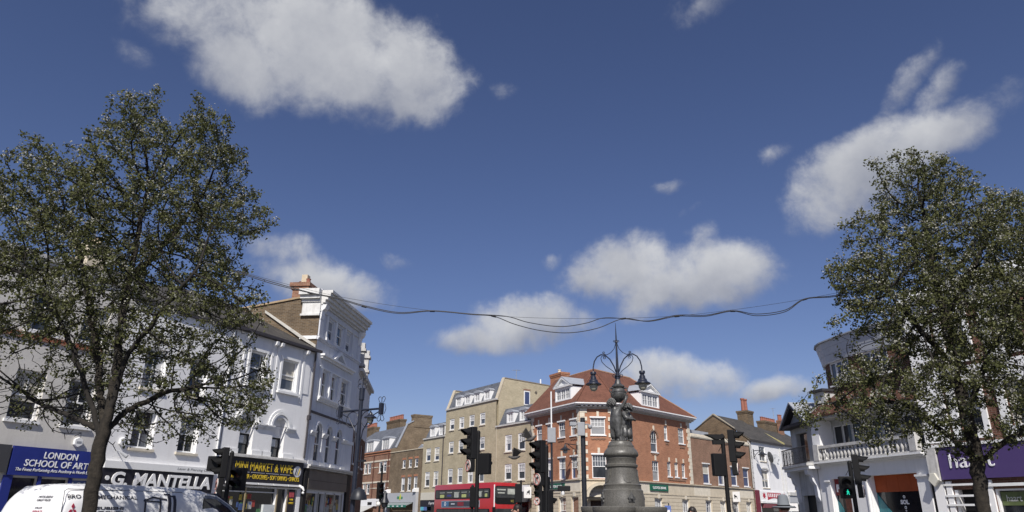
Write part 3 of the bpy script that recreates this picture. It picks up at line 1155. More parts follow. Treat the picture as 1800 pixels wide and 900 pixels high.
MB(FC).box(0.0, 6.2, -.5, 0.0, 11.2, 12.0).build('parapet', SH, b)
for u in (.22, 5.9):
    MB(FC).prism([(u - .2, .004, 11.2), (u - .2, .30, 11.2), (u - .2, .22, 11.0), (u - .2, .10, 10.9), (u - .2, .07, 10.5), (u - .2, .004, 10.45)], (.4, 0, 0)).build('cornice_bracket', TRIM, b)
    MB(FC).box(u - .22, u + .22, .003, .07, 9.63, 10.44).build('corner_pilaster', SH, b)
# the brick flank that looks down the terrace roofs
FGB = Fr(FC.w(0, -10, 0), FC.n)
mb = MB(FGB)
mb.prism([(1.0, 0, 0), (9.99, 0, 0), (9.99, 0, 11.2), (9.5, 0, 11.62), (8.2, 0, 11.4), (5.4, 0, 10.95), (1.0, 0, 10.2)], (0, -.3, 0))
mb.build('brick_flank', STOCK, b, label='exposed yellow brown brick flank wall')
MB(FGB).prism([(1.0, -.33, 10.205), (5.4, -.33, 10.955), (8.2, -.33, 11.405), (9.05, -.33, 11.55), (9.05, -.33, 11.64), (8.2, -.33, 11.5), (5.4, -.33, 11.05), (1.0, -.33, 10.3)], (0, .40, 0)).build('coping', M('tan_coping', (.36, .27, .17), .9, .2, 3), b)
mb = MB(FGB)
mb.box(9.1, 10.02, .004, .10, 10.72, 11.3)
mb.box(9.06, 10.02, .004, .16, 11.301, 11.45)
mb.box(9.02, 10.02, .004, .30, 11.451, 11.62)
mb.box(8.98, 10.02, .004, .42, 11.621, 11.92)
mb.box(9.04, 10.02, .004, .14, 10.62, 10.718)
mb.build('cornice_return', TRIMD, b)
MB(FGB).box(9.12, 9.99, .003, .08, 9.46, 9.62).build('string_return', TRIM, b)
MB(FGB).prism([(9.99, .003, 9.02), (9.99, .003, 9.16), (9.2, .003, 9.66), (7.2, .003, 10.95), (7.2, .003, 10.82), (9.15, .003, 9.52)], (0, .10, 0)).build('flashing', M('mortar_flashing', (.50, .48, .43), .9, .2, 4), b)
MB(FC).box(.31, 6.19, -9.0, -.3, 0, 11.15).build('side_wall', SH, b)
MB(FC).box(.31, 6.19, -9.0, -.5, 11.15, 11.25).build('roof', SLATE, b)
c = chimney(b, FGB, 8.3, 9.1, -1.2, -.31, 10.5, 12.45, CHIMB, 0, cap=.13)
for (u, d, h) in ((8.5, -.8, .16), (9.0, -.5, .2)):
    MB(FGB).lathe([(.12, 12.45), (.10, 12.45 + h), (.13, 12.45 + h + .05), (.09, 12.45 + h + .05)], u, d, 10).build('chimney_pot', POT, c, smooth=True)
MB(FGB).box(8.62, 8.92, -.85, -.5, 12.45, 12.95).build('chimney_pot', BUFFPOT, c, label='square buff chimney pot')
cornice(b, FC, .0, 6.55, [(3.50, 3.58, .26), (3.581, 3.66, .34)], DIRTY, 'ledge')
BRN = M('brown_fascia', (.135, .115, .095), .6, .15, 1.5, streak=.2)
sg = sign('shop_sign', 'blank brown fascia of the corner shop beside the mini market', FC, .42, 5.5, 2.62, 3.46, BRN, .03, .14)
MB(FC).box(.42, 5.5, .141, .146, 3.0, 3.012).build('board_joint', DARK, sg)
bar(b, FC, .02, .36, .3, 3.49, .12, BLACKP, 'pilaster')
bar(b, FC, 5.6, 6.1, .3, 3.49, .12, BLACKP, 'pilaster')

# ---- darker houses round the corner, seen almost edge on
FS = Fr(FC.w(6.25, -.06, 0), azv(-6.0))
b = thing('side_street_house', 'narrow sliver of a brick and white house behind the corner building', 'building', FS.w(5, 0, 0))
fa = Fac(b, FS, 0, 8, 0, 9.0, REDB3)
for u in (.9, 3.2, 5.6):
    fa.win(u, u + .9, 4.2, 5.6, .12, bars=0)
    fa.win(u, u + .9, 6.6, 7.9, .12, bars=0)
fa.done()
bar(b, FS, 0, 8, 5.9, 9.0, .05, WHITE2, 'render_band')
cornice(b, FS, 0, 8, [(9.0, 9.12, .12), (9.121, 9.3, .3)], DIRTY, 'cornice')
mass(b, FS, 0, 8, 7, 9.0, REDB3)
for u, zt in ((1.6, 11.1), (4.6, 11.3)):
    mb = MB(FS)
    mb.box(u, u + .45, -.5, .1, 9.2, zt - .5)
    mb.box(u - .08, u + .53, -.58, .18, zt - 1.4, zt - 1.25)
    mb.box(u - .1, u + .55, -.6, .2, zt - .499, zt - .35)
    mb.box(u - .02, u + .47, -.52, .12, zt - .349, zt)
    mb.build('pinnacle', DIRTY, b)
gable_roof(b, FS, 0, 8, [(.3, 9.3), (-3, 10.4), (-7, 9.3)], TILEB)
# ================================================================== BANK ON THE CORNER
bk = thing('bank_building', 'red brick corner bank with stone ground floor and red tiled hipped roof', 'building', (8, 64, 0))
ZS, ZE = 4.40, 10.05
WR = [(FBL, 0, 8.005), (FCH, 0, 3.02), (FR, 0, 12.0)]
fl = Fac(bk, FBL, 0, 8.003, ZS, ZE, REDB, 'brick_wall')
fc = Fac(bk, FCH, 0, 3.02, ZS, ZE, REDB, 'brick_wall')
fr = Fac(bk, FR, 0, 12.0, ZS, ZE, REDB, 'brick_wall')
for u0, u1 in ((.9, 1.9), (2.76, 3.68), (4.66, 5.76), (6.6, 7.6)):
    fl.win(u0, u1, 7.92, 9.22, .14, bars=2, rows=2, sill=.08, head=.12, glass=GLASSG, glass2=GLASSC)
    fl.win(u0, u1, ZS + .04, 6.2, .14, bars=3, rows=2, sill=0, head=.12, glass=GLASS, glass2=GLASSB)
    for z in (9.36, 6.34):
        MB(FBL).box((u0 + u1) / 2 - .09, (u0 + u1) / 2 + .09, .003, .06, z, z + .42).build('keystone', STONE2, bk)
fc.win(.93, 2.16, 7.92, 9.30, .12, bars=3, rows=2, head=.12, glass=GLASSC, glass2=GLASSC)
fc.win(.97, 2.16, ZS + .06, 6.32, .12, bars=4, rows=2, sill=0, head=.12, glass=GLASSG, glass2=GLASS)
for z in (9.44, 6.46):
    MB(FCH).box(1.45, 1.65, .003, .06, z, z + .42).build('keystone', STONE2, bk)
fr.win(5.2, 6.28, 6.92, 8.76, .14, arch=True, bars=2, fw=.06, glass=GLASSG)
fr.win(7.5, 8.12, 8.10, 9.38, .14, bars=1, rows=2, glass=GLASSC)
fr.win(9.9, 10.98, 7.98, 9.38, .14, bars=2, rows=2, glass=GLASS, glass2=GLASSC)
fr.win(5.25, 6.32, ZS + .08, 6.16, .14, bars=2, rows=2, sill=0, glass=GLASSG, glass2=GLASSC)
for u in (7.68, 8.90, 10.12):
    fr.win(u, u + .64, 4.95, 6.2, .14, bars=1, rows=1, sill=.08, glass=GLASS, glass2=GLASSC)
    MB(FR).box(u + .23, u + .41, .003, .06, 6.25, 6.6).build('keystone', STONE2, bk)
for u, z in ((5.74, 8.80), (7.81, 9.44), (10.44, 9.44), (5.78, 6.22)):
    MB(FR).box(u - .1, u + .1, .003, .06, z, z + .42).build('keystone', STONE2, bk)
n = 14
MB(FR).ring([(5.74 + .72 * math.cos(PI * i / n), .002, 8.22 + .72 * math.sin(PI * i / n)) for i in range(n + 1)],
            [(5.74 + .56 * math.cos(PI * i / n), .002, 8.22 + .56 * math.sin(PI * i / n)) for i in range(n + 1)], (0, .05, 0)).build('brick_arch', REDB2, bk)
for f in (fl, fc, fr):
    f.done()
# brick aprons under the upper windows
for F, u0, u1, z in ((FBL, 4.7, 5.7, 7.55), (FBL, 6.65, 7.6, 7.55), (FBL, 2.8, 3.65, 7.55), (FCH, .95, 2.15, 7.5), (FR, 7.6, 8.1, 7.7), (FR, 10, 10.9, 7.55), (FR, 5.3, 6.2, 6.66), (FR, 7.7, 10.7, 4.6)):
    mb = MB(F)
    k = max(2, int((u1 - u0) / .3))
    for i in range(k):
        a = u0 + (u1 - u0) * i / k
        mb.prism([(a, .003, z + .17), (a + (u1 - u0) / k - .01, .003, z + .17), (a + (u1 - u0) / k - .01, .003, z + .06), (a + (u1 - u0) / k / 2, .003, z), (a, .003, z + .06)], (0, .045, 0))
    mb.build('brick_apron', REDB2, bk)


def quoins(root, F, u0, z0, z1, wd, side, mat, h=.33):
    k = int((z1 - z0) / h)
    h = (z1 - z0) / k
    for i in range(k):
        w = wd if i % 2 == 0 else wd * .68
        a, c = (u0, u0 + w) if side > 0 else (u0 - w, u0)
        o = MB(F).box(a, c, .003, .045 + .006 * (i % 3), z0 + i * h + .008, z0 + (i + 1) * h - .008)
        o.build('quoin', mat, root)


quoins(bk, FBL, .01, ZS + .02, ZE, .55, 1, STONE2)
quoins(bk, FBL, 7.98, ZS + .02, ZE, .38, -1, STONE2)
quoins(bk, FCH, .02, ZS + .02, ZE, .62, 1, STONE2)
quoins(bk, FCH, 3.0, ZS + .02, ZE, .58, -1, STONE2)
quoins(bk, FR, .02, ZS + .02, ZE, .5, 1, STONE2)
quoins(bk, FR, 11.98, ZS + .02, ZE, .58, -1, STONE2)
# rusticated stone ground floor, course by course
GH = [(.94, 1.86), (2.8, 3.7), (4.62, 5.72), (6.57, 7.6)]
GR = [(1.9, 2.9), (5.33, 6.56), (9.8, 11.0), (13.98, 15.17), (16.77, 18.0), (19.46, 20.7), (22.2, 23.4)]
RL = 24.0
fgl = Fac(bk, FBL, 0, 8.003, 0, ZS - .001, STONE, 'stone_wall')
fgr = Fac(bk, FR, 0, RL, 0, ZS - .001, STONE, 'stone_wall')
for u0, u1 in GH:
    fgl.win(u0, u1, .9, 3.0, .2, bars=2, rows=2, sill=.08, glass=GLASSC, glass2=GLASSG)
for u0, u1 in GR:
    fgr.win(u0, u1, .9, 3.05, .2, bars=2, rows=2, sill=.08, glass=GLASS if u0 != 9.8 else GLASSC, glass2=GLASS)
fgc = Fac(bk, FCH, 0, 3.02, 0, ZS - .001, STONE, 'stone_wall')
fgc.hole(.75, 2.27, .12, 2.75, .5)
fgc.done()
fgl.done()
fgr.done()
for F, LL, hs in ((FBL, 8.0, GH), (FR, RL, GR), (FCH, 3.0, [(.42, 2.6)])):
    z = .3
    while z < 3.3:
        h = .31 if z < 2.9 else .36
        ed = [0.0]
        for a, c in hs:
            if z < 3.06 + (.7 if F is FCH else 0):
                ed += [a - .04, c + .04]
        ed.append(LL)
        for a, c in zip(ed[::2], ed[1::2]):
            if c - a > .1:
                MB(F).box(a + .008, c - .008, .003, .032, z + .014, z + h - .012).build('stone_course', STONE, bk)
        z += h
    cornice(bk, F, 0, LL, [(3.36, 3.44, .07)], STONE, 'string_course')
    cornice(bk, F, 0, LL, [(4.24, 4.32, .07), (4.321, 4.395, .15)], STONE, 'string_course', e=.3)
    k = max(1, int(LL / 2.9))
    for i in range(k):
        MB(F).box(LL * i / k + .01, LL * (i + 1) / k - .01, .003, .028, 3.45, 4.235).build('fascia_stone', STONE2 if i % 3 == 1 else STONE, bk)
    for a, c in hs:
        if F is not FCH:
            MB(F).prism([((a + c) / 2 - .13, .003, 3.06), ((a + c) / 2 + .13, .003, 3.06), ((a + c) / 2 + .19, .003, 3.36), ((a + c) / 2 - .19, .003, 3.36)], (0, .075, 0)).build('keystone', STONE2, bk)
# corner doorway with a shell hood
n = 12
sh = MB(FCH)
cx, zc = 1.51, 3.0
sh.ring([(cx + 1.22 * math.cos(PI * i / n), .03, zc + 1.12 * math.sin(PI * i / n)) for i in range(n + 1)],
        [(cx + 1.0 * math.cos(PI * i / n), .03, zc + .9 * math.sin(PI * i / n)) for i in range(n + 1)], (0, .75, 0))
sh.build('door_hood', STONE, bk)
sc = MB(FCH)
for i in range(13):
    a = PI * (i + .5) / 13
    sc.lathe([(.01, 0), (.01, 0)], 0, 0, 3) if False else None
    q = (cx + .93 * math.cos(a), .4, zc + .83 * math.sin(a))
    sc.ball(q, .10, 8, 5)
sc.build('shell_scallop', STONE2, bk, smooth=True)
MB(FCH).prism([(cx + .99 * math.cos(PI * i / n), .02, zc + .89 * math.sin(PI * i / n)) for i in range(n + 1)], (0, .05, 0)).build('tympanum', STONE2, bk)
cornice(bk, FCH, .3, 2.72, [(2.78, 2.86, .3), (2.861, 2.98, .5)], STONE, 'door_cornice')
MB(FCH).box(.752, 2.268, -.4, -.3, .12, 2.75).build('door', M('dark_timber_door', (.05, .035, .03), .5), bk)
for u in (.36, 2.66):
    MB(FCH).prism([(u - .11, .034, 2.98), (u - .11, .7, 2.98), (u - .11, .55, 2.75), (u - .11, .15, 2.6), (u - .11, .034, 2.3)], (.22, 0, 0)).build('hood_bracket', STONE, bk)


# ---- eaves cornice with dentils following the three fronts
def offset_path(fr_list, d):
    """corner points of a polyline of wall frames moved outwards by d"""
    pts = []
    F0, a0, a1 = fr_list[0]
    pts.append(F0.w(a0, d, 0))
    for (A, x0, x1), (B, y0, y1) in zip(fr_list, fr_list[1:]):
        p, q = A.w(x0, d, 0), B.w(y0, d, 0)
        det = A.u.x * -B.u.y + A.u.y * B.u.x
        rx, ry = q.x - p.x, q.y - p.y
        t = (rx * -B.u.y + ry * B.u.x) / det
        pts.append(Vector((p.x + A.u.x * t, p.y + A.u.y * t, 0)))
    F1, b0, b1 = fr_list[-1]
    pts.append(F1.w(b1, d, 0))
    return [(q.x, q.y) for q in pts]


def world_mb():
    return MB(Fr((0, 0), (1, 0)))


def sweep(root, fr_list, d0, d1, z0, z1, mat, name):
    a, c = offset_path(fr_list, d1), offset_path(fr_list, d0)
    mb = MB(Fr((0, 0), (1, 0)))
    for i in range(len(a) - 1):
        mb.prism([(a[i][0], -a[i][1], z0), (a[i + 1][0], -a[i + 1][1], z0), (c[i + 1][0], -c[i + 1][1], z0), (c[i][0], -c[i][1], z0)], (0, 0, z1 - z0))
    return mb.build(name, mat, root)


WX = [(FBL, -.4, 8.005), (FCH, 0, 3.02), (FR, 0, 12.4)]
sweep(bk, WX, -.25, .06, ZE + .001, 10.15, DIRTY, 'frieze')
sweep(bk, WX, .02, .30, 10.151, 10.24, DIRTY, 'soffit')
sweep(bk, WX, .02, .55, 10.32, 10.40, TRIM, 'cornice')
sweep(bk, WX, .02, .64, 10.401, 10.50, TRIM, 'gutter')
dn = MB(Fr((0, 0), (1, 0)))
for F, a, c in WX:
    k = int((c - a) / .34)
    for i in range(k):
        u = a + (c - a) * (i + .5) / k
        q = [F.w(u - .085, .06, 0), F.w(u + .085, .06, 0), F.w(u + .085, .48, 0), F.w(u - .085, .48, 0)]
        dn.prism([(v.x, -v.y, 10.242) for v in q], (0, 0, .078))
dn.build('dentils', TRIM, bk)['kind'] = 'stuff'
# ---- roof
SL = .98
ZR = 10.50
e0 = offset_path(WX, .6)


def at_inset(F, u, d, z):
    q = F.w(u, d, z)
    return (q.x, -q.y, z)


def plane_z(F, d):
    return ZR + (.6 - d) * SL


# apex where the three slopes meet
A = np.array([[FBL.n.x, FBL.n.y, 1 / SL], [FCH.n.x, FCH.n.y, 1 / SL], [FR.n.x, FR.n.y, 1 / SL]])
B = np.array([F.p.dot(F.n) + .6 + ZR / SL for F in (FBL, FCH, FR)])
ap = np.linalg.solve(A, B)
dl = (Vector((ap[0], ap[1])) - FBL.p).dot(FBL.u)
dr = (Vector((ap[0], ap[1])) - FR.p).dot(FR.u)
din = -(Vector((ap[0], ap[1])) - FBL.p).dot(FBL.n)
zr = ap[2]
rl_end = FBL.w(-.4, -din, zr)
rr_end = FR.w(dr + 5.6, -(-(Vector((ap[0], ap[1])) - FR.p).dot(FR.n)), zr)
V = lambda x, y, z: (x, -y, z)
E0, E1, E2, E3 = [V(x, y, ZR) for x, y in e0]
AP, RLE, RRE = V(ap[0], ap[1], zr), V(rl_end.x, rl_end.y, zr), V(rr_end.x, rr_end.y, zr)
bl = FBL.w(-.4, -2 * din - .6, ZR)
br_ = FR.w(12.4, -2 * din - .6, ZR)
mid = V(ap[0] + (ap[0] - (e0[1][0] + e0[2][0]) / 2) * 1.1, ap[1] + (ap[1] - (e0[1][1] + e0[2][1]) / 2) * 1.1, ZR)
BLv, BRv = V(bl.x, bl.y, ZR), V(br_.x, br_.y, ZR)
for pts in ([E0, E1, AP, RLE], [E1, E2, AP], [E2, E3, RRE, AP], [E3, BRv, RRE], [RLE, AP, mid, BLv], [AP, RRE, BRv, mid]):
    mb = MB(Fr((0, 0), (1, 0)))
    mb.prism(pts, (0, 0, -.12))
    mb.build('roof_slope', TILE, bk)
RIDGE = M('ridge_tile', (.34, .20, .13), .9, .25, 4)
for a, c in ((E1, AP), (E2, AP), (AP, RLE), (AP, RRE), (E3, RRE)):
    MB(Fr((0, 0), (1, 0))).tube([a, c], .09, 6).build('ridge_tiles', RIDGE if c is not AP else TILE, bk)
fp = [FBL.w(0, -.3, 0), FCH.w(0, -.3, 0), FCH.w(3.02, -.3, 0), FR.w(12, -.3, 0), FR.w(12, -7.5, 0), FCH.w(1.5, -9, 0), FBL.w(0, -7.5, 0)]
MB(Fr((0, 0), (1, 0))).prism([(q.x, -q.y, 0) for q in fp], (0, 0, 10.3)).build('side_wall', REDB2, bk)


def dormer(root, F, uc, d, z0, w, h, back, fmat=TRIM, roofmat=LEAD, ped=True, bars=3, rows=2, glass=GLASSC, over=.12, ph=.6):
    mb = MB(F)
    u0, u1 = uc - w / 2, uc + w / 2
    mb.ring([(u0, d - .12, z0), (u1, d - .12, z0), (u1, d - .12, z0 + h), (u0, d - .12, z0 + h)],
            [(u0 + .2, d - .12, z0 + .1), (u1 - .2, d - .12, z0 + .1), (u1 - .2, d - .12, z0 + h - .14), (u0 + .2, d - .12, z0 + h - .14)], (0, .12, 0))
    dm = mb.build('dormer', fmat, root)
    MB(F).box(u0, u0 + .1, d - back, d - .122, z0, z0 + h).build('cheek', fmat, dm)
    MB(F).box(u1 - .1, u1, d - back, d - .122, z0, z0 + h).build('cheek', fmat, dm)
    a0, a1 = u0 + .2, u1 - .2
    for i in range(bars):
        x0, x1 = a0 + (a1 - a0) * i / bars, a0 + (a1 - a0) * (i + 1) / bars
        g = MB(F)
        g.ring([(x0 + .004, d - .1, z0 + .104), (x1 - .004, d - .1, z0 + .104), (x1 - .004, d - .1, z0 + h - .144), (x0 + .004, d - .1, z0 + h - .144)],
               [(x0 + .06, d - .1, z0 + .16), (x1 - .06, d - .1, z0 + .16), (x1 - .06, d - .1, z0 + h - .2), (x0 + .06, d - .1, z0 + h - .2)], (0, .06, 0))
        for k in range(1, rows):
            zz = z0 + .16 + (h - .36) * k / rows
            g.box(x0 + .055, x1 - .055, d - .09, d - .05, zz - .018, zz + .018)
        g.box((x0 + x1) / 2 - .015, (x0 + x1) / 2 + .015, d - .09, d - .052, z0 + .15, z0 + h - .19)
        g.build('casement', fmat, dm)
        MB(F).box(x0 + .05, x1 - .05, d - .085, d - .08, z0 + .15, z0 + h - .19).build('pane', glass, dm)
    zt = z0 + h
    if ped:
        mb = MB(F)
        mb.box(u0 - over, u1 + over, d - .11, d + .14, zt + .002, zt + .10)
        mb.prism([(u0 - over, d - .1, zt + .102), (u1 + over, d - .1, zt + .102), (uc, d - .1, zt + ph)], (0, .08, 0))
        mb.ring([(u0 - over - .05, d - .09, zt + .1), (u1 + over + .05, d - .09, zt + .1), (uc, d - .09, zt + ph + .07)],
                [(u0 + .16, d - .09, zt + .16), (u1 - .16, d - .09, zt + .16), (uc, d - .09, zt + ph - .10)], (0, .24, 0))
        mb.build('pediment', fmat, dm)
        MB(F).prism([(u0 - over - .06, d + .16, zt + .13), (uc, d + .16, zt + ph + .12), (u1 + over + .06, d + .16, zt + .13), (u1 + over, d + .16, zt + .08), (uc, d + .16, zt + ph + .05), (u0 - over, d + .16, zt + .08)], (0, -back, 0)).build('dormer_roof', roofmat, dm)
    else:
        n = 8
        mb = MB(F)
        arc = [(u0 - .06 + (u1 - u0 + .12) * i / n, d + .08, zt + .02 + .22 * math.sin(PI * i / n)) for i in range(n + 1)]
        mb.prism([(u0 - .06, d + .08, zt - .06)] + arc + [(u1 + .06, d + .08, zt - .06)], (0, -back, 0))
        mb.build('dormer_roof', roofmat, dm)
    return dm


dormer(bk, FBL, 5.75, .16, 10.97, 2.55, 1.15, 2.8, ph=.85)
dormer(bk, FR, 5.0, .34, 10.7, 2.85, 1.25, 3.2, ph=.82)
chimney(bk, FBL, -1.75, .3, -4.1, -3.2, 11.5, 14.75, REDB, 1, STONE2, ph=.4, pr=.16)
# ---- lower brick wing of the bank
w = Fac(bk, FR, 12.02, RL, ZS, 8.72, REDB2, 'wing_wall', 'lower brown red brick wing')
for u0, u1 in ((13.93, 15.2), (16.8, 18.1), (19.5, 20.8), (22.15, 23.4)):
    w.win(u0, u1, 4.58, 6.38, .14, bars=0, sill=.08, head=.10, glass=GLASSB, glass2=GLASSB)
w.done()
cornice(bk, FR, 12.02, RL, [(8.72, 8.80, .06), (8.801, 8.98, .10)], STONE2, 'parapet_band')
MB(FR).box(12.05, RL, -.3, .0, 8.98, 9.12).build('parapet_coping', STONE2, bk)
MB(FR).box(12.1, 16.5, -5, -.5, 8.9, 9.55).build('roof_light_box', LEAD, bk)
mass(bk, FR, 12.02, RL, 8, 8.9, REDB2)

GREENS = M('green_sign', (.012, .11, .065), .4, .06, 2)
sg = sign('bank_sign', 'green Lloyds Bank sign right of the monument', FR, 4.6, 7.45, 3.67, 4.19, GREENS, .04, .12)
lettering('LLOYDS BANK', FR, 5.0, 7.1, 3.82, 4.03, .122, WL, sg, bold=.012)
sg = sign('bank_sign', 'green Lloyds Bank sign partly behind the middle traffic light', FBL, 2.9, 5.65, 3.66, 4.14, GREENS, .04, .12)
lettering('LLOYDS BANK', FBL, 3.3, 5.35, 3.80, 4.0, .122, WL, sg, bold=.012)


def projecting_sign(label, F, u, z, w=.75, h=.95, d=.45):
    o = thing('hanging_sign', label, 'hanging sign', F.w(u, 0, z), 'white horse signs hanging from the bank')
    mb = MB(F)
    mb.tube([(u, .02, z + h + .55), (u, .02, z - .1)], .035, 6)
    mb.tube([(u, .0, z + h + .18), (u, d + w + .1, z + h + .18)], .03, 6)
    mb.tube([(u, .02, z + h + .55), (u, d + w * .6, z + h + .18)], .012, 5)
    mb.build('bracket', IRON, o)
    MB(F).box(u - .03, u + .03, d, d + w, z, z + h).build('panel', TRIM, o, bevel=.01)
    for s in (-1, 1):
        # small black prancing horse
        hp = [(.18, .30), (.24, .52), (.20, .66), (.34, .74), (.42, .62), (.58, .58), (.66, .30), (.60, .30), (.54, .46), (.40, .46), (.30, .28), (.26, .30), (.32, .50)]
        MB(F).prism([(u + s * .032, d + w * a, z + h * c) for a, c in hp], (s * .008, 0, 0)).build('horse_emblem', IRON, o)
    return o


projecting_sign('white horse sign hanging from the bank left of the middle traffic light', FBL, .75, 3.0)
projecting_sign('white horse sign hanging from the bank wing near the right traffic light', FR, 18.6, 3.0)


def wall_lantern(label, F, u, z, d=1.1, s=1.0):
    o = thing('wall_lantern', label, 'wall lantern', F.w(u, 0, z), 'lanterns bracketed from upper walls')
    mb = MB(F)
    mb.tube([(u, .02, z + .2), (u, d, z + .25)], .03 * s, 6)
    mb.tube([(u, .02, z - .5), (u, .25, z - .2), (u, d * .8, z + .22)], .022 * s, 6)
    mb.box(u - .06, u + .06, .0, .05, z - .6, z + .4)
    mb.build('bracket', IRON, o)
    MB(F).lathe([(.04 * s, z + .2), (.09 * s, z + .05), (.12 * s, z - .05), (.34 * s, z - .22), (.34 * s, z - .26), (.1 * s, z - .26)], u, d, 14).build('hood', IRON, o, smooth=True)
    MB(F).lathe([(.13 * s, z - .261), (.17 * s, z - .36), (.12 * s, z - .5), (.02, z - .56)], u, d, 12).build('lamp_glass', M('lamp_glass', (.35, .35, .33), .2), o, smooth=True)
    return o


wall_lantern('black lantern on the brick front of the bank beside the tall black pole', FBL, 7.6, 6.9, 1.2, 1.25)

# ================================================================== BRICK ROW BEHIND THE BUS
b = thing('brick_building', 'tall tan brick building with slate mansard and four white dormers', 'building', FT.w(34, 0, 0), 'brick row behind the bus')
fa = Fac(b, FT, 28.62, 39.0, 0, 12.5, TAN)
for u0 in (29.5, 31.6, 33.72, 35.85):
    for z0, z1 in ((10.26, 11.48), (7.8, 9.05), (4.62, 6.2)):
        fa.win(u0, u0 + 1.05, z0, z1, .10, bars=2, rows=2, fw=.13, sill=2, glass=GLASSC if z0 != 7.8 else GLASSG, glass2=GLASSG if u0 > 30 else GLASS)
fa.hole(29.2, 38.6, .4, 3.0, .3)
fa.done()
MB(FT).box(29.21, 38.59, -.29, -.2, .4, 3.0).build('shop_window', SHOPG, b)
cornice(b, FT, 28.62, 39.1, [(12.5, 12.66, .12)], DIRTY, 'eaves_band')
MB(FT).prism([(28.9, -.1, 12.66), (28.9, -.9, 14.5), (28.9, -8, 14.5), (28.9, -8, 12.5), (28.9, -.1, 12.5)], (9.8, 0, 0)).build('mansard', SLATEG, b)
for u in (31.35, 33.25, 35.25, 37.2):
    dormer(b, FT, u - .1, -.02, 12.72, 1.25, 1.0, 1.3, ped=False, bars=2, rows=2, roofmat=LEAD, glass=GLASSG)
mass(b, FT, 28.62, 39.0, 8.5, 12.5, TAN)
for u in (28.62, 38.75):
    MB(FT).prism([(u, .0, 12.5), (u, -.85, 14.78), (u, -8.5, 14.5), (u, -8.5, 12.3)], (.25, 0, 0)).build('party_wall', TAN, b)
    MB(FT).prism([(u - .05, .06, 12.52), (u - .05, -.82, 14.86), (u - .05, -.95, 14.86), (u - .05, -.1, 12.52)], (.35, 0, 0)).build('verge_coping', STONE, b)
    MB(FT).prism([(u - .04, -.951, 14.79), (u - .04, -.951, 14.88), (u - .04, -8.5, 14.62), (u - .04, -8.5, 14.52)], (.33, 0, 0)).build('wall_coping', M('grey_coping', (.25, .21, .16), .9), b)
FTG = Fr(FT.w(39.0, 0, 0), -FT.n)
tg = MB(FTG)
MB(FTG).box(3.36, 4.12, .004, .05, 12.3, 13.75).build('gable_window_frame', TRIM, b)
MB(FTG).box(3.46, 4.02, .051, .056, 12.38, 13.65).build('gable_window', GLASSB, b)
MB(FTG).box(3.3, 4.2, .003, .03, 13.78, 13.95).build('brick_arch', REDB2, b)
MB(FTG).ring([(4.9 + .14 * math.cos(PI * i / 6), .003, 13.7 + .14 * math.sin(PI * i / 6)) for i in range(12)], [(4.9 + .09 * math.cos(PI * i / 6), .003, 13.7 + .09 * math.sin(PI * i / 6)) for i in range(12)], (0, .05, 0)).build('round_vent', PIPE, b)
MB(FTG).tube([(5.9, -.5, 14.5), (5.9, -.5, 15.3)], .08, 6).build('flue', TRIM, b)
sgr = bar(b, FT, 28.7, 38.9, 3.3, 4.0, .08, M('cream_fascia', (.60, .57, .48), .6, .05), 'shop_fascia')


def aerial(label, F, u, d, z, h=1.2):
    o = thing('tv_aerial', label, 'aerial', F.w(u, d, z), 'television aerials on the roofs')
    MB(F).tube([(u, d, z), (u, d, z + h)], .025, 5).build('mast', GREYM, o)
    mb = MB(F)
    mb.tube([(u - .5, d, z + h - .1), (u + .5, d, z + h)], .014, 5)
    for i in range(7):
        x = u - .48 + i * .16
        mb.tube([(x, d - .2, z + h - .1 + .1 * i / 6), (x, d + .2, z + h - .1 + .1 * i / 6)], .010, 4)
    mb.build('antenna', GREYM, o)
    return o


aerial('thin television aerial on the tan brick building', FTG, 2.6, -.3, 14.6, 1.3)

b = thing('brick_building', 'lower tan brick building with two dormers against the bank', 'building', FT.w(42, 0, 0), 'brick row behind the bus')
fa = Fac(b, FT, 39.02, 44.9, 0, 9.75, TAN)
for u0 in (40.62, 42.85):
    for z0, z1 in ((7.28, 8.86), (4.64, 6.14)):
        fa.win(u0, u0 + 1.2, z0, z1, .10, bars=2, rows=2, fw=.14, sill=2, glass=GLASSC, glass2=GLASS if u0 > 41 else GLASSG)
fa.hole(39.4, 44.6, .4, 3.1, .3)
fa.done()
MB(FT).box(39.41, 44.59, -.29, -.2, .4, 3.1).build('shop_window', SHOPG, b)
cornice(b, FT, 39.02, 44.95, [(9.75, 9.9, .12)], DIRTY, 'eaves_band')
MB(FT).prism([(39.3, -.1, 9.9), (39.3, -.9, 11.6), (39.3, -7, 11.9), (39.3, -7, 9.7), (39.3, -.1, 9.7)], (5.4, 0, 0)).build('mansard', SLATEG, b)
for u in (41.45, 43.65):
    dormer(b, FT, u, -.02, 9.98, 1.2, 1.05, 1.3, ped=False, bars=2, rows=2, glass=GLASSG)
mass(b, FT, 39.02, 44.9, 8, 9.7, TAN)
MB(FT).tube([(39.15, .04, 4), (39.15, .04, 9.7)], .03, 5).build('drainpipe', M('pale_pipe', (.5, .45, .36), .7), b)
sg = sign('shop_sign', 'white fascia over a dark shop left of the bank', FT, 42.4, 44.85, 3.6, 4.15, TRIM)
MB(FT).box(42.4, 44.85, .02, .10, 2.7, 3.59).build('blind_board', M('slate_board', (.09, .095, .10), .5), sg)

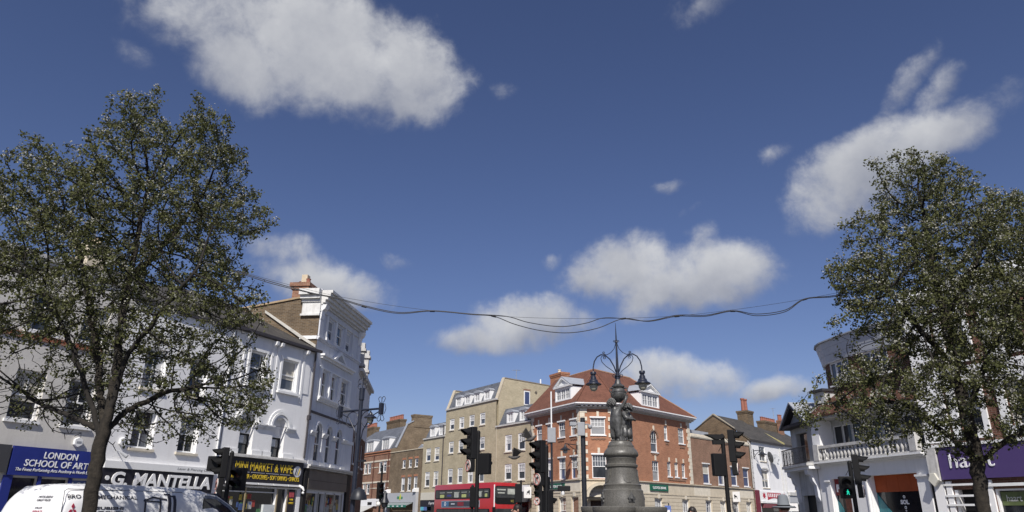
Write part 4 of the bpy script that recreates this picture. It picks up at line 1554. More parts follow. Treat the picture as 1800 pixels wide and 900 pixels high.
b = thing('brick_building', 'three storey tan brick house with a grey slate mansard beside the tall tan one', 'building', FT.w(26, 0, 0), 'brick row behind the bus')
fa = Fac(b, FT, 23.42, 28.60, 0, 9.7, TAN)
for u0 in (24.22, 26.25):
    for z0, z1 in ((7.2, 8.66), (4.47, 6.06)):
        fa.win(u0, u0 + 1.15, z0, z1, .10, bars=2, rows=2, fw=.12, sill=2, glass=GLASSC, glass2=GLASSG)
fa.hole(23.8, 28.3, .4, 2.9, .3)
fa.done()
MB(FT).box(23.81, 28.29, -.29, -.2, .4, 2.9).build('shop_window', SHOPG, b)
cornice(b, FT, 23.42, 28.6, [(9.7, 9.84, .12)], DIRTY, 'eaves_band')
MB(FT).prism([(23.7, -.1, 9.84), (23.7, -.9, 11.5), (23.7, -7, 11.7), (23.7, -7, 9.7), (23.7, -.1, 9.7)], (4.9, 0, 0)).build('mansard', SLATEG, b)
for u in (25.5, 27.6):
    dormer(b, FT, u, -.02, 9.92, 1.2, 1.1, 1.3, ped=False, bars=2, rows=2, glass=GLASSG)
mass(b, FT, 23.42, 28.6, 8, 9.7, TAN)
MB(FT).tube([(28.3, .06, 4), (28.3, .06, 11.0)], .06, 6).build('drainpipe', PIPE, b)
sg = sign('shop_sign', 'cream fascia board between the grey shop and the bus', FT, 23.6, 28.5, 3.05, 3.85, M('cream_fascia', (.60, .57, .48), .6))
sg = sign('shop_sign', 'black fascia with white script between the green shop and the bus', FT, 23.6, 28.5, 2.35, 3.0, BLACKS)
lettering('Fayre', FT, 25.6, 26.9, 2.5, 2.85, .112, WL, sg, shear=.3)
for k, cc in enumerate(((.12, .45, .55), (.10, .16, .38))):
    MB(FT).box(23.7 + .75 * k, 24.4 + .75 * k, .05, .1, 1.95, 2.33).build('notice', M('notice_%d' % k, cc, .6), sg)

b = thing('brick_building', 'dark stock brick building with three narrow white windows on each floor', 'building', FT.w(19, 0, 0), 'brick row behind the bus')
fa = Fac(b, FT, 14.62, 23.40, 0, 8.75, STOCKD)
for u0 in (18.22, 19.9, 21.5):
    fa.win(u0, u0 + .78, 6.76, 7.7, .10, bars=0, fw=.1, sill=2, glass=GLASSG)
    fa.win(u0 - .05, u0 + .85, 4.1, 5.68, .10, bars=0, fw=.1, sill=2, glass=GLASSC, glass2=GLASSG)
    for z in (7.72, 5.70):
        MB(FT).box(u0 - .08, u0 + .9, .003, .03, z, z + .24).build('brick_arch', REDB, b)
fa.hole(15.6, 22.6, .4, 2.75, .4)
fa.done()
MB(FT).box(15.61, 22.59, -.39, -.3, .4, 2.75).build('shop_window', SHOPG, b)
cornice(b, FT, 14.62, 23.4, [(8.75, 8.85, .06)], STONE, 'parapet_coping')
mass(b, FT, 14.62, 23.4, 8, 8.7, STOCKD)
MB(FT).prism([(21.0, -.4, 8.85), (23.0, -.4, 8.85), (22.2, -.4, 9.35)], (0, -3, 0)).build('roof_light', LEAD, b)
GREYF = M('pale_grey_fascia', (.42, .43, .45), .6, .05, 2)
sg = sign('shop_sign', 'pale grey fascia with a small green and yellow logo', FT, 15.4, 22.2, 2.85, 3.92, GREYF, .03, .3)
GRL = M('green_letter', (.03, .22, .10), .5)
lettering('M', FT, 17.9, 18.45, 3.2, 3.55, .302, GRL, sg, bold=.06)
lettering('s', FT, 19.0, 19.4, 3.2, 3.5, .302, GRL, sg, bold=.05)
MB(FT).prism([(18.5, .302, 3.15), (18.8, .302, 3.1), (18.95, .302, 3.4), (18.85, .302, 3.85), (18.55, .302, 3.5)], (0, .03, 0)).build('leaf_logo', M('lime_logo', (.50, .52, .06), .5), sg)
for u in (15.0, 22.55):
    MB(FT).box(u - .3, u + .3, .003, .35, .12, 3.95).build('pilaster', GREYF, b)
    MB(FT).prism([(u - .32, .003, 3.952), (u - .32, .55, 3.952), (u - .32, .5, 4.25), (u - .32, .2, 4.4), (u - .32, .003, 4.4)], (.64, 0, 0)).build('pilaster_cap', TRIM, b)
aw = thing('shop_awning', 'narrow green awning under the pale grey fascia', 'awning', FT.w(19, .3, 2.4))
MB(FT).prism([(15.5, .32, 2.82), (15.5, 1.1, 2.52), (15.5, 1.1, 2.44), (15.5, .32, 2.74)], (6.5, 0, 0)).build('canopy', M('grey_canopy', (.22, .25, .25), .7), aw)
MB(FT).box(15.5, 22.0, 1.101, 1.13, 2.28, 2.53).build('valance', M('green_valance', (.02, .16, .11), .6), aw)
for i in range(5):
    MB(FT).box(16.0 + i * 1.2, 16.5 + i * 1.2, 1.131, 1.136, 2.36, 2.46).build('valance_mark', WL, aw)

b = thing('brick_building', 'red brick house with white bands, dormers and chimney stacks', 'building', FT.w(8, 0, 0), 'brick row behind the bus')
fa = Fac(b, FT, 2.0, 14.60, 0, 9.2, REDB2)
for u0 in (3.4, 6.5, 11.3):
    for z0, z1 in ((6.5, 7.85), (3.95, 5.25)):
        for k in (0, 1):
            fa.win(u0 + 1.25 * k, u0 + 1.0 + 1.25 * k, z0, z1, .10, bars=0, fw=.14, sill=2, glass=GLASS, glass2=GLASSG)
fa.done()
for z0, z1 in ((7.86, 8.06), (5.26, 5.46), (7.15, 7.25), (4.58, 4.68)):
    wide = z1 - z0 > .15
    for a, c in ((2.05, 3.3), (6.05 if not wide else 3.3, 6.4), (9.2 if not wide else 6.3, 11.1), (13.9 if not wide else 11.1, 14.55)):
        bar(b, FT, a, c, z0, z1, .05, STONE2, 'stone_band')
cornice(b, FT, 2.0, 14.6, [(8.75, 8.9, .06), (9.05, 9.2, .16)], REDB, 'brick_cornice')
MB(FT).prism([(2.0, -.05, 9.2), (2.0, -1.3, 11.3), (2.0, -3.2, 12.6), (2.0, -9, 11.9), (2.0, -9, 9.0), (2.0, -.05, 9.0)], (12.3, 0, 0)).build('mansard', SLATEG, b)
for uc in (7.7, 12.6):
    dormer(b, FT, uc, -.12, 9.22, 2.3, 1.55, 1.6, ped=False, bars=3, rows=1, roofmat=LEAD, glass=GLASSG)
mass(b, FT, 2.0, 14.55, 9, 9.1, STOCKD)
FRG = Fr(FT.w(14.6, 0, 0), -FT.n)
MB(FRG).prism([(0.02, -.28, 8.6), (.02, -.28, 9.3), (.7, -.28, 9.45), (2.1, -.28, 12.5), (2.98, -.28, 12.95), (9, -.28, 12.5), (9, -.28, 8.6)], (0, .28, 0)).build('gable_wall', STOCKD, b, label='blank dark brick gable')
MB(FRG).prism([(.62, -.32, 9.5), (2.06, -.32, 12.56), (2.98, -.32, 13.03), (2.98, -.32, 12.93), (2.13, -.32, 12.47), (.74, -.32, 9.45)], (0, .4, 0)).build('coping', LEAD, b)
chimney(b, FRG, 3.05, 5.6, -.9, .05, 12.2, 13.85, STOCKD, 0)
chimney(b, FT, 3.9, 8.3, -4.9, -4.0, 11.5, 13.95, STOCK, 8, ph=.65, pr=.16)
chimney(b, FT, -4.6, -.6, -4.9, -4.0, 9.5, 13.7, STOCK, 8, ph=.6, pr=.15)
for u in (9.75, 14.25):
    MB(FT).tube([(u, .09, 3.2), (u, .09, 8.8)], .06, 6).build('drainpipe', M('rust_pipe', (.10, .04, .03), .7), b)
bar(b, FT, 2.0, 14.6, 3.0, 3.35, .2, TRIM, 'shop_cornice')
sg = sign('shop_sign', 'white fascia with a small black square sign under the red brick house', FT, 3.0, 11.6, 2.45, 3.0, TRIM, .03, .2)
MB(FT).box(9.0, 10.3, .201, .23, 2.6, 2.95).build('name_plate', BLACKP, sg)
aw = thing('shop_awning', 'pale grey awning under the white fascia on the far left', 'awning', FT.w(7, .3, 2.2))
MB(FT).prism([(3.5, .22, 2.44), (3.5, 1.7, 1.75), (3.5, 1.7, 1.68), (3.5, .22, 2.36)], (7.2, 0, 0)).build('canopy', M('pale_canopy', (.45, .45, .43), .8, .1, 3), aw)

# far house past the red brick one
b = thing('brick_building', 'far brick house at the left end of the row behind the tall corner house', 'building', FT.w(-4, 0, 0), 'brick row behind the bus')
fa = Fac(b, FT, -9, 1.98, 0, 9.0, REDB2)
for u0 in (-7.5, -4.2, -1.2):
    for z0 in (3.9, 6.4):
        fa.win(u0, u0 + 1.0, z0, z0 + 1.4, .1, fw=.1, sill=2)
fa.done()
mass(b, FT, -9, 1.98, 8, 9.0, REDB2)
MB(FT).prism([(-9, .2, 8.95), (-9, -4, 12), (-9, -8, 8.95)], (10.95, 0, 0)).build('roof', SLATEG, b)

# ================================================================== TERRACE RIGHT OF THE BANK
b = thing('terraced_house', 'brown brick gabled white fronted house with slate roof and two tall red pots', 'building', FR.w(28, 0, 0), 'white terrace right of the bank')
fa = Fac(b, FR, 24.36, 32.5, 0, 9.42, WHITE)
fa.win(26.45, 28.05, 4.6, 6.36, .14, bars=1, lowbars=True, arch=False, sill=2, glass=GLASSG)
fa.win(26.4, 27.9, 7.35, 8.9, .14, bars=1, lowbars=True, sill=2, glass=GLASSG)
fa.hole(25.6, 31.9, .4, 3.1, .3)
fa.done()
MB(FR).box(25.61, 31.89, -.29, -.2, .4, 3.1).build('shop_window', SHOPG, b)
n = 8
MB(FR).ring([(27.25 + .95 * math.cos(PI * i / n), .003, 6.37 + .32 * math.sin(PI * i / n)) for i in range(n + 1)],
            [(27.25 + .8 * math.cos(PI * i / n), .003, 6.372 + .16 * math.sin(PI * i / n)) for i in range(n + 1)], (0, .08, 0)).build('window_hood', DIRTY, b)
MB(FR).prism([(24.3, .2, 9.40), (24.3, .2, 9.5), (24.3, -4.0, 12.42), (24.3, -9.4, 9.2), (24.3, -9.4, 9.1), (24.3, -4.0, 12.3)], (8.2, 0, 0)).build('roof', SLATE, b)
bar(b, FR, 24.3, 32.5, 9.30, 9.40, .24, PIPE, 'gutter')
FWG = Fr(FR.w(24.36, -9.0, 0), FR.n)
MB(FWG).prism([(0, 0, 0), (9.0, 0, 0), (9.0, 0, 9.3), (5.0, 0, 12.28), (0, 0, 9.2)], (0, -.3, 0)).build('brick_flank', STOCK, b)
MB(FWG).prism([(9.05, -.34, 9.42), (9.05, -.34, 9.52), (5.0, -.34, 12.54), (3.5, -.34, 11.6), (3.5, -.34, 11.45), (5.0, -.34, 12.40)], (0, .38, 0)).build('verge', M('verge_mortar', (.33, .29, .22), .9), b)
MB(FWG).tube([(8.8, .06, 9.3), (9.05, .10, 9.0), (8.95, .06, 4.5)], .05, 6).build('drainpipe', DIRTY, b)
mass(b, FR, 24.7, 32.5, 8.9, 9.3, WHITE2)
chimney(b, FR, 31.4, 32.9, -4.6, -3.3, 10.5, 13.6, STOCK, 2, ph=1.5, pr=.2, cap=.1)
for u, z0, z1 in ((31.5, 4.3, 9.0), (32.3, 4.3, 6.0)):
    MB(FR).tube([(u, .07, z0), (u, .07, z1)], .06, 6).build('drainpipe', M('white_pipe', (.6, .6, .58), .6), b)


def dish(label, F, u, z, r=.55, col=None, face=(-.5, -.4)):
    o = thing('satellite_dish', label, 'satellite dish', F.w(u, 0, z), 'satellite dishes on the white house')
    T = Matrix.Translation(F.w(u, .55, z) - F.w(u, 0, z)) @ Vector((F.n.x + face[0], F.n.y + face[1], .35)).to_track_quat('Z', 'Y').to_matrix().to_4x4()
    mb = MB(None, T)
    mb.lathe([(.01, 0.0), (r * .5, .03), (r, .12), (r * 1.02, .13), (r * .5, .05), (.01, .02)], 0, 0, 18)
    mb.build('reflector', col or M('dish_grey', (.42, .43, .44), .6), o, smooth=True)
    mb = MB(None, T)
    mb.tube([(0, -r * .8, .1), (0, -r * .3, .6)], .02, 5)
    mb.box(-.06, .06, -r * .3 - .05, -r * .3 + .05, .55, .68)
    mb.build('feed_arm', GREYM, o)
    mb = MB(F)
    mb.tube([(u, .02, z - .3), (u, .3, z - .2), (u, .55, z)], .03, 6)
    mb.build('mount', GREYM, o)
    return o


dish('dark satellite dish seen nearly edge on beside the wall lantern', FR, 27.6, 7.75, .6, M('dish_dark', (.10, .105, .11), .6), (.9, .9))
dish('pale satellite dish right of the dark one on the white wall', FR, 29.1, 7.55, .62)
wall_lantern('black lantern on the white house near the satellite dishes', FR, 25.0, 8.1, 1.0, 1.4)

sg = sign('shop_sign', 'white fascia with red arch lettering between two red maple leaves', FR, 25.3, 32.0, 3.18, 4.2, TRIM, .05, .14)
RED = M('sign_red', (.42, .03, .05), .5)
n = 10
arch = [(27.0 + 3.3 * i / n, .142, 4.12 - .06 * math.sin(PI * i / n) * 0 - .02) for i in range(n + 1)]
low = [(30.3 - 3.3 * i / n, .142, 3.35 + .22 * math.sin(PI * i / n)) for i in range(n + 1)]
MB(FR).prism(arch + low, (0, .02, 0)).build('red_arch', RED, sg)
for i in range(7):
    MB(FR).box(27.22 + i * .44, 27.42 + i * .44, .163, .18, 3.66, 4.02).build('white_stroke', WL, sg)
for u in (26.2, 31.2):
    pts = []
    for k in range(14):
        r = .36 if k % 2 == 0 else .2
        a = PI / 2 + 2 * PI * k / 14
        pts.append((u + r * math.cos(a) * 1.1, .142, 3.78 + r * math.sin(a)))
    MB(FR).prism(pts, (0, .02, 0)).build('leaf_emblem', RED, sg)
bar(b, FR, 25.3, 32.0, 3.02, 3.15, .35, TRIM, 'awning_box')
bar(b, FR, 24.4, 25.25, .3, 4.3, .12, M('maroon_paint', (.16, .025, .04), .5), 'pilaster')
MB(FR).box(25.7, 31.8, .02, .3, 2.55, 3.0).build('shutter_box', M('maroon_shutter', (.20, .06, .07), .6), b)
MB(FR).box(26.2, 31.0, -.18, -.12, 1.5, 2.1).build('window_sign', M('bright_red_sign', (.55, .035, .025), .5), b)
sp = thing('hanging_sign', 'small white projecting sign between the red and the grey shop', 'hanging sign', FR.w(32.1, .2, 2.3))
MB(FR).box(31.95, 32.05, .15, 1.2, 2.25, 3.1).build('panel', TRIM, sp, bevel=.01)
MB(FR).box(32.0, 32.1, .0, 1.2, 3.102, 3.15).build('bracket', IRON, sp)
MB(FR).box(31.94, 31.95, .4, .9, 2.62, 2.8).build('emblem', IRON, sp)

b = thing('terraced_house', 'white fronted house beyond the red pots with grey shop fascia', 'building', FR.w(36, 0, 0), 'white terrace right of the bank')
fa = Fac(b, FR, 32.52, 42, 0, 9.5, WHITE)
fa.win(34.6, 36.2, 4.5, 6.32, .14, bars=1, lowbars=True, sill=2, glass=GLASSG)
fa.win(34.9, 36.3, 7.5, 9.05, .14, bars=1, lowbars=True, sill=2, glass=GLASSG)
fa.hole(33, 41, .4, 3.0, .3)
fa.done()
MB(FR).box(33.01, 40.99, -.29, -.2, .4, 3.0).build('shop_window', SHOPG, b)
MB(FR).prism([(32.5, .2, 9.48), (32.5, .2, 9.58), (32.5, -4.0, 12.0), (32.5, -9, 9.3), (32.5, -4, 11.9)], (9.6, 0, 0)).build('roof', SLATE, b)
MB(FR).prism([(32.4, .22, 9.5), (32.4, .22, 9.66), (32.4, -4.0, 12.2), (32.4, -4, 12.0)], (.35, 0, 0)).build('party_coping', M('mossy_coping', (.36, .32, .15), .9), b)
bar(b, FR, 32.5, 42, 9.38, 9.48, .24, PIPE, 'gutter')
mass(b, FR, 32.52, 42, 8.9, 9.4, WHITE2)
chimney(b, FR, 36.3, 40.3, -4.5, -3.5, 10.5, 12.9, STOCK, 7, ph=.5, pr=.17)
chimney(b, FR, 39.6, 40.4, -3.4, -2.9, 10.5, 13.2, CHIMB, 2, ph=.7, pr=.17)
aerial('long thin aerial on the chimney of the far white house', FR, 40.0, -3.9, 13.2, 1.6)
bar(b, FR, 32.55, 42, 3.95, 4.3, .25, DIRTY, 'shop_cornice')
sg = sign('shop_sign', 'pale grey fascia with dark script right of the red shop', FR, 32.6, 41.5, 3.05, 3.92, GREYF, .05, .14)
lettering('Gianna', FR, 34.7, 37.4, 3.3, 3.75, .142, IRON, sg, shear=.35)

# distant houses closing the view between the terrace and the balustraded corner
b = thing('far_house', 'distant brown roofed house behind the balustraded corner building', 'building', FR.w(48, 0, 0))
MB(FR).box(43, 56, -8, 0, 0, 8.6).build('wall', REDB2, b)
MB(FR).prism([(42.8, .3, 8.61), (42.8, -4, 11.6), (42.8, -8.3, 8.61)], (13.4, 0, 0)).build('roof', TILEB, b)
# ================================================================== RIGHT: BALUSTRADED CORNER BUILDING
b = thing('corner_building', 'white corner shop with stone balustrade, tiled roof and curved metal eaves', 'building', FG.w(3, 0, 0))
GL_ = 6.56
fa = Fac(b, FG, 0, GL_, 0, 3.86, WHITE)
fa.hole(.82, 2.0, .3, 3.24, .35)
fa.hole(3.18, 5.80, .12, 3.28, .45)
fa.done()
MB(FG).box(.822, 1.998, -.34, -.2, .3, 2.55).build('shop_window', SHOPG, b)
MB(FG).box(.822, 1.998, -.34, -.14, 2.55, 3.238).build('window_header', M('dark_red_board', (.22, .018, .02), .5), b)
lettering('POI', FG, .92, 1.62, 2.68, 3.02, -.138, WL, b, name='window_lettering', bold=.06)
TEAL = M('teal_panel', (.03, .17, .20), .5)
MB(FG).prism([(.83, -.196, 2.4), (.83, -.196, 1.5), (1.15, -.196, 1.5), (1.15, -.196, 1.95)], (0, .02, 0)).build('teal_panel', TEAL, b)
MB(FG).box(1.35, 1.9, -.196, -.17, 1.3, 2.4).build('food_poster', M('food_poster', (.26, .09, .05), .6, .6, 9), b)
MB(FG).box(3.182, 5.798, -.44, -.3, .12, 3.278).build('shop_window', SHOPG, b)
ORANGE = M('orange_blind', (.36, .065, .012), .7, .12, 2)
bl = MB(FG)
for i in range(8):
    a, c = 3.19 + i * .325, 3.19 + (i + 1) * .325
    bl.box(a, c - .004, -.29, -.262 + .004 * (i % 2), 2.62, 3.27)
bl.build('orange_blind', ORANGE, b)
MB(FG).prism([(3.2, -.297, 2.6), (3.2, -.297, .5), (3.95, -.297, .5), (3.95, -.297, 1.75)], (0, .02, 0)).build('teal_panel', TEAL, b)
lettering('SOL', FG, 4.42, 4.86, 2.14, 2.31, -.296, WL, b, name='window_lettering', bold=.05)
for z, r in ((2.42, .06), (2.02, .06), (1.9, .035)):
    MB(FG).ring([(4.64 + r * math.cos(PI * i / 6), -.297, z + r * math.sin(PI * i / 6)) for i in range(12)], [(4.64 + r * .5 * math.cos(PI * i / 6), -.297, z + r * .5 * math.sin(PI * i / 6)) for i in range(12)], (0, .01, 0)).build('ring_logo', WL, b)
MB(FG).box(4.55, 4.58, -.297, -.28, .6, 1.9).build('mullion', BLACKP, b)
for u0, u1 in ((.52, .8), (2.03, 3.15), (5.84, 6.42)):
    MB(FG).box(u0, u1, .003, .07, .12, 3.05).build('pilaster', WHITE, b)
    cornice(b, FG, u0 - .03, u1 + .03, [(3.05, 3.12, .09), (3.121, 3.2, .14)], TRIM, 'pilaster_cap')
MB(FG).box(3.08, 3.15, .072, .12, .12, 3.04).build('pilaster_bead', TRIM, b)
bar(b, FG, 6.44, 6.56, .1, 3.8, .02, DARK, 'recess_shade_strip')  # dark strip on the wall, stands in for the shade of a recess
cornice(b, FG, -.05, GL_, [(3.80, 3.86, .08), (3.861, 3.92, .22), (3.921, 3.985, .36)], TRIM, 'balcony_cornice', e=.0)
MB(FG).box(-.35, GL_, -1.3, .30, 3.986, 4.06).build('balcony_slab', DIRTY, b)
# balustrade: every baluster turned on its own
mb = MB()
mb.lathe([(.055, 0), (.055, .03), (.035, .05), (.05, .1), (.075, .18), (.065, .26), (.035, .36), (.03, .42), (.05, .45), (.055, .47), (.055, .5)], 0, 0, 10)
bal = mb.build('baluster', DIRTY, b, smooth=True)
k = 24
xs = [u for u in [.62 + i * .235 for i in range(k)] if u < 6.0]
for i, u in enumerate(xs):
    o = bal if i == 0 else bal.copy()
    if i:
        COL.objects.link(o)
    o.location = FG.w(u, .2, 4.06) - b.location
MB(FG).box(.45, 6.1, .1, .30, 4.561, 4.68).build('handrail', DIRTY, b)
for u in (.42, 6.2):
    MB(FG).box(u - .17, u + .17, .06, .33, 4.061, 4.75).build('rail_pier', DIRTY, b)
# first floor behind the balcony
f1 = Fac(b, FG.sub(0, -.6), 0, GL_, 4.06, 5.86, GREYR)
for i in range(6):
    f1.win(.62 + i * .62, 1.22 + i * .62, 4.5, 5.6, .1, sash=False, fw=.035, sill=0, glass=SHOPG, fmat=TRIM)
f1.win(4.9, 5.9, 4.2, 5.6, .1, sash=False, fw=.05, sill=0, glass=SHOPG)
f1.done()
MB(FG).box(.02, .55, -.598, .12, 4.06, 5.85).build('balcony_pier', WHITE, b)
MB(FG).box(-.05, GL_, -.9, .25, 5.861, 5.96).build('eaves_board', DIRTY, b)
MB(FG).prism([(.0, .36, 5.961), (.0, .36, 6.02), (.0, -1.5, 7.30), (.0, -1.5, 5.961)], (GL_, 0, 0)).build('tiled_roof', TILEB, b)
# canted end with iron balcony, consoles and little pediment
FGS = Fr((14.25, 33.86), -azv(1.0))
fs = Fac(b, FGS, -2.9, -.003, 0, 5.85, GREYR)
fs.hole(-2.2, -.8, 4.1, 5.5, .3)
fs.hole(-2.2, -.7, .12, 2.6, .3)
fs.done()
MB(FGS).box(-2.19, -.81, -.29, -.2, 4.1, 5.5).build('balcony_door', SHOPG, b)
MB(FGS).box(-2.19, -.71, -.29, -.2, .12, 2.6).build('shop_door', BLACKP, b)
MB(FGS).box(-2.95, .3, .003, .62, 3.86, 3.98).build('balcony_slab', DIRTY, b)
MB(FGS).box(-2.93, .28, .003, .52, 3.72, 3.859).build('balcony_moulding', TRIM, b)
for u in (-2.75, -.45):
    MB(FGS).prism([(u, .004, 3.719), (u, .48, 3.719), (u, .46, 3.5), (u, .3, 3.42), (u, .26, 3.2), (u, .12, 3.0), (u, .10, 2.5), (u, .004, 2.3)], (.34, 0, 0)).build('console', WHITE2, b)
ir = MB(FGS)
for i in range(25):
    u = -2.9 + i * .13
    ir.box(u - .010, u + .010, .54, .56, 3.98, 4.72)
ir.box(-2.92, .24, .53, .57, 4.72, 4.76)
ir.box(-2.92, .24, .535, .565, 4.02, 4.05)
for i in range(12):
    u = -2.83 + i * .26
    ir.tube([(u + .09 * math.cos(a * PI / 5), .55, 4.40 + .16 * math.sin(a * PI / 5)) for a in range(10)], .008, 4, True)
for i in range(4):
    ir.box(-2.92, -2.9, .02 + i * .15, .04 + i * .15, 3.98, 4.72)
ir.build('iron_railing', IRON, b)
TIMB = M('dark_timber', (.035, .033, .036), .7, .2, 4)
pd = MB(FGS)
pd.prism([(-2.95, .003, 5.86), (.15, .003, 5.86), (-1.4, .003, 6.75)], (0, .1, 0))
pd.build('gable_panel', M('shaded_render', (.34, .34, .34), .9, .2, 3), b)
MB(FGS).ring([(-3.15, -.02, 5.78), (.35, -.02, 5.78), (-1.4, -.02, 6.9)], [(-2.7, -.02, 5.93), (-.1, -.02, 5.93), (-1.4, -.02, 6.7)], (0, .45, 0)).build('bargeboard', TIMB, b)
MB(FGS).prism([(-3.2, .48, 5.84), (-1.4, .48, 6.98), (.4, .48, 5.84), (.35, .48, 5.78), (-1.4, .48, 6.9), (-3.15, .48, 5.78)], (0, -3.0, 0)).build('gable_roof', LEAD, b)
MB(FG).box(-.55, .25, -1.5, -.7, 5.9, 7.3).build('roof_block', GREYR, b)
MB(FG).box(-.65, .35, -1.6, -.55, 7.301, 7.42).build('roof_block_cap', TIMB, b)
# curved brick attic with metal eaves
path = [(-2.1, -5.0), (-2.05, -4.2), (-1.9, -3.4), (-1.62, -2.7), (-1.2, -2.12), (-.65, -1.75), (-.15, -1.56), (1.35, -1.42), (2.35, -1.42), (3.75, -1.52), (5.2, -1.75), (6.5, -2.05)]


def band(root, F, path, e0, e1, z0, z1, e0b, e1b, mat, name, pieces=False):
    """strip following a plan path in the wall frame; e = outward offsets at bottom and top"""
    def offs(e):
        r = []
        for i, (u, d) in enumerate(path):
            a, c = path[max(i - 1, 0)], path[min(i + 1, len(path) - 1)]
            tx, ty = c[0] - a[0], c[1] - a[1]
            l_ = math.hypot(tx, ty)
            r.append((u - ty / l_ * e, d + tx / l_ * e))
        return r
    A, B, A2, B2 = offs(e0), offs(e1), offs(e0b), offs(e1b)
    mbs = []
    cur = MB(F)
    for i in range(len(path) - 1):
        q = [(A[i], z0), (A[i + 1], z0), (B[i + 1], z0), (B[i], z0), (A2[i], z1), (A2[i + 1], z1), (B2[i + 1], z1), (B2[i], z1)]
        ix = [cur.p(x[0], x[1], z) for x, z in q]
        for f in ((0, 1, 2, 3), (4, 7, 6, 5), (0, 4, 5, 1), (1, 5, 6, 2), (2, 6, 7, 3), (3, 7, 4, 0)):
            cur.f.append([ix[t] for t in f])
        if pieces:
            mbs.append(cur.build(name, mat, root))
            cur = MB(F)
    return mbs if pieces else cur.build(name, mat, root)


def sub_path(path, a, c):
    """part of the path between two u values on the front stretch"""
    pts = [(a, np.interp(a, [p[0] for p in path[5:]], [p[1] for p in path[5:]]))]
    pts += [p for p in path[5:] if a < p[0] < c]
    pts += [(c, np.interp(c, [p[0] for p in path[5:]], [p[1] for p in path[5:]]))]
    return pts


W1, W2 = (-.15, 1.35), (2.35, 3.75)
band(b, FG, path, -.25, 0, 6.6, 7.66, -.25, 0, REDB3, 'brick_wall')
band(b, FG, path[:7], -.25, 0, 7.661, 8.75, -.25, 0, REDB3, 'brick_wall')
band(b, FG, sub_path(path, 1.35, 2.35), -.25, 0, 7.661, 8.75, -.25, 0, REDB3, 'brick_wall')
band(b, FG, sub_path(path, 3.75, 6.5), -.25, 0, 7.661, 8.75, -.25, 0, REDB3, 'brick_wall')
for a, c in (W1, W2):
    p0, p1 = FG.w(a, np.interp(a, [p[0] for p in path[5:]], [p[1] for p in path[5:]]), 0), FG.w(c, np.interp(c, [p[0] for p in path[5:]], [p[1] for p in path[5:]]), 0)
    FW = Fr((p0.x, p0.y), (p1.x - p0.x, p1.y - p0.y))
    LW = (p1 - p0).length
    for i in range(3):
        mb = MB(FW)
        x0, x1 = LW * i / 3 + .005, LW * (i + 1) / 3 - .005
        mb.ring(outline(x0, x1, 7.665, 8.74, False, 0, -.10), outline(x0, x1, 7.665, 8.74, False, .06, -.10), (0, .09, 0))
        w = mb.build('window', TRIM, b)
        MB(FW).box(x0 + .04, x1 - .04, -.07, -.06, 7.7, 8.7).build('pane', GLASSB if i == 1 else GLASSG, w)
    MB(FW).box(-.08, LW + .08, -.08, .08, 7.58, 7.66).build('sill', TRIM, b)
# metal eaves in separate sheets
fine = []
for (a, c) in zip(path, path[1:]):
    k = 2 if math.hypot(c[0] - a[0], c[1] - a[1]) > .9 else 1
    fine += [(a[0] + (c[0] - a[0]) * t / k, a[1] + (c[1] - a[1]) * t / k) for t in range(k)]
fine.append(path[-1])
band(b, FG, path, -.3, .10, 8.751, 8.80, -.3, .10, TRIM, 'eaves_soffit')
for z0, z1, o0, o1 in ((8.80, 9.12, .12, .18), (9.126, 9.45, .19, .26), (9.456, 9.74, .27, .33)):
    band(b, FG, fine, -.1, o0, z0, z1, -.1, o1, ZINC, 'metal_panel', True)
band(b, FG, path, -.2, .42, 9.741, 9.80, -.2, .42, LEAD, 'roof_edge')
MB(FG).prism([(u, d, 9.6) for u, d in path] + [(6.5, -8, 9.6), (-2.1, -8, 9.6)], (0, 0, .14)).build('flat_roof', LEAD, b)
MB(FG).prism([(-1.9, -4.0, 0), (-1.2, -2.4, 0), (.0, -1.75, 0), (6.5, -2.4, 0), (6.5, -8, 0), (-1.9, -8, 0)], (0, 0, 9.5)).build('side_wall', REDB3, b)

# ================================================================== RIGHT: ESTATE AGENT
b = thing('estate_agent_building', 'brick and white building above the purple estate agent shop', 'building', FH.w(4, 0, 0))
fa = Fac(b, FH, 0, 11, 0, 10.0, REDB3)
for u0, u1 in ((1.5, 2.35), (3.3, 4.05), (5.9, 6.8), (8.3, 9.2)):
    fa.win(u0, u1, 4.62, 6.1, .16, fw=.07, sill=.08, glass=GLASSG, glass2=GLASS)
    fa.win(u0, u1, 7.35, 8.85, .16, fw=.07, sill=.08, glass=GLASSG, glass2=GLASS)
fa.hole(.72, 1.95, .12, 2.62, .4)
fa.hole(2.2, 5.6, .6, 2.6, .25)
fa.hole(6.2, 10, .6, 2.6, .25)
fa.done()
for u0, u1 in ((1.5, 2.35), (3.3, 4.05), (5.9, 6.8), (8.3, 9.2)):
    for z0, z1 in ((4.62, 6.1), (7.35, 8.85)):
        MB(FH).ring([(u0 - .3, .003, z0 - .3), (u1 + .2, .003, z0 - .3), (u1 + .2, .003, z1 + .3), (u0 - .3, .003, z1 + .3)],
                    [(u0 - .002, .003, z0 - .1), (u1 + .002, .003, z0 - .1), (u1 + .002, .003, z1 + .002), (u0 - .002, .003, z1 + .002)], (0, .07, 0)).build('window_surround', TRIM, b)
bar(b, FH, 0, 11, 6.42, 6.9, .06, WHITE, 'render_band')
bar(b, FH, 0, 1.05, 6.92, 9.2, .05, WHITE, 'render_panel')
bar(b, FH, 0, 1.05, 4.25, 6.4, .05, WHITE, 'render_panel')
cornice(b, FH, 0, 11, [(9.25, 9.6, .06), (9.601, 9.75, .18), (9.751, 9.9, .30)], TRIM, 'cornice')
MB(FH).box(0, 11, -.35, .05, 9.901, 10.25).build('parapet', WHITE, b)
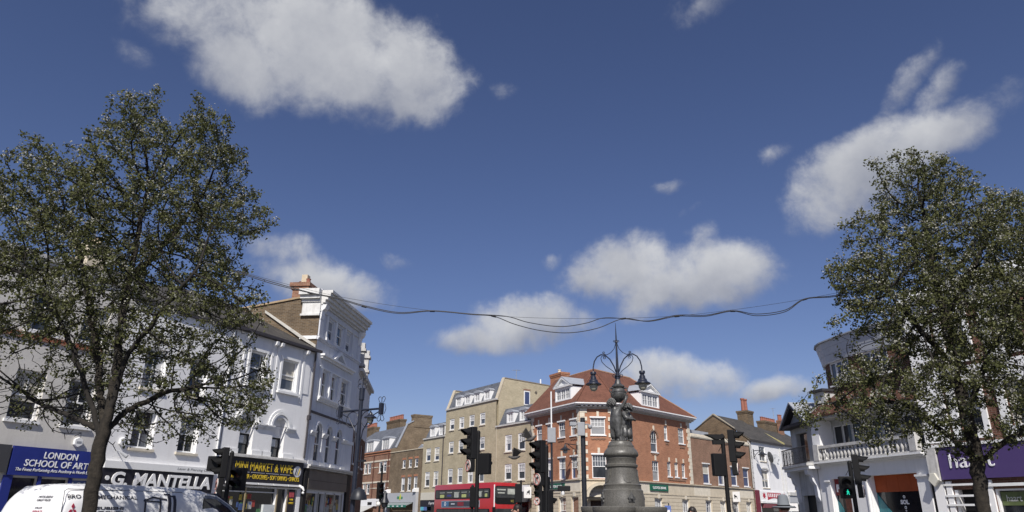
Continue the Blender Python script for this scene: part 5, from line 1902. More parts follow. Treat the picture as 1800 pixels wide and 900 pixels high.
mass(b, FH, 0, 11, 9, 10.0, REDB3)
cornice(b, FH, 0, 11, [(4.1, 4.2, .22)], TRIM, 'shop_cornice')
for u0, u1 in ((.03, .42), (.5, .70), (1.97, 2.18), (5.62, 6.18), (10.0, 10.4)):
    MB(FH).box(u0, u1, .003, .08, .12, 2.9).build('pilaster', WHITE, b)
MB(FH).prism([(.03, .003, 2.91), (.42, .003, 2.91), (.42, .003, 4.09), (.03, .003, 4.09)], (0, .22, 0)).build('console', DIRTY, b)
for z in (2.74, 2.36, 2.05):
    bar(b, FH, .45, 2.0, z, z + .07, .11, TRIM, 'transom')
MB(FH).box(.722, 1.948, -.3, -.26, .12, 2.6).build('shop_door', BLACKP, b)
MB(FH).box(.722, .85, -.258, -.02, .12, 2.6).build('door_jamb', TRIM, b)
bar(b, FH, 2.0, 11, 2.68, 2.78, .12, TRIM, 'window_head')
MB(FH).ring([(2.203, -.2, .603), (5.597, -.2, .603), (5.597, -.2, 2.597), (2.203, -.2, 2.597)], [(2.27, -.2, .67), (5.53, -.2, .67), (5.53, -.2, 2.54), (2.27, -.2, 2.54)], (0, .18, 0)).build('window', TRIM, b)
MB(FH).box(2.24, 5.56, -.16, -.14, .64, 2.57).build('shop_window', SHOPG, b)
MB(FH).box(6.21, 9.99, -.16, -.14, .6, 2.6).build('shop_window', SHOPG, b)
ps = MB(FH).box(2.30, 5.2, -.138, -.12, 2.06, 2.50).build('window_poster', M('olive_green_poster', (.10, .13, .05), .6, .3, 3), b)
lettering('haart', FH, 2.48, 2.98, 2.19, 2.40, -.118, M('pale_letter', (.55, .56, .52), .5), ps)
display(FH, b, 2.4, 5.4, 1.2, 2.0, -.136, 12)
display(FG, b, 4.0, 5.7, .8, 1.8, -.296, 8)
PURP = M('purple_fascia', (.075, .048, .155), .45, .06, 1.5)
sg = sign('shop_sign', 'plain purple estate agent fascia with one white word behind the tree', FH, .46, 10.6, 2.96, 4.08, PURP, .03, .16)
lettering('haart', FH, .88, 2.5, 3.34, 3.84, .162, WL, sg, bold=.0, ext=.03)
al = thing('alarm_box', 'cream diamond shaped alarm box beside the purple fascia', 'alarm box', FH.w(.2, .1, 2.95), 'alarm boxes on the walls')
MB(FH).prism([(.02, .225, 2.95), (.22, .225, 2.72), (.42, .225, 2.95), (.30, .225, 3.2), (.14, .225, 3.2)], (0, .1, 0)).build('casing', M('cream_plastic', (.62, .60, .52), .6), al, bevel=.015)

# ================================================================== VAN
FV = Fr((-7.87, 12.9), azv(27))


def vside(z):
    return -.10 * max(0, (z - 1.15) / .9) ** 1.6


van = thing('van', 'white panel van with black mechanical lettering and forklift picture behind the left tree', 'van', FV.w(2.4, -.95, 0))
VW = M('van_white', (.78, .78, .78), .45, .02, 1.5, spec=.4, coat=.12)
st = [(.0, 1.90), (.03, 1.94), (.09, 1.985), (.22, 2.03), (.6, 2.05), (1.5, 2.08), (2.8, 2.07), (3.28, 2.03), (3.63, 1.93), (3.98, 1.73), (4.43, 1.42), (4.83, 1.18), (5.08, 1.0), (5.23, .75)]
vm = MB(FV)
rings = []
for i, (u, zt) in enumerate(st):
    hw = [.70, .80, .895, .945][i] if i < 4 else (.95 if u < 4.5 else .95 - (u - 4.5) * .28)
    zb = .32
    sec = []
    for fr_ in (0, .25, .5, .6, .68, .74, .80, .84, .88, .92, .955, .98, .99):
        z = zb + (zt - zb) * fr_
        y = hw + vside(z) * (1 if u < 3.85 else .5)
        if fr_ > .8:
            y -= .30 * ((fr_ - .8) / .2) ** 2.2 * .75
        tl = .30 * max(0, (z - .9) / 1.1) ** 2 * max(0, 1 - u / .5)
        sec.append((u + tl, y, z))
    ring_ = [(a, y - .95, z) for a, y, z in sec] + [(sec[-1][0], -.95, zt + .015)] + [(a, -y - .95, z) for a, y, z in sec[::-1]]
    rings.append([vm.p(*q) for q in ring_])
for a, c in zip(rings, rings[1:]):
    for j in range(len(a) - 1):
        vm.f.append([a[j], c[j], c[j + 1], a[j + 1]])
    vm.f.append([a[-1], c[-1], c[0], a[0]])
r0_ = rings[0]
n_ = len(r0_)
for i in range(n_ // 2 - 1):
    vm.f.append([r0_[i], r0_[i + 1], r0_[n_ - 2 - i], r0_[n_ - 1 - i]])
vm.f.append([r0_[n_ // 2 - 1], r0_[n_ // 2], r0_[n_ // 2 + 1]])
vm.f.append(rings[-1][::-1])
body = vm.build('body', VW, van, smooth=True)


def vpoly(pts, off, th, mat, name, parent=van):
    if min(u for u, z in pts) > 2.8:
        pts = [(u + .23, z) for u, z in pts]
    mb = MB(FV)
    a = [mb.p(u, vside(z) + off, z) for u, z in pts]
    c = [mb.p(u, vside(z) + off - th, z) for u, z in pts]
    n_ = len(pts)
    mb.f.append(a)
    mb.f.append(c[::-1])
    for i in range(n_):
        mb.f.append([a[i], a[(i + 1) % n_], c[(i + 1) % n_], c[i]])
    return mb.build(name, mat, parent)


VGL = GL('van_glass', (.02, .025, .028), .03, .05)
dr_ = vpoly([(2.86, .5), (2.86, 1.50), (2.90, 1.94), (3.02, 1.96), (3.3, 1.92), (3.68, 1.73), (4.1, 1.44), (4.15, 1.1), (4.05, .5)], .010, .03, VW, 'cab_door')
MB(FV).box(3.23, 3.43, .012, .035, 1.0, 1.05).build('handle', BLACKP, dr_)
vpoly([(2.93, 1.12), (2.95, 1.84), (2.99, 1.88), (3.28, 1.85), (3.62, 1.68), (4.02, 1.38), (4.05, 1.12)], .016, .02, VGL, 'cab_window')
vpoly([(2.95, 1.86), (2.99, 1.93), (3.3, 1.90), (3.66, 1.72), (4.08, 1.43), (4.02, 1.38), (3.62, 1.68), (3.28, 1.85)], .018, .02, M('blue_grey_trim', (.16, .18, .22), .4), 'window_trim')
gap = M('panel_gap', (.20, .20, .21), .7)
for pts in ([(.20, .55), (.20, 1.82), (.23, 1.92), (.30, 1.955), (2.72, 1.965), (2.76, 1.93), (2.76, .55)],):
    mb = MB(FV)
    mb.tube([(u, vside(z) - .225 * (max(0, (z - .32) / 1.755 - .8) / .2) ** 2.2 - .001, z) for u, z in pts], .008, 5)
    mb.build('panel_seam', gap, body)
INK = M('van_ink', (.035, .035, .045), .5)


def vskin(z):
    return vside(z) - .225 * (max(0, (z - .32) / 1.755 - .8) / .2) ** 2.2


ds = lambda o: (lambda z: vskin(z) + o)
lettering('BRO', FV, .27, .52, 1.80, 1.865, .012, INK, van, dfun=ds(-.004), ext=.003, bold=.01)
lettering('MECHANICAL', FV, .84, 1.64, 1.80, 1.865, .012, INK, van, dfun=ds(.004), ext=.003, bold=.01)
lettering('MITSUBISHI', FV, .56, 1.36, 1.615, 1.665, .012, INK, van, dfun=ds(.004), ext=.003, bold=.03)
lettering('FORKLIFT TRUCKS', FV, .56, 1.36, 1.54, 1.59, .012, INK, van, dfun=ds(.004), ext=.003, bold=.02)
DIA = M('diamond_red', (.40, .035, .07), .5)
for cx, cz in ((.38, 1.665), (.30, 1.575), (.42, 1.575)):
    w_, h_ = .032, .052
    if cz > 1.6:
        pts = [(cx, cz - h_), (cx + w_, cz), (cx, cz + h_), (cx - w_, cz)]
    else:
        sgn = -1 if cx < .36 else 1
        pts = [(.38 + sgn * .004, 1.61), (.38 + sgn * .05, 1.61), (.38 + sgn * .09, 1.54), (.38 + sgn * .035, 1.54)]
    vpoly(pts, .008, .006, DIA, 'diamond_emblem')
vpoly([(.30, 1.30), (.42, 1.30), (.42, 1.42), (.30, 1.42)], .008, .006, GREYM, 'badge')
# forklift picture printed on the side
fk = MB(FV)
for q in ([(1.80, 1.2), (1.83, 1.2), (1.83, 1.82), (1.80, 1.82)], [(2.14, 1.2), (2.17, 1.2), (2.17, 1.86), (2.14, 1.86)], [(1.78, 1.80), (2.0, 1.87), (2.30, 1.83), (2.30, 1.80), (2.0, 1.84), (1.78, 1.77)],
          [(1.80, 1.80), (2.15, 1.78), (2.15, 1.755), (1.80, 1.775)], [(2.33, 1.2), (2.40, 1.2), (2.40, 1.93), (2.33, 1.93)], [(2.46, 1.2), (2.52, 1.2), (2.52, 1.90), (2.46, 1.90)],
          [(2.26, 1.93), (2.40, 1.93), (2.40, 1.905), (2.26, 1.905)], [(2.40, 1.90), (2.52, 1.89), (2.52, 1.865), (2.40, 1.87)], [(1.7, 1.05), (2.3, 1.05), (2.3, 1.35), (1.9, 1.4), (1.7, 1.3)]):
    zs__ = sorted({z for _, z in q})
    if len(q) == 4 and zs__[-1] - zs__[0] > .3:          # uprights follow the curve of the panel
        ul, ur = q[0][0], q[1][0]
        zz = [zs__[0] + (zs__[-1] - zs__[0]) * t / 8 for t in range(9)]
        parts_ = [[(ul, z0_), (ur, z0_), (ur, z1_), (ul, z1_)] for z0_, z1_ in zip(zz, zz[1:])]
    else:
        parts_ = [q]
    for q in parts_:
        a = [fk.p(u, vskin(z) + .014, z) for u, z in q]
        c = [fk.p(u, vskin(z) + .002, z) for u, z in q]
        fk.f.append(a)
        for i in range(len(q)):
            fk.f.append([a[i], a[(i + 1) % len(q)], c[(i + 1) % len(q)], c[i]])
fk.build('forklift_picture', INK, van)
FVR = Fr(FV.w(.0, -1.9, 0), -FV.n * -1)
FVR = Fr(FV.w(0, -1.81, 0), FV.n)
rear_d = lambda z: -.30 * max(0, (z - .9) / 1.1) ** 2 + .01
lettering('MITSUBISHI', FVR, 1.02, 1.42, 1.80, 1.84, .03, INK, van, dfun=rear_d, ext=.004)
lettering('FORKLIFT TRUCKS', FVR, 1.02, 1.42, 1.745, 1.78, .03, INK, van, dfun=rear_d, ext=.004)
lettering('SALES', FVR, 1.1, 1.3, 1.62, 1.65, .03, INK, van, dfun=rear_d, ext=.004)
mb = MB(FVR)
mb.box(.895, .905, -.2, .008, .4, 1.0)
mb.build('door_gap', gap, body)
for s in (.08, 1.66):
    MB(FVR).box(s, s + .07, -.02, .012, .75, 1.05).build('tail_light', M('tail_red', (.35, .01, .01), .3), van, bevel=.01)
lettering('SERVICE', FVR, 1.08, 1.36, 1.55, 1.59, .03, DIA, van, dfun=rear_d, ext=.004)
MB(FVR).box(.1, 1.7, -.05, .10, .32, .52).build('rear_bumper', BLACKP, van, bevel=.03)
for u in (.85, 4.28):
    for d in (-.11, -1.79):
        T = Matrix.Translation(FV.w(u, d, .33) - van.location) @ Vector((FV.n.x, FV.n.y, 0)).to_track_quat('Z', 'Y').to_matrix().to_4x4()
        wl = MB(None, T).lathe([(.12, -.10), (.30, -.11), (.33, -.06), (.33, .06), (.30, .10), (.12, .09)], 0, 0, 20).build('wheel', BLACKP, van, smooth=True)
        MB(None, T).lathe([(.02, .09), (.2, .085), (.21, .10), (.02, .115)], 0, 0, 16).build('rim', GREYM, wl, smooth=True)
mi = MB(FV).box(4.08, 4.23, .0, .26, 1.18, 1.46).build('wing_mirror', BLACKP, van, bevel=.03)
MB(FV).prism([(3.65, -1.7, 1.945), (4.45, -1.75, 1.44), (4.45, -.15, 1.44), (3.65, -.2, 1.945)], (.02, 0, .03)).build('windscreen', VGL, van)

# ================================================================== BUS
b1 = at(868, 849, 63.0)
FB = Fr(Vector((b1.x, b1.y)) + azv(-34) * 10.6, -azv(-34))
bus = thing('bus', 'red double decker bus driving past the brick row', 'bus', FB.w(5.3, -1.25, 0))
BRED = M('bus_red', (.42, .022, .028), .25, .05, 1.5, spec=.5, coat=.6)
ZT = 4.22
body = MB(FB).box(0, 10.6, -2.5, 0, .32, ZT).build('body', BRED, bus, smooth=True, bevel=.16)
BG = GL('bus_glass', (.03, .035, .04), .03, .08)


def rrect(u0, u1, z0, z1, r=.12, d=0.0, n=4):
    pts = []
    for cx, cz, a0 in ((u1 - r, z0 + r, -PI / 2), (u1 - r, z1 - r, 0), (u0 + r, z1 - r, PI / 2), (u0 + r, z0 + r, PI)):
        for i in range(n + 1):
            a = a0 + PI / 2 * i / n
            pts.append((cx + r * math.cos(a), d, cz + r * math.sin(a)))
    return pts


MB(FB).prism(rrect(.25, 10.1, 2.92, 3.74, .15, .003), (0, .02, 0)).build('window_band', BLACKP, bus)
MB(FB).prism(rrect(.6, 10.0, 1.15, 2.05, .15, .003), (0, .02, 0)).build('window_band', BLACKP, bus)
SEAT = [M('bus_seat_pale', (.40, .42, .38), .7, .3, 4), M('bus_seat_blue', (.05, .06, .20), .7), M('bus_seat_lime', (.42, .46, .18), .7)]
ed = [.35, 1.0, 2.35, 3.7, 5.05, 6.4, 7.7, 9.0, 9.95]
for i, (a, c) in enumerate(zip(ed, ed[1:])):
    MB(FB).prism(rrect(a + .03, c - .03, 2.99, 3.67, .06, .024), (0, .006, 0)).build('window', BG, bus)
    if i not in (0,):
        k = i % 3
        MB(FB).prism(rrect(a + .25, c - .3, 3.03 + .1 * (k == 2), 3.3 + .15 * (k == 0), .08, .031), (0, .004, 0)).build('seat_seen_through', SEAT[(i * 2) % 3], bus)
        MB(FB).box(a + .2, c - .2, .031, .034, 3.45, 3.5).build('handrail_seen_through', SEAT[0], bus)
for i in range(7):
    MB(FB).prism(rrect(.7 + i * 1.3, 1.95 + i * 1.3, 1.2, 2.0, .06, .024), (0, .006, 0)).build('window', BG, bus)
adp = MB(FB).box(1.55, 8.4, .003, .03, 2.18, 2.76).build('advert_frame', M('advert_frame', (.30, .32, .36), .5), bus)
MB(FB).box(1.65, 8.3, .031, .036, 2.24, 2.70).build('advert_panel', M('advert_dark', (.045, .05, .065), .5), adp)
MB(FB).box(1.65, 3.0, .037, .040, 2.24, 2.70).build('advert_panel', M('advert_blue', (.06, .14, .26), .5, .3, 2), adp)
MB(FB).ring([(2.3 + .17 * math.cos(PI * i / 7), .041, 2.48 + .17 * math.sin(PI * i / 7)) for i in range(14)], [(2.3 + .11 * math.cos(PI * i / 7), .041, 2.48 + .11 * math.sin(PI * i / 7)) for i in range(14)], (0, .004, 0)).build('advert_emblem', WL, adp)
MB(FB).box(4.6, 5.7, .037, .041, 2.3, 2.64).build('advert_block', M('advert_red', (.22, .03, .04), .5), adp)
for u0, u1 in ((3.4, 4.1), (7.3, 8.0)):
    MB(FB).box(u0, u1, .037, .041, 2.42, 2.54).build('advert_text_bar', GRYL, adp)
FBF = Fr(FB.w(10.6, 0, 0), -FB.n)
MB(FBF).prism(rrect(.12, 2.38, 2.45, 3.92, .25, .003), (0, .03, 0)).build('front_mask', BLACKP, bus)
MB(FBF).prism(rrect(.2, 2.3, 2.95, 3.84, .2, .034), (0, .008, 0)).build('upper_windscreen', BG, bus)
for a, c, z0, z1 in ((.35, 1.2, 3.55, 3.66), (.4, 1.1, 3.3, 3.4), (1.4, 2.15, 3.25, 3.7)):
    MB(FBF).box(a, c, .043, .046, z0, z1).build('seat_seen_through', SEAT[0], bus)
dsn = MB(FBF).box(.45, 2.1, .034, .045, 2.52, 2.85).build('destination_display', BLACKP, bus)
lettering('W3', FBF, 1.72, 2.02, 2.58, 2.80, .046, M('dim_amber', (.30, .24, .06), .5), dsn)
MB(FBF).prism(rrect(.15, 2.35, 1.0, 2.08, .2, .003), (0, .03, 0)).build('lower_windscreen', BG, bus)
MB(FBF).box(.02, .12, .0, .02, 2.2, 4.0).build('white_edge', WL, bus)
for u in (.3, 2.0):
    MB(FBF).prism(rrect(u, u + .25, .7, .9, .06, .003), (0, .03, 0)).build('headlight', M('headlight', (.6, .6, .6), .1), bus)
for s in (-.18, 2.52):
    MB(FBF).box(s, s + .16, .1, .4, 1.7, 2.2).build('mirror', BLACKP, bus, bevel=.03)
for u in (2.6, 8.2):
    for d in (-.15, -2.35):
        T = Matrix.Translation(FB.w(u, d, .48) - bus.location) @ Vector((FB.n.x, FB.n.y, 0)).to_track_quat('Z', 'Y').to_matrix().to_4x4()
        wl = MB(None, T).lathe([(.2, -.14), (.45, -.15), (.48, -.08), (.48, .12), (.45, .16), (.2, .14)], 0, 0, 18).build('wheel', BLACKP, bus, smooth=True)
        MB(None, T).lathe([(.02, .14), (.26, .12), (.27, .15), (.02, .17)], 0, 0, 12).build('rim', GREYM, wl, smooth=True)

# ================================================================== DRINKING FOUNTAIN MONUMENT
mon = thing('fountain_monument', 'granite drinking fountain with two bronze putti carrying an urn and three armed lamp', 'monument', (3.05, 20, 0))
mb = MB()
mb.lathe([(1.5, .12), (1.5, .28), (1.35, .29), (1.35, .45), (.62, .46), (.55, .6), (.5, 1.2), (.55, 1.78), (.58, 1.80), (.575, 2.05), (.555, 2.12), (.55, 2.24), (.51, 2.27), (.50, 2.35), (.515, 2.38),
          (.47, 2.41), (.44, 2.52), (.415, 2.66), (.405, 2.82), (.44, 2.85), (.445, 2.9), (.40, 2.93), (.40, 3.03), (.415, 3.05), (.415, 3.10), (.45, 3.12), (.475, 3.16), (.475, 3.2), (.45, 3.26), (.40, 3.32), (.36, 3.36), (.36, 3.41)], 0, 0, 40)
mb.build('pedestal', GRANITE, mon, smooth=True)
for i in range(4):
    a = PI / 4 + i * PI / 2 + .25
    cx, cy = .62 * math.cos(a), .62 * math.sin(a)
    mb = MB()
    mb.lathe([(.12, 1.1), (.3, 1.3), (.50, 1.62), (.55, 1.68), (.57, 1.74), (.57, 1.81), (.55, 1.83), (.48, 1.83), (.44, 1.74), (.2, 1.6), (.01, 1.58)], cx, cy, 28)
    mb.build('basin', GRANITE, mon, smooth=True)
    mb = MB()
    T = Matrix.Rotation(a + PI / 4 + PI / 2, 4, 'Z')
    for (r, pz) in ((.430, 0),):
        mb = MB(None, T)
        cols = 8
        rows_ = [(2.44, .35, .475), (2.5, .8, .462), (2.62, 1.0, .445), (2.78, 1.0, .432)]
        g = []
        for z, w_, rr in rows_:
            g.append([mb.p(rr * math.sin(w_ * .36 * (t / cols * 2 - 1)), -rr * math.cos(w_ * .36 * (t / cols * 2 - 1)), z) for t in range(cols + 1)])
        g2 = []
        for z, w_, rr in rows_:
            g2.append([mb.p((rr - .06) * math.sin(w_ * .36 * (t / cols * 2 - 1)), -(rr - .06) * math.cos(w_ * .36 * (t / cols * 2 - 1)), z) for t in range(cols + 1)])
        for A_, rev in ((g, 0), (g2, 1)):
            for p_, q_ in zip(A_, A_[1:]):
                for t in range(cols):
                    mb.f.append([p_[t], p_[t + 1], q_[t + 1], q_[t]])
        for t in range(cols):
            mb.f.append([g[0][t], g[0][t + 1], g2[0][t + 1], g2[0][t]])
            mb.f.append([g[-1][t], g[-1][t + 1], g2[-1][t + 1], g2[-1][t]])
        for q_, r_ in zip(zip(g, g2), list(zip(g, g2))[1:]):
            mb.f.append([q_[0][0], r_[0][0], r_[1][0], q_[1][0]])
            mb.f.append([q_[0][-1], r_[0][-1], r_[1][-1], q_[1][-1]])
        mb.build('shield_panel', GRANITE, mon)
    mb = MB(None, Matrix.Rotation(a + PI / 4 + PI / 2, 4, 'Z'))
    mb.prism([(-.09, -.60, 1.95), (.09, -.60, 1.95), (.07, -.60, 2.0), (.11, -.60, 2.04), (.05, -.60, 2.12), (0, -.60, 2.2), (-.05, -.60, 2.12), (-.11, -.60, 2.04), (-.07, -.60, 2.0)], (0, .06, 0))
    mb.ball((0, -.60, 2.03), .05, 8, 5)
    mb.build('spout_leaf', BRONZE, mon)
# rocky base under the figures
mb = MB()
mb.lathe([(.355, 3.41), (.33, 3.44), (.31, 3.50), (.26, 3.53), (.05, 3.54)], 0, 0, 20)
mb.build('statue_base', GRANITE, mon, smooth=True)


def figure(joint, edges, order):
    idx = {k: i for i, k in enumerate(order)}
    return skinmesh([joint[k][0] for k in order], [(idx[a], idx[c]) for a, c in edges], [joint[k][1] for k in order], 2)


def hand(J, E, O, name, wrist, c, aim, s):
    """five fingers that leave a palm and curl towards aim"""
    c, aim = Vector(c), Vector(aim).normalized()
    side = aim.cross(Vector((.3, .5, 1))).normalized()
    J[name] = (tuple(c), .028 * s)
    O.append(name)
    E.append((wrist, name))
    curl = aim.cross(side)
    for i in range(5):
        off = (i - 1.5) * .021 * s
        ln = (.060, .068, .064, .052, .048)[i] * s
        if i == 4:
            base, tip = c - side * .03 * s, c - side * .055 * s + aim * .035 * s + curl * .015 * s
        else:
            base, tip = c + side * off + aim * .03 * s, c + side * off * 1.15 + aim * (.03 * s + ln) + curl * ln * .45
        a, b_ = '%s_b%d' % (name, i), '%s_t%d' % (name, i)
        J[a] = (tuple(base), .0105 * s)
        J[b_] = (tuple(tip), .0075 * s)
        O.extend([a, b_])
        E.extend([(name, a), (a, b_)])


def putto(name, hip, chest, neck, head, arms, legs, label, face):
    J, E, O = {}, [], []
    def add(k, p, r, par=None):
        J[k] = (tuple(p), r)
        O.append(k)
        if par:
            E.append((par, k))
    hip, chest, neck, head = map(Vector, (hip, chest, neck, head))
    add('hip', hip, .165)
    add('belly', hip.lerp(chest, .5), .165, 'hip')
    add('chest', chest, .150, 'belly')
    add('neck', neck, .055, 'chest')
    add('skull', neck.lerp(head, .7), .095, 'neck')
    add('head', head, .118, 'skull')
    for i, (sh, el, wr, aim) in enumerate(arms):
        add('sh%d' % i, sh, .080, 'chest')
        add('el%d' % i, el, .060, 'sh%d' % i)
        add('wr%d' % i, wr, .042, 'el%d' % i)
        hand(J, E, O, 'hand%d' % i, 'wr%d' % i, Vector(wr) + Vector(aim).normalized() * .05, aim, 1.0)
    for i, (th, kn, an, toe) in enumerate(legs):
        add('th%d' % i, th, .125, 'hip')
        add('kn%d' % i, kn, .092, 'th%d' % i)
        add('cf%d' % i, Vector(kn).lerp(Vector(an), .4), .088, 'kn%d' % i)
        add('an%d' % i, an, .055, 'cf%d' % i)
        add('toe%d' % i, toe, .045, 'an%d' % i)
    me = figure(J, E, O)
    o = meshpart('putto', me, BRONZE, mon, label)
    f = Vector(face).normalized()
    s = Vector((0, 0, 1)).cross(f).normalized()
    hd = MB()
    for k in range(70):                                 # tight curls over the skull
        a, z = k * 2.4, 1 - 2 * (k + .5) / 90
        r = math.sqrt(max(0, 1 - z * z))
        q = Vector((r * math.cos(a), r * math.sin(a), z))
        if q.dot(f) > .62:
            continue
        p_ = head + q * .125
        hd.ball((p_.x, p_.y, p_.z), .03, 6, 4)
    hd.build('curls', BRONZE, o, smooth=True)
    fc_ = MB()
    p_ = head + f * .108
    fc_.ball((p_.x, p_.y, p_.z - .02), .02, 6, 4)
    for sg_ in (-1, 1):
        q = head + f * .085 + s * sg_ * .04
        fc_.ball((q.x, q.y, q.z + .005), .016, 6, 4)
        q = head + f * .075 + s * sg_ * .05
        fc_.ball((q.x, q.y, q.z - .045), .032, 6, 4)
        q = head + s * sg_ * .105
        fc_.ball((q.x, q.y, q.z - .01), .024, 6, 4)
    q = head + f * .10
    fc_.ball((q.x, q.y, q.z - .055), .018, 6, 4)
    fc_.build('face', BRONZE, o, smooth=True)
    return o


putto('putto', (-.10, -.02, 4.00), (-.10, -.02, 4.28), (-.15, -.03, 4.44), (-.225, -.05, 4.57),
      [((-.02, -.10, 4.40), (.10, -.16, 4.50), (.17, -.20, 4.66), (.3, .3, 1)), ((-.14, .10, 4.42), (-.12, .14, 4.60), (-.05, .16, 4.74), (.5, 0, 1))],
      [((-.05, -.07, 3.90), (-.06, -.11, 3.72), (-.04, -.05, 3.57), (-.10, -.13, 3.545)), ((-.15, .06, 3.90), (-.18, .04, 3.72), (-.17, .08, 3.57), (-.24, .0, 3.545))],
      'left bronze putto reaching up to the urn', (-.75, .45, .45))
putto('putto', (.15, .02, 3.98), (.18, .0, 4.22), (.20, -.03, 4.33), (.235, -.08, 4.43),
      [((.10, -.12, 4.28), (.16, -.22, 4.14), (.28, -.22, 4.12), (1, .1, -.2)), ((.27, .05, 4.28), (.34, -.06, 4.12), (.26, -.2, 4.10), (-1, -.3, .1))],
      [((.10, -.06, 3.88), (.12, -.16, 3.72), (.10, -.10, 3.57), (.12, -.22, 3.545)), ((.23, .05, 3.88), (.25, -.04, 3.72), (.25, .03, 3.57), (.30, -.09, 3.545))],
      'right curly headed bronze putto bowing with folded arms', (-.35, -.55, -.75))
# drapery and prop between them
MB().tube([(.33, .05, 3.54), (.33, .03, 3.9), (.32, 0, 4.18)], [.03, .022, .02], 8).build('torch', BRONZE, mon)
mb = MB()
for i in range(6):
    x = .0 + i * .028
    mb.tube([(x - .02, -.03, 4.05), (x + .012 * (i % 2), -.12 - .02 * (i % 3), 3.88), (x - .015, -.12 - .03 * (i % 2), 3.70), (x + .01, -.14, 3.54)], [.02, .038, .042, .05], 8)
mb.tube([(.02, .04, 3.53), (.03, .05, 3.8), (.04, .03, 4.1)], [.16, .13, .06], 9)
mb.build('drapery', BRONZE, mon, smooth=True)
mb = MB()
mb.lathe([(.06, 4.60), (.10, 4.63), (.15, 4.68), (.20, 4.76), (.212, 4.85), (.19, 4.93), (.15, 4.98), (.13, 5.0), (.17, 5.02), (.18, 5.05), (.16, 5.08), (.10, 5.10), (.07, 5.16), (.06, 5.24)], .0, 0, 24)
for i in range(24):
    a = 2 * PI * i / 24
    mb.tube([(.16 * math.cos(a), .16 * math.sin(a), 4.70), (.205 * math.cos(a), .205 * math.sin(a), 4.77), (.2165 * math.cos(a), .2165 * math.sin(a), 4.83)], .008, 4)
mb.lathe([(.20, 4.86), (.222, 4.87), (.222, 4.90), (.20, 4.91)], 0, 0, 24)
for sg_ in (-1, 1):
    mb.tube([(sg_ * .15, -.06, 5.0), (sg_ * .24, -.08, 4.98), (sg_ * .25, -.08, 4.90), (sg_ * .20, -.07, 4.84)], .018, 6)
mb.build('urn', BRONZE, mon, smooth=True)
mb = MB()
mb.tube([(0, 0, 5.08), (0, 0, 5.5), (0, 0, 6.0), (0, 0, 6.45), (0, 0, 6.9)], [.055, .045, .03, .022, .006], 10)
for z, r in ((5.35, .07), (5.5, .06), (6.32, .04)):
    mb.lathe([(r * .6, z - .04), (r, z - .015), (r, z + .015), (r * .6, z + .04)], 0, 0, 12)
mb.build('lamp_post', IRONB, mon, smooth=True)


def scroll(c, r0, turns, start, dirx, n=18):
    """little wrought spiral in the x-z plane of an arm"""
    return [(c[0] + dirx * r0 * (1 - i / n * .75) * math.cos(start + turns * 2 * PI * i / n), 0, c[1] + r0 * (1 - i / n * .75) * math.sin(start + turns * 2 * PI * i / n)) for i in range(n + 1)]


for k, yaw in enumerate((math.radians(172), math.radians(-12), math.radians(82))):
    T = Matrix.Rotation(yaw, 4, 'Z')
    mb = MB(None, T)
    mb.tube([(.03, 0, 5.42), (.09, 0, 5.62), (.20, 0, 5.83), (.33, 0, 5.95), (.45, 0, 5.97), (.57, 0, 5.9), (.65, 0, 5.77), (.685, 0, 5.6), (.69, 0, 5.48)], .018, 7)
    arm = mb.build('lamp_arm', IRONB, mon, smooth=True)
    mb = MB(None, T)
    mb.tube([(.02, 0, 6.28), (.07, 0, 6.13), (.17, 0, 6.02), (.28, 0, 5.96), (.36, 0, 5.98)] + scroll((.37, 6.02), .04, 1.2, -1.2, 1)[2:], .010, 5)
    mb.tube([(.04, 0, 5.38), (.14, 0, 5.5), (.32, 0, 5.63), (.43, 0, 5.75), (.46, 0, 5.86), (.43, 0, 5.93)] + scroll((.36, 5.88), .05, 1.3, .6, 1)[1:], .011, 5)
    mb.tube([(.02, 0, 5.45)] + scroll((.10, 5.36), .06, 1.4, 2.6, 1), .010, 5)
    mb.tube([(.01, 0, 6.38)] + scroll((.06, 6.36), .035, 1.3, 2.2, 1), .008, 5)
    mb.build('scrollwork', IRONB, arm)
    T2 = T @ Matrix.Translation((.69, 0, 0))
    hd = MB(None, T2)
    hd.lathe([(.02, 5.48), (.08, 5.47), (.085, 5.46), (.085, 5.40), (.06, 5.39), (.06, 5.345), (.08, 5.33), (.088, 5.26), (.12, 5.235), (.13, 5.19), (.155, 5.16), (.22, 5.125), (.225, 5.112), (.22, 5.10), (.12, 5.11)], 0, 0, 20)
    ld = hd.build('lantern', IRONB, mon, smooth=True)
    MB(None, T2).lathe([(.115, 5.11), (.122, 5.06), (.105, 4.98), (.06, 4.93), (.01, 4.915)], 0, 0, 16).build('lamp_glass', M('frosted_lamp', (.42, .41, .33), .25), ld, smooth=True)
# ================================================================== TRAFFIC LIGHTS
LENS_R = M('dark_red_lens', (.05, .008, .008), .25)
LENS_A = M('dark_amber_lens', (.06, .025, .006), .25)
LENS_G = M('dark_green_lens', (.008, .035, .02), .25)
LIT_R = EM('lit_red', (.9, .05, .05), 1.2)
LIT_G = EM('lit_green', (.02, .75, .50), .8)
SGN_W = M('sign_white', (.62, .60, .56), .5, .06, 6)
SGN_R = M('sign_ring', (.50, .20, .17), .5)


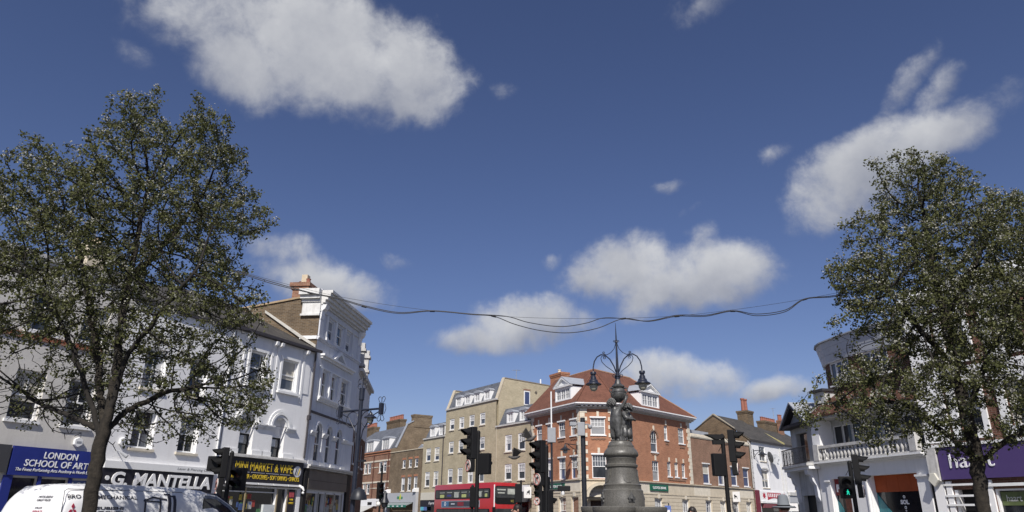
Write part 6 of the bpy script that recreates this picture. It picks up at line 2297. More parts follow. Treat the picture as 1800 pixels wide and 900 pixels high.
def signal_head(root, off, z0, yaw, aspects=3, r=.105, pitch=.27, signs=0, lit=None, hood=.26, w=.17, ped=False):
    """z0 is the bottom of the casing; faces local -y turned by yaw degrees"""
    T = Matrix.Translation((off[0], off[1], 0)) @ Matrix.Rotation(math.radians(yaw), 4, 'Z')
    hs = signs * .34
    z1 = z0 + hs + aspects * pitch + .05
    mb = MB(None, T)
    mb.box(-w, w, 0, .17, z0 + hs, z1)
    if hs:
        mb.box(-w * .9, w * .9, .0, .13, z0, z0 + hs - .004)
    hd = mb.build('signal_head', BLACKP, root, bevel=.02)
    mats = {3: [LENS_G, LENS_A, LENS_R], 2: [LENS_G, LENS_R], 1: [LENS_G]}[aspects]
    for i in range(aspects):
        zc = z0 + hs + .03 + pitch * (i + .5)
        lm = mats[i]
        if lit == ('red', i):
            lm = LIT_R
        mb = MB(None, T @ Matrix.Translation((0, -.004, zc)) @ Matrix.Rotation(PI / 2, 4, 'X'))
        mb.lathe([(.005, .012), (r * .7, .008), (r, 0), (r, -.01)], 0, 0, 16)
        mb.build('lens', lm if not ped else DARK, hd, smooth=True)
        if ped and i == 0:
            g = MB(None, T @ Matrix.Translation((0, -.02, zc)) @ Matrix.Scale(.78, 4))
            g.ball((0, -.005, .066), .018, 8, 5)
            for pts in ([(-.022, .045), (.02, .045), (.024, -.01), (-.02, -.01)], [(-.02, -.008), (.004, -.008), (-.032, -.085), (-.052, -.08)], [(-.002, -.008), (.024, -.008), (.05, -.08), (.028, -.085)],
                        [(.016, .045), (.05, .0), (.04, -.006), (.01, .02)], [(-.018, .045), (-.048, .006), (-.04, -.002), (-.012, .02)]):
                g.prism([(a, 0, b_) for a, b_ in pts], (0, -.008, 0))
            g.build('green_man', LIT_G, hd)
        # hood: a tapering half tube open below
        mb = MB(None, T)
        n_ = 12
        q0, q1, q2, q3 = [], [], [], []
        for k in range(n_ + 1):
            a = math.radians(-25 + 230 * k / n_)
            ln = hood * (.45 + .55 * max(0, math.sin(a)) ** .6 if math.sin(a) > 0 else .45)
            for lst, rr, y in ((q0, r + .022, 0), (q1, r + .012, -ln), (q2, r + .004, -ln), (q3, r + .012, 0)):
                lst.append(mb.p(rr * math.cos(a), y, zc + rr * math.sin(a) - (.03 * -y / hood if y else 0)))
        for A_, B_ in ((q0, q1), (q1, q2), (q2, q3), (q3, q0)):
            for k in range(n_):
                mb.f.append([A_[k], A_[k + 1], B_[k + 1], B_[k]])
        for k in (0, n_):
            mb.f.append([q0[k], q1[k], q2[k], q3[k]])
        mb.build('hood', VISOR, hd, smooth=True)
    for s in range(signs):
        zc = z0 + .17 + .34 * s
        Ts = T @ Matrix.Translation((0, -.006, zc))
        R = .155
        mb = MB(None, Ts)
        circ = [(R * math.cos(2 * PI * k / 24), 0, R * math.sin(2 * PI * k / 24)) for k in range(24)]
        mb.prism(circ, (0, -.02, 0))
        ts = mb.build('turn_sign', SGN_W, hd)
        mb = MB(None, Ts)
        mb.ring([(c[0], -.021, c[2]) for c in circ], [(c[0] * .84, -.021, c[2] * .84) for c in circ], (0, -.006, 0))
        a = math.radians(45)
        mb.prism([(-.10 - .012, -.0215, .10 - .012), (-.10 + .012, -.0215, .10 + .012), (.10 + .012, -.0215, -.10 + .012), (.10 - .012, -.0215, -.10 - .012)], (0, -.005, 0))
        mb.build('ring_and_bar', SGN_R, hd) if False else None
        mb.build('red_ring', SGN_R, hd)
        mb = MB(None, Ts)
        mb.prism([(-.055, -.0275, -.09), (-.025, -.0275, -.09), (-.025, -.0275, .0), (-.005, -.0275, .03), (.04, -.0275, .03), (.04, -.0275, .07), (.09, -.0275, .015), (.04, -.0275, -.035), (.04, -.0275, .002), (.01, -.0275, .0), (.0, -.0275, -.02)], (0, -.004, 0)) if False else \
            mb.tube([(-.04, -.028, -.09), (-.04, -.028, .01), (-.015, -.028, .04), (.04, -.028, .04)], .014, 5)
        mb.prism([(.03, -.022, .09), (.095, -.022, .04), (.03, -.022, -.01)], (0, -.01, 0))
        mb.build('arrow', IRON, hd)
    return hd


def bracket(root, offs, z, r=.016):
    mb = MB()
    for (x, y), zz in zip(offs, z):
        mb.tube([(0, 0, zz), (x * .6, y * .6, zz), (x, y, zz)], r, 5)
        mb.tube([(0, 0, zz + .12), (x * .3, y * .3 + .05, zz + .2), (x * .8, y * .8 + .06, zz + .08)], .010, 5)
    return mb.build('bracket', BLACKP, root)


TG_ = 'traffic lights at the junction'


def signal_post(label, x, y, h, r=.057, name='traffic_light'):
    t = thing(name, label, 'traffic light', (x, y, .12), TG_)
    mb = MB()
    mb.tube([(0, 0, 0), (0, 0, h - .12)], r, 12)
    mb.lathe([(r, h - .12), (r * 1.1, h - .115), (r * .6, h - .06), (.005, h - .05)], 0, 0, 12)
    mb.lathe([(.13, 0), (.13, .02), (r * 1.3, .03), (r * 1.3, .3), (r, .32)], 0, 0, 12)
    mb.build('pole', BLACKP, t, smooth=True)
    return t


t = signal_post('traffic light left of the monument, pole before the bus, hoods facing left', -.88, 20, 3.72)
signal_head(t, (-.25, .02), 2.56, -62, 3, signs=1)
signal_head(t, (.24, .0), 2.50, 150, 1, r=.1, pitch=.5, hood=.2)
bracket(t, [(-.18, 0), (.2, 0)], [3.3, 2.9])
t = signal_post('traffic light before the left side of the bank, hoods facing left above a turn sign', 1.0, 20, 3.36)
signal_head(t, (-.24, .02), 2.22, -58, 3, signs=1)
bracket(t, [(-.2, 0)], [2.9])
signal_head(t, (.10, .12), 1.55, 120, 1, r=.1, pitch=.5, hood=.2)
t = signal_post('traffic light right of the monument with box shaped detector on top, hoods facing right', 5.88, 20, 3.70)
signal_head(t, (.34, .0), 2.55, 66, 3, signs=1)
signal_head(t, (-.2, .05), 2.52, -168, 2, r=.1, pitch=.27, hood=.15)
bracket(t, [(.25, 0), (-.15, 0)], [3.35, 3.1])
mb = MB()
mb.tube([(0, 0, 3.5), (-.10, 0, 3.58)], .03, 6)
mb.prism([(-.5, -.09, 3.62), (-.02, -.09, 3.62), (.06, -.09, 3.56), (-.06, -.09, 3.50), (-.2, -.09, 3.48), (-.3, -.09, 3.54)], (0, .18, 0))
mb.box(-.28, -.04, -.07, .07, 3.36, 3.48)
mb.build('detector', BLACKP, t)
t = signal_post('traffic light beside the balustraded corner shop, with green walking man lit', 9.3, 20, 3.02)
signal_head(t, (.26, .0), 2.0, 64, 3, r=.095, pitch=.245, signs=1)
signal_head(t, (-.17, -.02), 1.98, -12, 2, r=.095, pitch=.26, hood=.12, ped=True)
bracket(t, [(.2, 0), (-.15, 0)], [2.75, 2.5])
t = signal_post('traffic light behind the van bonnet with two round signs, left of the mini market sign', -7.62, 20, 3.1)
signal_head(t, (-.28, .0), 1.66, -60, 3, r=.1, pitch=.25, signs=2)
signal_head(t, (.26, -.05), 2.02, -25, 2, r=.105, pitch=.27, hood=.24)
signal_head(t, (-.46, .16), 2.52, 170, 1, r=.1, pitch=.34, hood=.1)
bracket(t, [(-.2, 0), (.2, 0)], [2.9, 2.5])
t = signal_post('slim traffic light farther off with red lit, under the middle traffic light', 1.32, 31, 3.05)
signal_head(t, (-.17, .0), 1.85, -38, 3, r=.085, pitch=.25, signs=1, lit=('red', 2), hood=.16, w=.13)
signal_head(t, (.2, .0), 1.85, -30, 3, r=.085, pitch=.25, signs=1, hood=.16, w=.13)
t = signal_post('distant dark traffic light in front of the red brick house', -6.95, 40, 4.0)
signal_head(t, (.02, -.1), 2.2, 35, 3, r=.1, pitch=.27, hood=.2)
t = signal_post('distant traffic light in front of the bus with its back turned', -1.55, 31, 2.7)
signal_head(t, (.12, 0), 1.75, 150, 3, r=.1, pitch=.25, hood=.2)
t = signal_post('distant traffic light near the front of the bus', .62, 40, 3.3)
signal_head(t, (-.12, 0), 2.1, 165, 3, r=.1, pitch=.3, hood=.2)

# ------------------------------------------------------------------ other posts
o = thing('street_lantern', 'small black lantern with a white globe beside the distant traffic light', 'street lantern', (-6.7, 40, .12))
mb = MB()
mb.tube([(0, 0, 0), (0, 0, 1.9)], .05, 8)
mb.build('post', IRON, o)
MB().lathe([(.05, 1.75), (.14, 1.8), (.2, 2.0), (.26, 2.02), (.14, 2.28), (.1, 2.5), (.03, 2.62)], 0, 0, 10).build('lantern', IRON, o, smooth=True)
MB().ball((-.32, 0, 1.95), .13, 12, 8).build('globe', M('globe_white', (.75, .75, .72), .3), o, smooth=True)
MB().tube([(0, 0, 1.7), (-.3, 0, 1.8)], .02, 5).build('arm', IRON, o)

o = thing('camera_pole', 'tall black pole with a grey camera box before the corner of the bank', 'camera pole', (2.22, 22, .12))
MB().tube([(0, 0, 0), (0, 0, 4.3)], .075, 12).build('pole', IRON, o, smooth=True)
MB().box(-.17, .05, -.15, -.076, 3.75, 4.15).build('cabinet', GREYM, o, bevel=.015)
mb = MB()
mb.tube([(0, 0, 4.1), (-.28, -.02, 4.12)], .02, 6)
mb.box(-.40, -.2, -.12, .1, 4.05, 4.16)
mb.build('camera', GREYM, o)
mb = MB()
mb.tube([(0, 0, 4.1), (.2, 0, 4.1)], .02, 6)
mb.ball((.22, 0, 4.03), .07, 10, 6)
mb.build('camera', GREYM, o, smooth=True)
o = thing('mast', 'thin mast with a grey box in front of the left side of the bank', 'mast', (1.72, 30, .12))
MB().tube([(0, 0, 0), (0, 0, 4.3)], .045, 8).build('pole', IRON, o, smooth=True)
MB().tube([(0, 0, 4.9), (0, 0, 6.4)], .03, 8).build('antenna', TRIM, o, smooth=True)
MB().box(-.17, .17, -.1, .1, 4.3, 4.9).build('grey_box', GREYM, o, bevel=.02)
o = thing('stop_flag', 'small blue flag sign on a thin post before the bank', 'sign', (8.55, 40, .12))
MB().tube([(-.35, 0, 2.15), (.0, 0, 2.15), (.0, 0, 0)], .03, 6).build('post', IRON, o)
MB().box(-.22, .10, -.04, -.031, 1.45, 2.02).build('flag', M('flag_blue', (.10, .16, .42), .5), o)
MB().box(-.16, .04, -.048, -.041, 1.6, 1.8).build('white_square', WL, o)
o = thing('security_camera', 'small camera on a pole bracket beside the middle traffic light', 'camera', (1.42, 20, 2.15), None)
MB().tube([(-.36, 0, .08), (.0, 0, .1)], .02, 5).build('arm', BLACKP, o)
MB().box(-.12, .22, -.06, .06, .06, .2).build('housing', BLACKP, o, bevel=.02)
MB().lathe([(.005, -.05), (.035, -.04), (.05, .0), (.05, .06)], .02, 0, 12).build('dome', TRIM, o, smooth=True)

# ornate festoon post on the left
o = thing('ornate_post', 'tall black ornate post with scrolled cross arms and a hanging lantern', 'ornate post', (-4.62, 22, .12), None, math.radians(-30))
mb = MB()
mb.tube([(0, 0, 0), (0, 0, .8), (0, 0, .82), (0, 0, 3.0), (0, 0, 5.0)], [.12, .11, .075, .068, .06], 12)
mb.lathe([(.06, 4.75), (.085, 4.77), (.085, 5.12), (.065, 5.14), (.01, 5.15)], 0, 0, 12)
mb.build('post', IRONB, o, smooth=True)
for s in (-1, 1):
    a = MB()
    a.tube([(0, 0, 4.46), (s * .82, 0, 4.46)], .032, 8)
    a.tube([(s * .05, 0, 3.35), (s * .16, 0, 3.85), (s * .45, 0, 4.25), (s * .8, 0, 4.40)], .018, 6)
    a.tube([(s * (.30 + .24 * math.cos(k * PI / 9)), 0, 4.18 + .24 * math.sin(k * PI / 9)) for k in range(18)], .013, 5, True)
    ar = a.build('cross_arm', IRONB, o)
    MB().box(s * .82 - .055, s * .82 + .055, -.055, .055, 4.28, 4.62).build('end_post', IRONB, ar)
    sc = MB()
    for (zc, up) in ((4.66, 1), (4.24, -1)):
        for t_ in (-1, 1):
            pts = [(s * .82, 0, zc - up * .04)] + [(s * .82 + t_ * (.07 - .068 * math.cos(q * .42)) * (1 if q < 8 else .8) + t_ * .0, 0, zc + up * (.02 + .085 * math.sin(q * .42) + .05)) for q in range(13)]
            sc.tube(pts, .010, 5)
    sc.tube([(s * .95, 0, 4.3), (s * 1.0, 0, 4.45), (s * .95, 0, 4.6)], .010, 5)
    sc.build('scrollwork', IRONB, ar)
sc = MB()
for t_ in (-1, 1):
    for k in (0, 1):
        pts = [(0, 0, 5.12 + .1 * k)] + [(t_ * (.09 - .088 * math.cos(q * .42)), 0, 5.2 + .14 * k + .09 * math.sin(q * .42)) for q in range(13)]
        sc.tube(pts, .011, 5)
sc.tube([(0, 0, 5.1), (0, 0, 5.5)], .014, 5)
sc.build('scrollwork', IRONB, o)
mb = MB()
mb.tube([(.42, 0, 4.46), (.42, 0, 4.36)], .014, 6)
mb.lathe([(.03, 4.38), (.06, 4.34), (.07, 4.30), (.19, 4.22), (.2, 4.20), (.1, 4.21)], .42, 0, 16)
ln = mb.build('lantern', IRONB, o, smooth=True)
MB().lathe([(.095, 4.205), (.10, 4.14), (.075, 4.06), (.02, 4.02)], .42, 0, 14).build('lamp_glass', M('frosted_lamp', (.42, .41, .33), .25), ln, smooth=True)
mb = MB()
mb.box(.08, .36, -.03, .03, 2.92, 2.98)
mb.box(.02, .10, -.02, .02, 2.93, 2.97)
mb.build('small_arm', IRON, o)
MB().lathe([(.02, 2.2), (.16, 2.12), (.24, 1.95), (.25, 1.85), (.1, 1.84)], .16, .05, 12).build('speaker_hood', IRON, o, smooth=True)


# ================================================================== PIGEONS
PIG = M('pigeon_grey', (.075, .07, .068), .7, .4, 9)


def pigeon(label, loc, heading, bank, wing, s=1.0):
    o = thing('pigeon', label, 'pigeon', loc, 'pigeons flying before the brick row')
    T = Matrix.Rotation(math.radians(heading), 4, 'Z') @ Matrix.Rotation(math.radians(bank), 4, 'Y') @ Matrix.Scale(s, 4)
    mb = MB(None, T)
    mb.tube([(-.19, 0, .03), (-.165, 0, .035), (-.145, 0, .035), (-.12, 0, .02), (-.06, 0, 0), (.02, 0, -.005), (.10, 0, .005), (.15, 0, .01)], [.004, .022, .03, .028, .052, .058, .035, .012], 10)
    mb.tube([(-.175, 0, .03), (-.205, 0, .022)], [.009, .002], 5)
    body = mb.build('body', PIG, o, smooth=True)
    tl = MB(None, T)
    for k in range(5):
        a = (k - 2) * .16
        tl.prism([(.12, -.008 + .012 * (k - 2), .008 + .001 * k), (.12, .012 + .012 * (k - 2), .008 + .001 * k), (.25 * math.cos(a), .25 * math.sin(a) + .016, .008 + .001 * k), (.25 * math.cos(a), .25 * math.sin(a) - .016, .008 + .001 * k)], (0, 0, .003))
    tl.build('tail', PIG, o)
    for sd in (-1, 1):
        wg = MB(None, T)
        a = math.radians(wing)
        for k in range(9):
            f = k / 8
            x0 = -.06 + .10 * f
            ln = .34 - .16 * f
            tip = (x0 + .03 + .14 * f, sd * ln * math.cos(a), .03 + ln * math.sin(a))
            wg.prism([(x0, sd * .03, .02 + .001 * k), (x0 + .03, sd * .03, .02 + .001 * k), (tip[0] + .03, tip[1], tip[2]), (tip[0], tip[1], tip[2])], (.002, 0, .004))
        wg.build('wing', PIG, o)
    return o


pigeon('lower pigeon flying left with raised wings past the tan wall', at(905, 804, 20), 4, -8, 38)
pigeon('upper pigeon flapping beside the left end of the bank', at(933, 772, 20), 160, 18, 50)

# ================================================================== OVERHEAD CABLES
CAB = M('cable_black', (.010, .011, .016), .6)


def cable(label, pts, Y, r, name='overhead_cable', clips=()):
    v = [at(x, y, yy) for (x, y), yy in zip(pts, np.linspace(Y[0], Y[1], len(pts)))]
    # smooth through the points
    sm = []
    for i in range(len(v) - 1):
        p0, p1, p2, p3 = v[max(i - 1, 0)], v[i], v[i + 1], v[min(i + 2, len(v) - 1)]
        for k in range(6):
            t = k / 6
            sm.append(.5 * ((2 * p1) + (p2 - p0) * t + (2 * p0 - 5 * p1 + 4 * p2 - p3) * t * t + (3 * p1 - p0 - 3 * p2 + p3) * t ** 3))
    sm.append(v[-1])
    c = sm[len(sm) // 2]
    o = MB(Fr((0, 0), (1, 0))).tube([(q.x, -q.y, q.z) for q in sm], r, 6).build(name, CAB)
    for x, y in clips:
        q = min(range(len(sm)), key=lambda i: abs(sm[i].x / max(sm[i].y, .1) - at(x, y, 13).x / 13))
        a, c_ = sm[max(q - 1, 0)], sm[min(q + 1, len(sm) - 1)]
        dv = (c_ - a).normalized() * .045
        g_ = MB(Fr((0, 0), (1, 0))).tube([(v_.x, -v_.y, v_.z) for v_ in (sm[q] - dv, sm[q] + dv)], r * 2.1, 8).build('clip', CAB, None)
        g_.parent = o
    return tag(o, label, 'cable', 'cables strung between the trees')


cable('upper looping black cable strung between the two trees', [(330, 452), (420, 478), (480, 496), (545, 514), (595, 524), (640, 537), (700, 549), (760, 546), (830, 552), (890, 556), (930, 567), (985, 574), (1030, 568), (1060, 559), (1096, 560), (1140, 564), (1190, 554), (1240, 554), (1288, 546), (1330, 552), (1380, 545), (1415, 525), (1470, 519), (1560, 500)], (12.4, 13.2), .0085)
cable('lower deeper looping black cable strung between the two trees', [(330, 454), (420, 480), (480, 499), (545, 515), (596, 526), (640, 539), (700, 551), (760, 547), (830, 553), (868, 556), (905, 570), (950, 581), (1000, 585), (1050, 577), (1096, 560), (1140, 565), (1190, 556), (1240, 556), (1288, 547), (1330, 555), (1380, 548), (1415, 526), (1470, 521), (1560, 503)], (12.4, 13.2), .0085, clips=[(545, 515), (640, 539), (760, 547), (868, 556), (1096, 560), (1190, 556), (1288, 547), (1415, 526)])
cable('thin straight wire above the looping cables', [(330, 450), (480, 493), (600, 522), (750, 545), (900, 557), (1040, 560), (1180, 556), (1300, 543), (1400, 528), (1470, 515), (1560, 498)], (12.5, 13.3), .0035)


# ================================================================== PEOPLE
SKIN = M('skin', (.36, .21, .15), .55, .08, 6, spec=.4)


def person(label, head, facing, height, top, legs_mat, hair, hat=False, long_hair=False, top_name='jacket'):
    """standing figure; head = world point of the crown of the head"""
    x, y, zt = head
    g = zt - height
    s = height / 1.75
    o = thing('person', label, 'person', (x, y, g), 'people crossing the junction', facing)
    J, E, O = {}, [], []

    def add(k, p, r, par=None):
        J[k] = (tuple(Vector(p) * s), r * s if not isinstance(r, tuple) else tuple(q * s for q in r))
        O.append(k)
        if par:
            E.append((par, k))
    add('hip', (0, 0, .93), .145)
    add('waist', (0, .0, 1.08), .125, 'hip')
    add('chest', (0, 0, 1.28), .15, 'waist')
    add('nb', (0, .01, 1.43), .075, 'chest')
    add('neck', (0, .0, 1.49), .052, 'nb')
    add('jaw', (0, -.025, 1.565), .066, 'neck')
    add('crown', (0, .0, 1.655), .082, 'jaw')
    for i, sd in ((0, -1), (1, 1)):
        add('sh%d' % i, (sd * .185, 0, 1.40), .062, 'chest')
        add('el%d' % i, (sd * .235, .03, 1.12), .044, 'sh%d' % i)
        add('wr%d' % i, (sd * .235, -.06, .88), .031, 'el%d' % i)
        hand(J, E, O, 'hd%d' % i, 'wr%d' % i, Vector((sd * .235, -.08, .80)) * s, (0, -.2, -1), s)
        add('th%d' % i, (sd * .095, 0, .82), .085, 'hip')
        add('kn%d' % i, (sd * .10, -.01 - .04 * i, .48), .060, 'th%d' % i)
        add('an%d' % i, (sd * .10, .06 - .05 * i, .09), .040, 'kn%d' % i)
        add('to%d' % i, (sd * .11, -.14 - .05 * i, .045), .040, 'an%d' % i)
    me = figure(J, E, O)
    body = meshpart('body', me, SKIN, o)
    hx = lambda a, b_, c: tuple(Vector((a, b_, c)) * s)
    f = MB()
    f.tube([hx(0, -.088, 1.645), hx(0, -.112, 1.612), hx(0, -.09, 1.598)], [.009 * s, .014 * s, .010 * s], 6)
    for sd in (-1, 1):
        q = hx(sd * .083, .005, 1.62)
        f.ball(q, .022 * s, 8, 5, 1.5)
    f.build('nose_and_ears', SKIN, body, smooth=True)
    ey = MB()
    for sd in (-1, 1):
        ey.ball(hx(sd * .031, -.079, 1.64), .011 * s, 8, 5)
    ey.build('eyes', M('eye', (.05, .04, .035), .2), body, smooth=True)
    mo = MB().ball(hx(0, -.083, 1.565), .018 * s, 8, 5, .4)
    mo.build('mouth', M('lips', (.30, .10, .09), .5), body, smooth=True)
    hr = MB()
    n_, m_ = 18, 10
    R = .097 * s
    rows_ = []
    for i in range(m_ + 1):
        ph = PI * .62 * i / m_
        rows_.append([hr.p(R * 1.0 * math.sin(ph) * math.cos(2 * PI * j / n_), R * 1.12 * math.sin(ph) * math.sin(2 * PI * j / n_) + .010 * s + (.03 * s * math.sin(ph) if math.sin(2 * PI * j / n_) < -.3 else 0), 1.655 * s + R * math.cos(ph) * 1.02) for j in range(n_)])
    for a, b_ in zip(rows_, rows_[1:]):
        for j in range(n_):
            hr.f.append([a[j], a[(j + 1) % n_], b_[(j + 1) % n_], b_[j]])
    if long_hair:
        for j in range(15):
            a = math.radians(-20 + 220 * j / 14)
            x_, y_ = .085 * math.cos(a), .085 * math.sin(a)
            hr.tube([hx(x_ * .7, y_ * .7 + .01, 1.72), hx(x_ * 1.1, y_ * 1.1 + .01, 1.62), hx(x_ * 1.15, y_ * 1.2 + .02, 1.48), hx(x_ * 1.0, y_ * 1.1 + .03, 1.34)], [.02 * s, .026 * s, .024 * s, .012 * s], 6)
    hr.build('hair', hair, body, smooth=True)
    # clothes follow the body: sleeves, torso and trousers as shells
    def shell(name, prof_pts, mat, lv=1):
        jj, ee = [], []
        for chain in prof_pts:
            st_ = len(jj)
            for p, r in chain:
                jj.append((hx(*p), tuple(q * s for q in r) if isinstance(r, tuple) else r * s))
            ee += [(st_ + i, st_ + i + 1) for i in range(len(chain) - 1)]
        return jj, ee
    top_j = [((0, 0, .90), .165), ((0, 0, 1.08), .145), ((0, 0, 1.28), .172), ((0, .01, 1.44), .09),
             ((-.185, 0, 1.40), .078), ((-.235, .03, 1.12), .060), ((-.235, -.05, .91), .046), ((.185, 0, 1.40), .078), ((.235, .03, 1.12), .060), ((.235, -.05, .91), .046)]
    me = skinmesh([hx(*p) for p, r in top_j], [(0, 1), (1, 2), (2, 3), (2, 4), (4, 5), (5, 6), (2, 7), (7, 8), (8, 9)], [r * s for p, r in top_j], 2)
    meshpart(top_name, me, top, o)
    tr = [((0, 0, .94), .158), ((-.095, 0, .82), .1), ((-.10, -.01, .48), .075), ((-.10, .05, .12), .058), ((.095, 0, .82), .1), ((.10, -.05, .48), .075), ((.10, .01, .12), .058)]
    me = skinmesh([hx(*p) for p, r in tr], [(0, 1), (1, 2), (2, 3), (0, 4), (4, 5), (5, 6)], [r * s for p, r in tr], 2)
    meshpart('trousers', me, legs_mat, o)
    for i, sd in ((0, -1), (1, 1)):
        sh = MB()
        sh.tube([hx(sd * .10, .09 - .05 * i, .05), hx(sd * .105, -.03 - .05 * i, .055), hx(sd * .11, -.16 - .05 * i, .04), hx(sd * .11, -.21 - .05 * i, .035)], [.05 * s, .056 * s, .05 * s, .025 * s], 8)
        sh.build('shoe', BLACKP, o, smooth=True)
    if hat:
        h = MB()
        h.lathe([(.20, 1.655), (.205, 1.662), (.11, 1.69), (.102, 1.70), (.094, 1.79), (.08, 1.85), (.045, 1.872), (.005, 1.875)], 0, .01, 22)
        h.lathe([(.11, 1.66), (.20, 1.648), (.205, 1.656), (.11, 1.69)], 0, .01, 22)
        ht = h.build('sun_hat', M('hat_grey', (.17, .185, .20), .8, .1, 6), o, smooth=True)
        ht.scale = (s, s, s)
    return o


DHAIR = M('dark_hair', (.018, .013, .011), .5, .3, 12)
p = at(1375, 874, 13)
person('person in a grey brimmed sun hat and bright red jacket near the corner shop', (p.x, p.y, p.z - .075), math.radians(200), 1.74, M('red_jacket', (.50, .03, .02), .7), M('dark_jeans', (.03, .035, .06), .8), DHAIR, hat=True)
p = at(1216, 890.5, 17.5)
person('person with long dark hair walking right of the monument', p, math.radians(-35), 1.70, M('grey_top', (.20, .2, .21), .8), M('dark_jeans', (.03, .035, .06), .8), DHAIR, long_hair=True, top_name='top')
p = at(908, 886, 16)
person('person with short black hair in front of the bus', p, math.radians(-70), 1.78, M('navy_jacket', (.02, .022, .035), .7), M('dark_jeans', (.03, .035, .06), .8), DHAIR)


# ================================================================== TREES
from mathutils import noise as mnoise


def inside(poly, x, z):
    c = np.zeros(len(x), bool)
    n_ = len(poly)
    for i in range(n_):
        x0, z0 = poly[i]
        x1, z1 = poly[(i + 1) % n_]
        cond = (z0 > z) != (z1 > z)
        with np.errstate(divide='ignore', invalid='ignore'):
            xi = (x1 - x0) * (z - z0) / (z1 - z0) + x0
        c ^= cond & (x < xi)
    return c


def edge_dist(poly, x, z):
    d = np.full(len(x), 1e9)
    for i in range(len(poly)):
        a, b_ = np.array(poly[i]), np.array(poly[(i + 1) % len(poly)])
        ab = b_ - a
        t = np.clip(((x - a[0]) * ab[0] + (z - a[1]) * ab[1]) / (ab @ ab), 0, 1)
        d = np.minimum(d, np.hypot(x - a[0] - t * ab[0], z - a[1] - t * ab[1]))
    return d


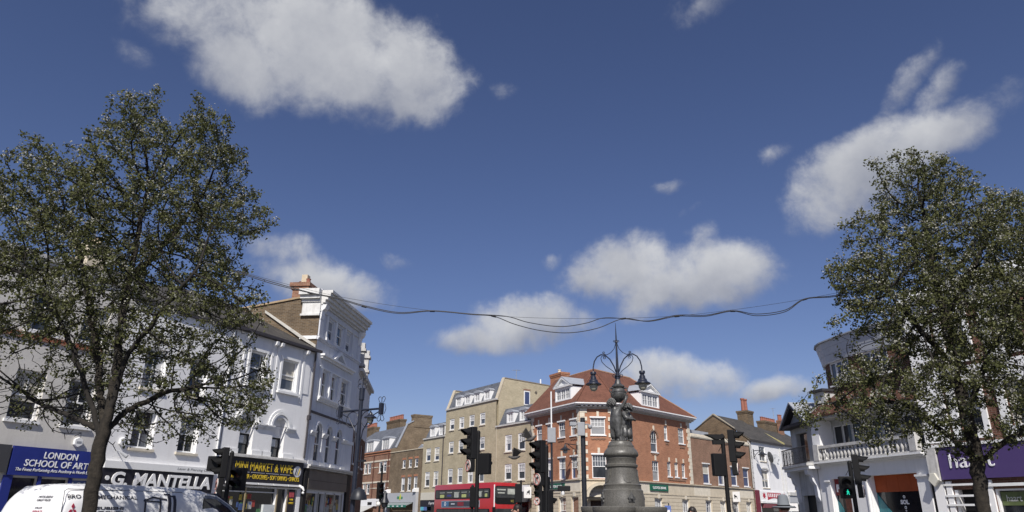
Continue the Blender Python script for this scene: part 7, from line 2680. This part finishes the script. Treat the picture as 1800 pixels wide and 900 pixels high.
def tree(label, Y, outline_px, stems_px, seed, n_attr, trunk_r, leaves_per, flower, thick=2.3, leaf_keep=.72, bare=-50, low=.24, back=0.0):
    rs = np.random.RandomState(seed)
    mx_, my_ = np.mean([p_[0] for p_ in outline_px]), np.mean([p_[1] for p_ in outline_px])
    outline_px = [(mx_ + (x - mx_) * 1.045, my_ + (y - my_) * 1.045) for x, y in outline_px]
    poly = [(at(x, y, Y).x, at(x, y, Y).z) for x, y in outline_px]
    xs_ = [p_[0] for p_ in poly]
    zs_ = [p_[1] for p_ in poly]
    A_ = np.zeros((0, 3))
    while len(A_) < n_attr:
        k = n_attr * 2
        x = rs.uniform(min(xs_), max(xs_), k)
        z = rs.uniform(min(zs_), max(zs_), k)
        ok = inside(poly, x, z)
        x, z = x[ok], z[ok]
        d = edge_dist(poly, x, z)
        T = np.minimum(thick, 1.45 * np.sqrt(d) * 1.1)
        y = Y + back + np.where(z < 4.6, back, 0) + rs.uniform(-1, 1, len(x)) * T
        # a point nearer or farther than the middle still has to fall inside the crown's outline
        rel = np.stack([x, y, z - EYE], 1)
        zc_ = rel @ np.array(_fw)
        ppx, ppy = 900 + FPX * (rel @ np.array(_rt)) / zc_, 450 - FPX * (rel @ np.array(_up)) / zc_
        ok = inside(outline_px, ppx, ppy)
        x, y, z, d = x[ok], y[ok], z[ok], d[ok]
        # gaps and lobes: whole pockets of the crown stay empty, more so near its rim
        q = np.stack([x, y, z], 1)
        nv = np.array([mnoise.noise(Vector(v) * 1.25 + Vector((seed, 0, 0))) + .45 * mnoise.noise(Vector(v) * 3.1) for v in q])
        keep = nv > np.where(d < .2, .14, np.where(d < .5, -.02, -.18))
        A_ = np.vstack([A_, q[keep]])
    A_ = A_[:n_attr]
    D, KILL, REACH = .115, .15, 1.4
    P, par = [], []

    def addn(p_, k):
        P.append(np.array(p_, float))
        par.append(k)
        return len(P) - 1
    for si, stem in enumerate(stems_px):
        pts = [np.array(at(x, y, Y + dy)) for (x, y, dy) in stem]
        if si == 0:
            pts[0][2] = .0
            last = addn(pts[0], -1)
        else:
            q = np.array(P)
            last = int(np.argmin(((q - pts[0]) ** 2).sum(1)))
        for p_ in pts[1:]:
            q0 = P[last]
            k = max(1, int(np.linalg.norm(p_ - q0) / D))
            base = q0.copy()
            for t in range(1, k + 1):
                j = rs.normal(0, .012, 3) if t < k else 0
                last = addn(base + (p_ - base) * t / k + j, last)
    n0 = len(P)
    best = np.full(len(A_), 1e9)
    bi = np.zeros(len(A_), int)

    def upd(start):
        new = np.array(P[start:])
        for s0 in range(0, len(new), 400):
            ch = new[s0:s0 + 400]
            d = np.sqrt(np.maximum(0, (A_ ** 2).sum(1)[:, None] + (ch ** 2).sum(1)[None] - 2 * A_ @ ch.T))
            m_ = d.min(1)
            im = d.argmin(1) + start + s0
            w = m_ < best
            best[w] = m_[w]
            bi[w] = im[w]
    upd(0)
    alive = np.ones(len(A_), bool)
    first = True
    for it in range(140):
        use = alive & (best < (REACH if not first or it > 25 else 3.0))
        if not use.any():
            break
        idx = np.where(use)[0]
        src = bi[idx]
        v = A_[idx] - np.array(P)[src]
        v /= np.linalg.norm(v, axis=1)[:, None] + 1e-9
        acc_ = {}
        for s_, vv in zip(src, v):
            acc_.setdefault(int(s_), []).append(vv)
        start = len(P)
        for s_, vl in acc_.items():
            g = np.sum(vl, 0) + rs.normal(0, .28, 3) + np.array([0, 0, .05])
            g /= np.linalg.norm(g) + 1e-9
            addn(P[s_] + g * D * rs.uniform(.75, 1.15), s_)
        if len(P) == start or len(P) > 42000:
            break
        upd(start)
        alive &= best > KILL
        if not alive.any():
            break
    P_ = np.array(P)
    n_ = len(P_)
    kids = [[] for _ in range(n_)]
    for i, p_ in enumerate(par):
        if p_ >= 0:
            kids[p_].append(i)
    tips = np.zeros(n_)
    for i in range(n_ - 1, -1, -1):
        if not kids[i]:
            tips[i] = 1
        if par[i] >= 0:
            tips[par[i]] += tips[i]
    r0 = .0056
    ex = math.log(tips.max()) / math.log(trunk_r / r0)
    rad = r0 * tips ** (1 / ex)
    root = thing('tree', label, 'tree', (P_[0][0], P_[0][1], 0), 'blossoming street trees')
    off = np.array([P_[0][0], P_[0][1], 0])
    # bark: thick nodes to the trunk, thin ones to the branches
    buf = {True: ([], []), False: ([], [])}
    ringof = {}

    def ring(i, c, d, r, vs):
        d = d / (np.linalg.norm(d) + 1e-9)
        a = np.cross(d, [.31, .17, .93] if abs(d[2]) < .9 else [1, .2, 0])
        a /= np.linalg.norm(a)
        b_ = np.cross(d, a)
        k = 10 if r > .05 else (6 if r > .016 else 4)
        st_ = len(vs)
        for j in range(k):
            t = 2 * PI * j / k
            rr = r * (1 + (.09 * math.sin(3 * t + i * .35) + .05 * math.sin(5 * t - i * .5) if r > .05 else 0))
            vs.append(tuple(c - off + (a * math.cos(t) + b_ * math.sin(t)) * rr))
        return list(range(st_, st_ + k))
    for i in range(n_):
        if not kids[i] and par[i] < 0:
            continue
    for i in range(n_):
        p_ = par[i]
        if p_ < 0:
            continue
        thick_ = rad[i] > .045
        vs, fs_ = buf[thick_]
        d = P_[i] - P_[p_]
        main = max(kids[p_], key=lambda q: tips[q])
        dpar = (P_[p_] - P_[par[p_]]) if par[p_] >= 0 else np.array([0, 0, 1.0])
        ri, rp = rad[i], rad[p_] if main == i else min(rad[p_], rad[i] * 1.25)
        if p_ == 0:
            rp = rad[p_] * 1.35
        # both ends share a side count
        prev = ringof.get((p_, thick_)) if main == i else None
        a = prev if prev else ring(i, P_[p_], (d + dpar) if main == i else d, rp, vs)
        k = len(a)
        nxt = max(kids[i], key=lambda q: tips[q]) if kids[i] else None
        dd = d / (np.linalg.norm(d) + 1e-9)
        if nxt is not None:
            e_ = P_[nxt] - P_[i]
            dd = dd + e_ / (np.linalg.norm(e_) + 1e-9)
            dd = dd / (np.linalg.norm(dd) + 1e-9)
        # end ring: carry the start ring's phase along so that the bark does not twist or gape
        c0 = np.mean([vs[q] for q in a], 0)
        u_ = np.array(vs[a[0]]) - c0
        u_ = u_ - dd * (u_ @ dd)
        u_ /= np.linalg.norm(u_) + 1e-9
        w_ = np.cross(dd, u_)
        v1 = np.array(vs[a[1]]) - c0
        sg = 1 if w_ @ v1 >= 0 else -1
        b_ = []
        for j in range(k):
            t = sg * 2 * PI * j / k
            rr = ri * (1 + (.09 * math.sin(3 * t + i * .12) + .05 * math.sin(5 * t - i * .2) if ri > .05 else 0))
            b_.append(len(vs))
            vs.append(tuple(P_[i] - off + (u_ * math.cos(t) + w_ * math.sin(t)) * rr))
        ringof[(i, thick_)] = b_
        for j in range(k):
            fs_.append((a[j], a[(j + 1) % k], b_[(j + 1) % k], b_[j]))
        if not kids[i]:
            fs_.append(tuple(b_))
    rawmesh('trunk', buf[True][0], buf[True][1], BARK, root, True)
    rawmesh('branches', buf[False][0], buf[False][1], TWIG, root, True)
    # leaves: small folded blades in tufts on the thin twigs
    tw = np.where((rad < r0 * 2.6) & (np.arange(n_) >= n0))[0]
    dens_ = .5 + .5 * np.sin(P_[tw] @ np.array([1.9, 2.3, 1.4]) + 1.1) * np.sin(P_[tw] @ np.array([-1.2, 1.6, 2.6]) + seed)
    zz_ = (P_[tw][:, 2] - min(zs_)) / (max(zs_) - min(zs_))
    tw = tw[rs.rand(len(tw)) < leaf_keep * (.55 + .75 * dens_) * np.clip(low + 1.15 * zz_, 0, 1.05) * np.where((P_[tw][:, 2] < 4.4) & (P_[tw][:, 0] < P_[0][0] + bare), .5, 1)]

    def blades(cent, per, spread, lo, hi, wid):
        m_ = len(cent) * per
        c = np.repeat(cent, per, 0) + rs.normal(0, spread, (m_, 3))
        ax = rs.normal(0, 1, (m_, 3)) + np.array([0, 0, .25])
        ax /= np.linalg.norm(ax, axis=1)[:, None]
        sd = np.cross(ax, rs.normal(0, 1, (m_, 3)))
        sd /= np.linalg.norm(sd, axis=1)[:, None]
        up_ = np.cross(sd, ax)
        ln_ = rs.uniform(lo, hi, (m_, 1))
        w_ = ln_ * wid
        droop = np.array([0, 0, -.12]) * ln_
        v = np.stack([c - ax * ln_ * .5, c - ax * ln_ * .15 + sd * w_ + up_ * w_ * .4, c + ax * ln_ * .22 + sd * w_ * .75 + up_ * w_ * .3, c + ax * ln_ * .55 + droop,
                      c + ax * ln_ * .22 - sd * w_ * .75 + up_ * w_ * .3, c - ax * ln_ * .15 - sd * w_ + up_ * w_ * .4], 1).reshape(-1, 3) - off
        i0 = np.arange(m_) * 6
        f_ = np.concatenate([np.stack([i0, i0 + 1, i0 + 2, i0 + 3], 1), np.stack([i0, i0 + 3, i0 + 4, i0 + 5], 1)])
        return v.tolist(), f_.tolist()
    cv, cf = blades(P_[tw], leaves_per, .05, .035, .075, .30)
    rawmesh('crown', cv, cf, LEAF, root)['kind'] = 'stuff'
    fl_ = tw[rs.rand(len(tw)) < flower]
    cv, cf = blades(P_[fl_] + np.array([0, -.02, .055]), 11, .04, .02, .038, .45)
    rawmesh('blossom', cv, cf, BLOSSOM, root)['kind'] = 'stuff'
    return root, n_


LT = [(322, 150), (350, 172), (402, 198), (408, 240), (430, 285), (445, 335), (484, 378), (462, 412), (405, 440), (398, 455), (452, 472), (508, 502), (455, 528), (482, 572), (440, 600), (474, 640),
      (468, 698), (442, 745), (370, 768), (290, 772), (235, 800), (130, 775), (80, 752), (0, 760), (-130, 720), (-190, 560), (-140, 400), (-60, 330), (0, 285), (36, 205), (62, 238), (130, 248), (168, 215), (198, 162), (260, 160)]
tree('white blossoming street tree in front of the white van and the arts school', 12.0, LT,
     [[(158, 905, 0), (165, 850, 0), (175, 785, 0), (190, 735, .05), (203, 650, .2), (214, 560, .4), (230, 480, .6), (245, 400, .7), (262, 330, .8)],
      [(180, 770, 0), (158, 705, .1), (132, 620, .0), (100, 555, -.1), (70, 500, -.2)],
      [(186, 755, 0), (222, 722, .6), (290, 690, 1.2), (340, 680, 1.5)],
      [(192, 725, .05), (226, 620, .0), (290, 540, -.3), (340, 480, -.4)],
      [(185, 758, 0), (176, 690, .5), (168, 600, 1.0), (150, 500, 1.5), (135, 410, 1.7)],
      [(228, 490, .6), (300, 420, 1.1), (350, 350, 1.3)],
      [(182, 765, 0), (120, 730, .9), (50, 700, 1.4)]], 11, 9000, .108, 13, .36, 2.1, .84, .2, .32, .7)
RT = [(1612, 262), (1640, 280), (1690, 298), (1728, 312), (1740, 352), (1768, 336), (1800, 350), (1880, 380), (1960, 470), (1980, 600), (1930, 720), (1850, 765), (1770, 775), (1735, 800), (1690, 800), (1640, 775), (1560, 800),
      (1535, 775), (1428, 748), (1398, 705), (1440, 676), (1446, 655), (1478, 610), (1452, 566), (1476, 520), (1452, 478), (1468, 408), (1505, 384), (1532, 372), (1545, 335), (1528, 296), (1562, 280)]
tree('white blossoming street tree in front of the purple estate agent', 13.0, RT,
     [[(1728, 905, 0), (1722, 860, 0), (1716, 805, 0), (1700, 740, 0), (1680, 650, .1), (1662, 560, .1), (1640, 470, .1), (1625, 380, .1)],
      [(1718, 820, 0), (1768, 775, -.3), (1830, 735, -.5), (1890, 690, -.7)],
      [(1712, 800, 0), (1660, 760, .4), (1600, 715, .8), (1540, 700, 1.0), (1480, 706, 1.1), (1435, 712, 1.1)],
      [(1698, 730, 0), (1740, 620, -.4), (1790, 520, -.8)],
      [(1676, 640, 0), (1610, 570, -.5), (1550, 500, -.9)],
      [(1660, 560, .1), (1710, 470, .7), (1740, 410, .9)]], 23, 9000, .115, 13, .42, 2.1, .86, -50, .55)
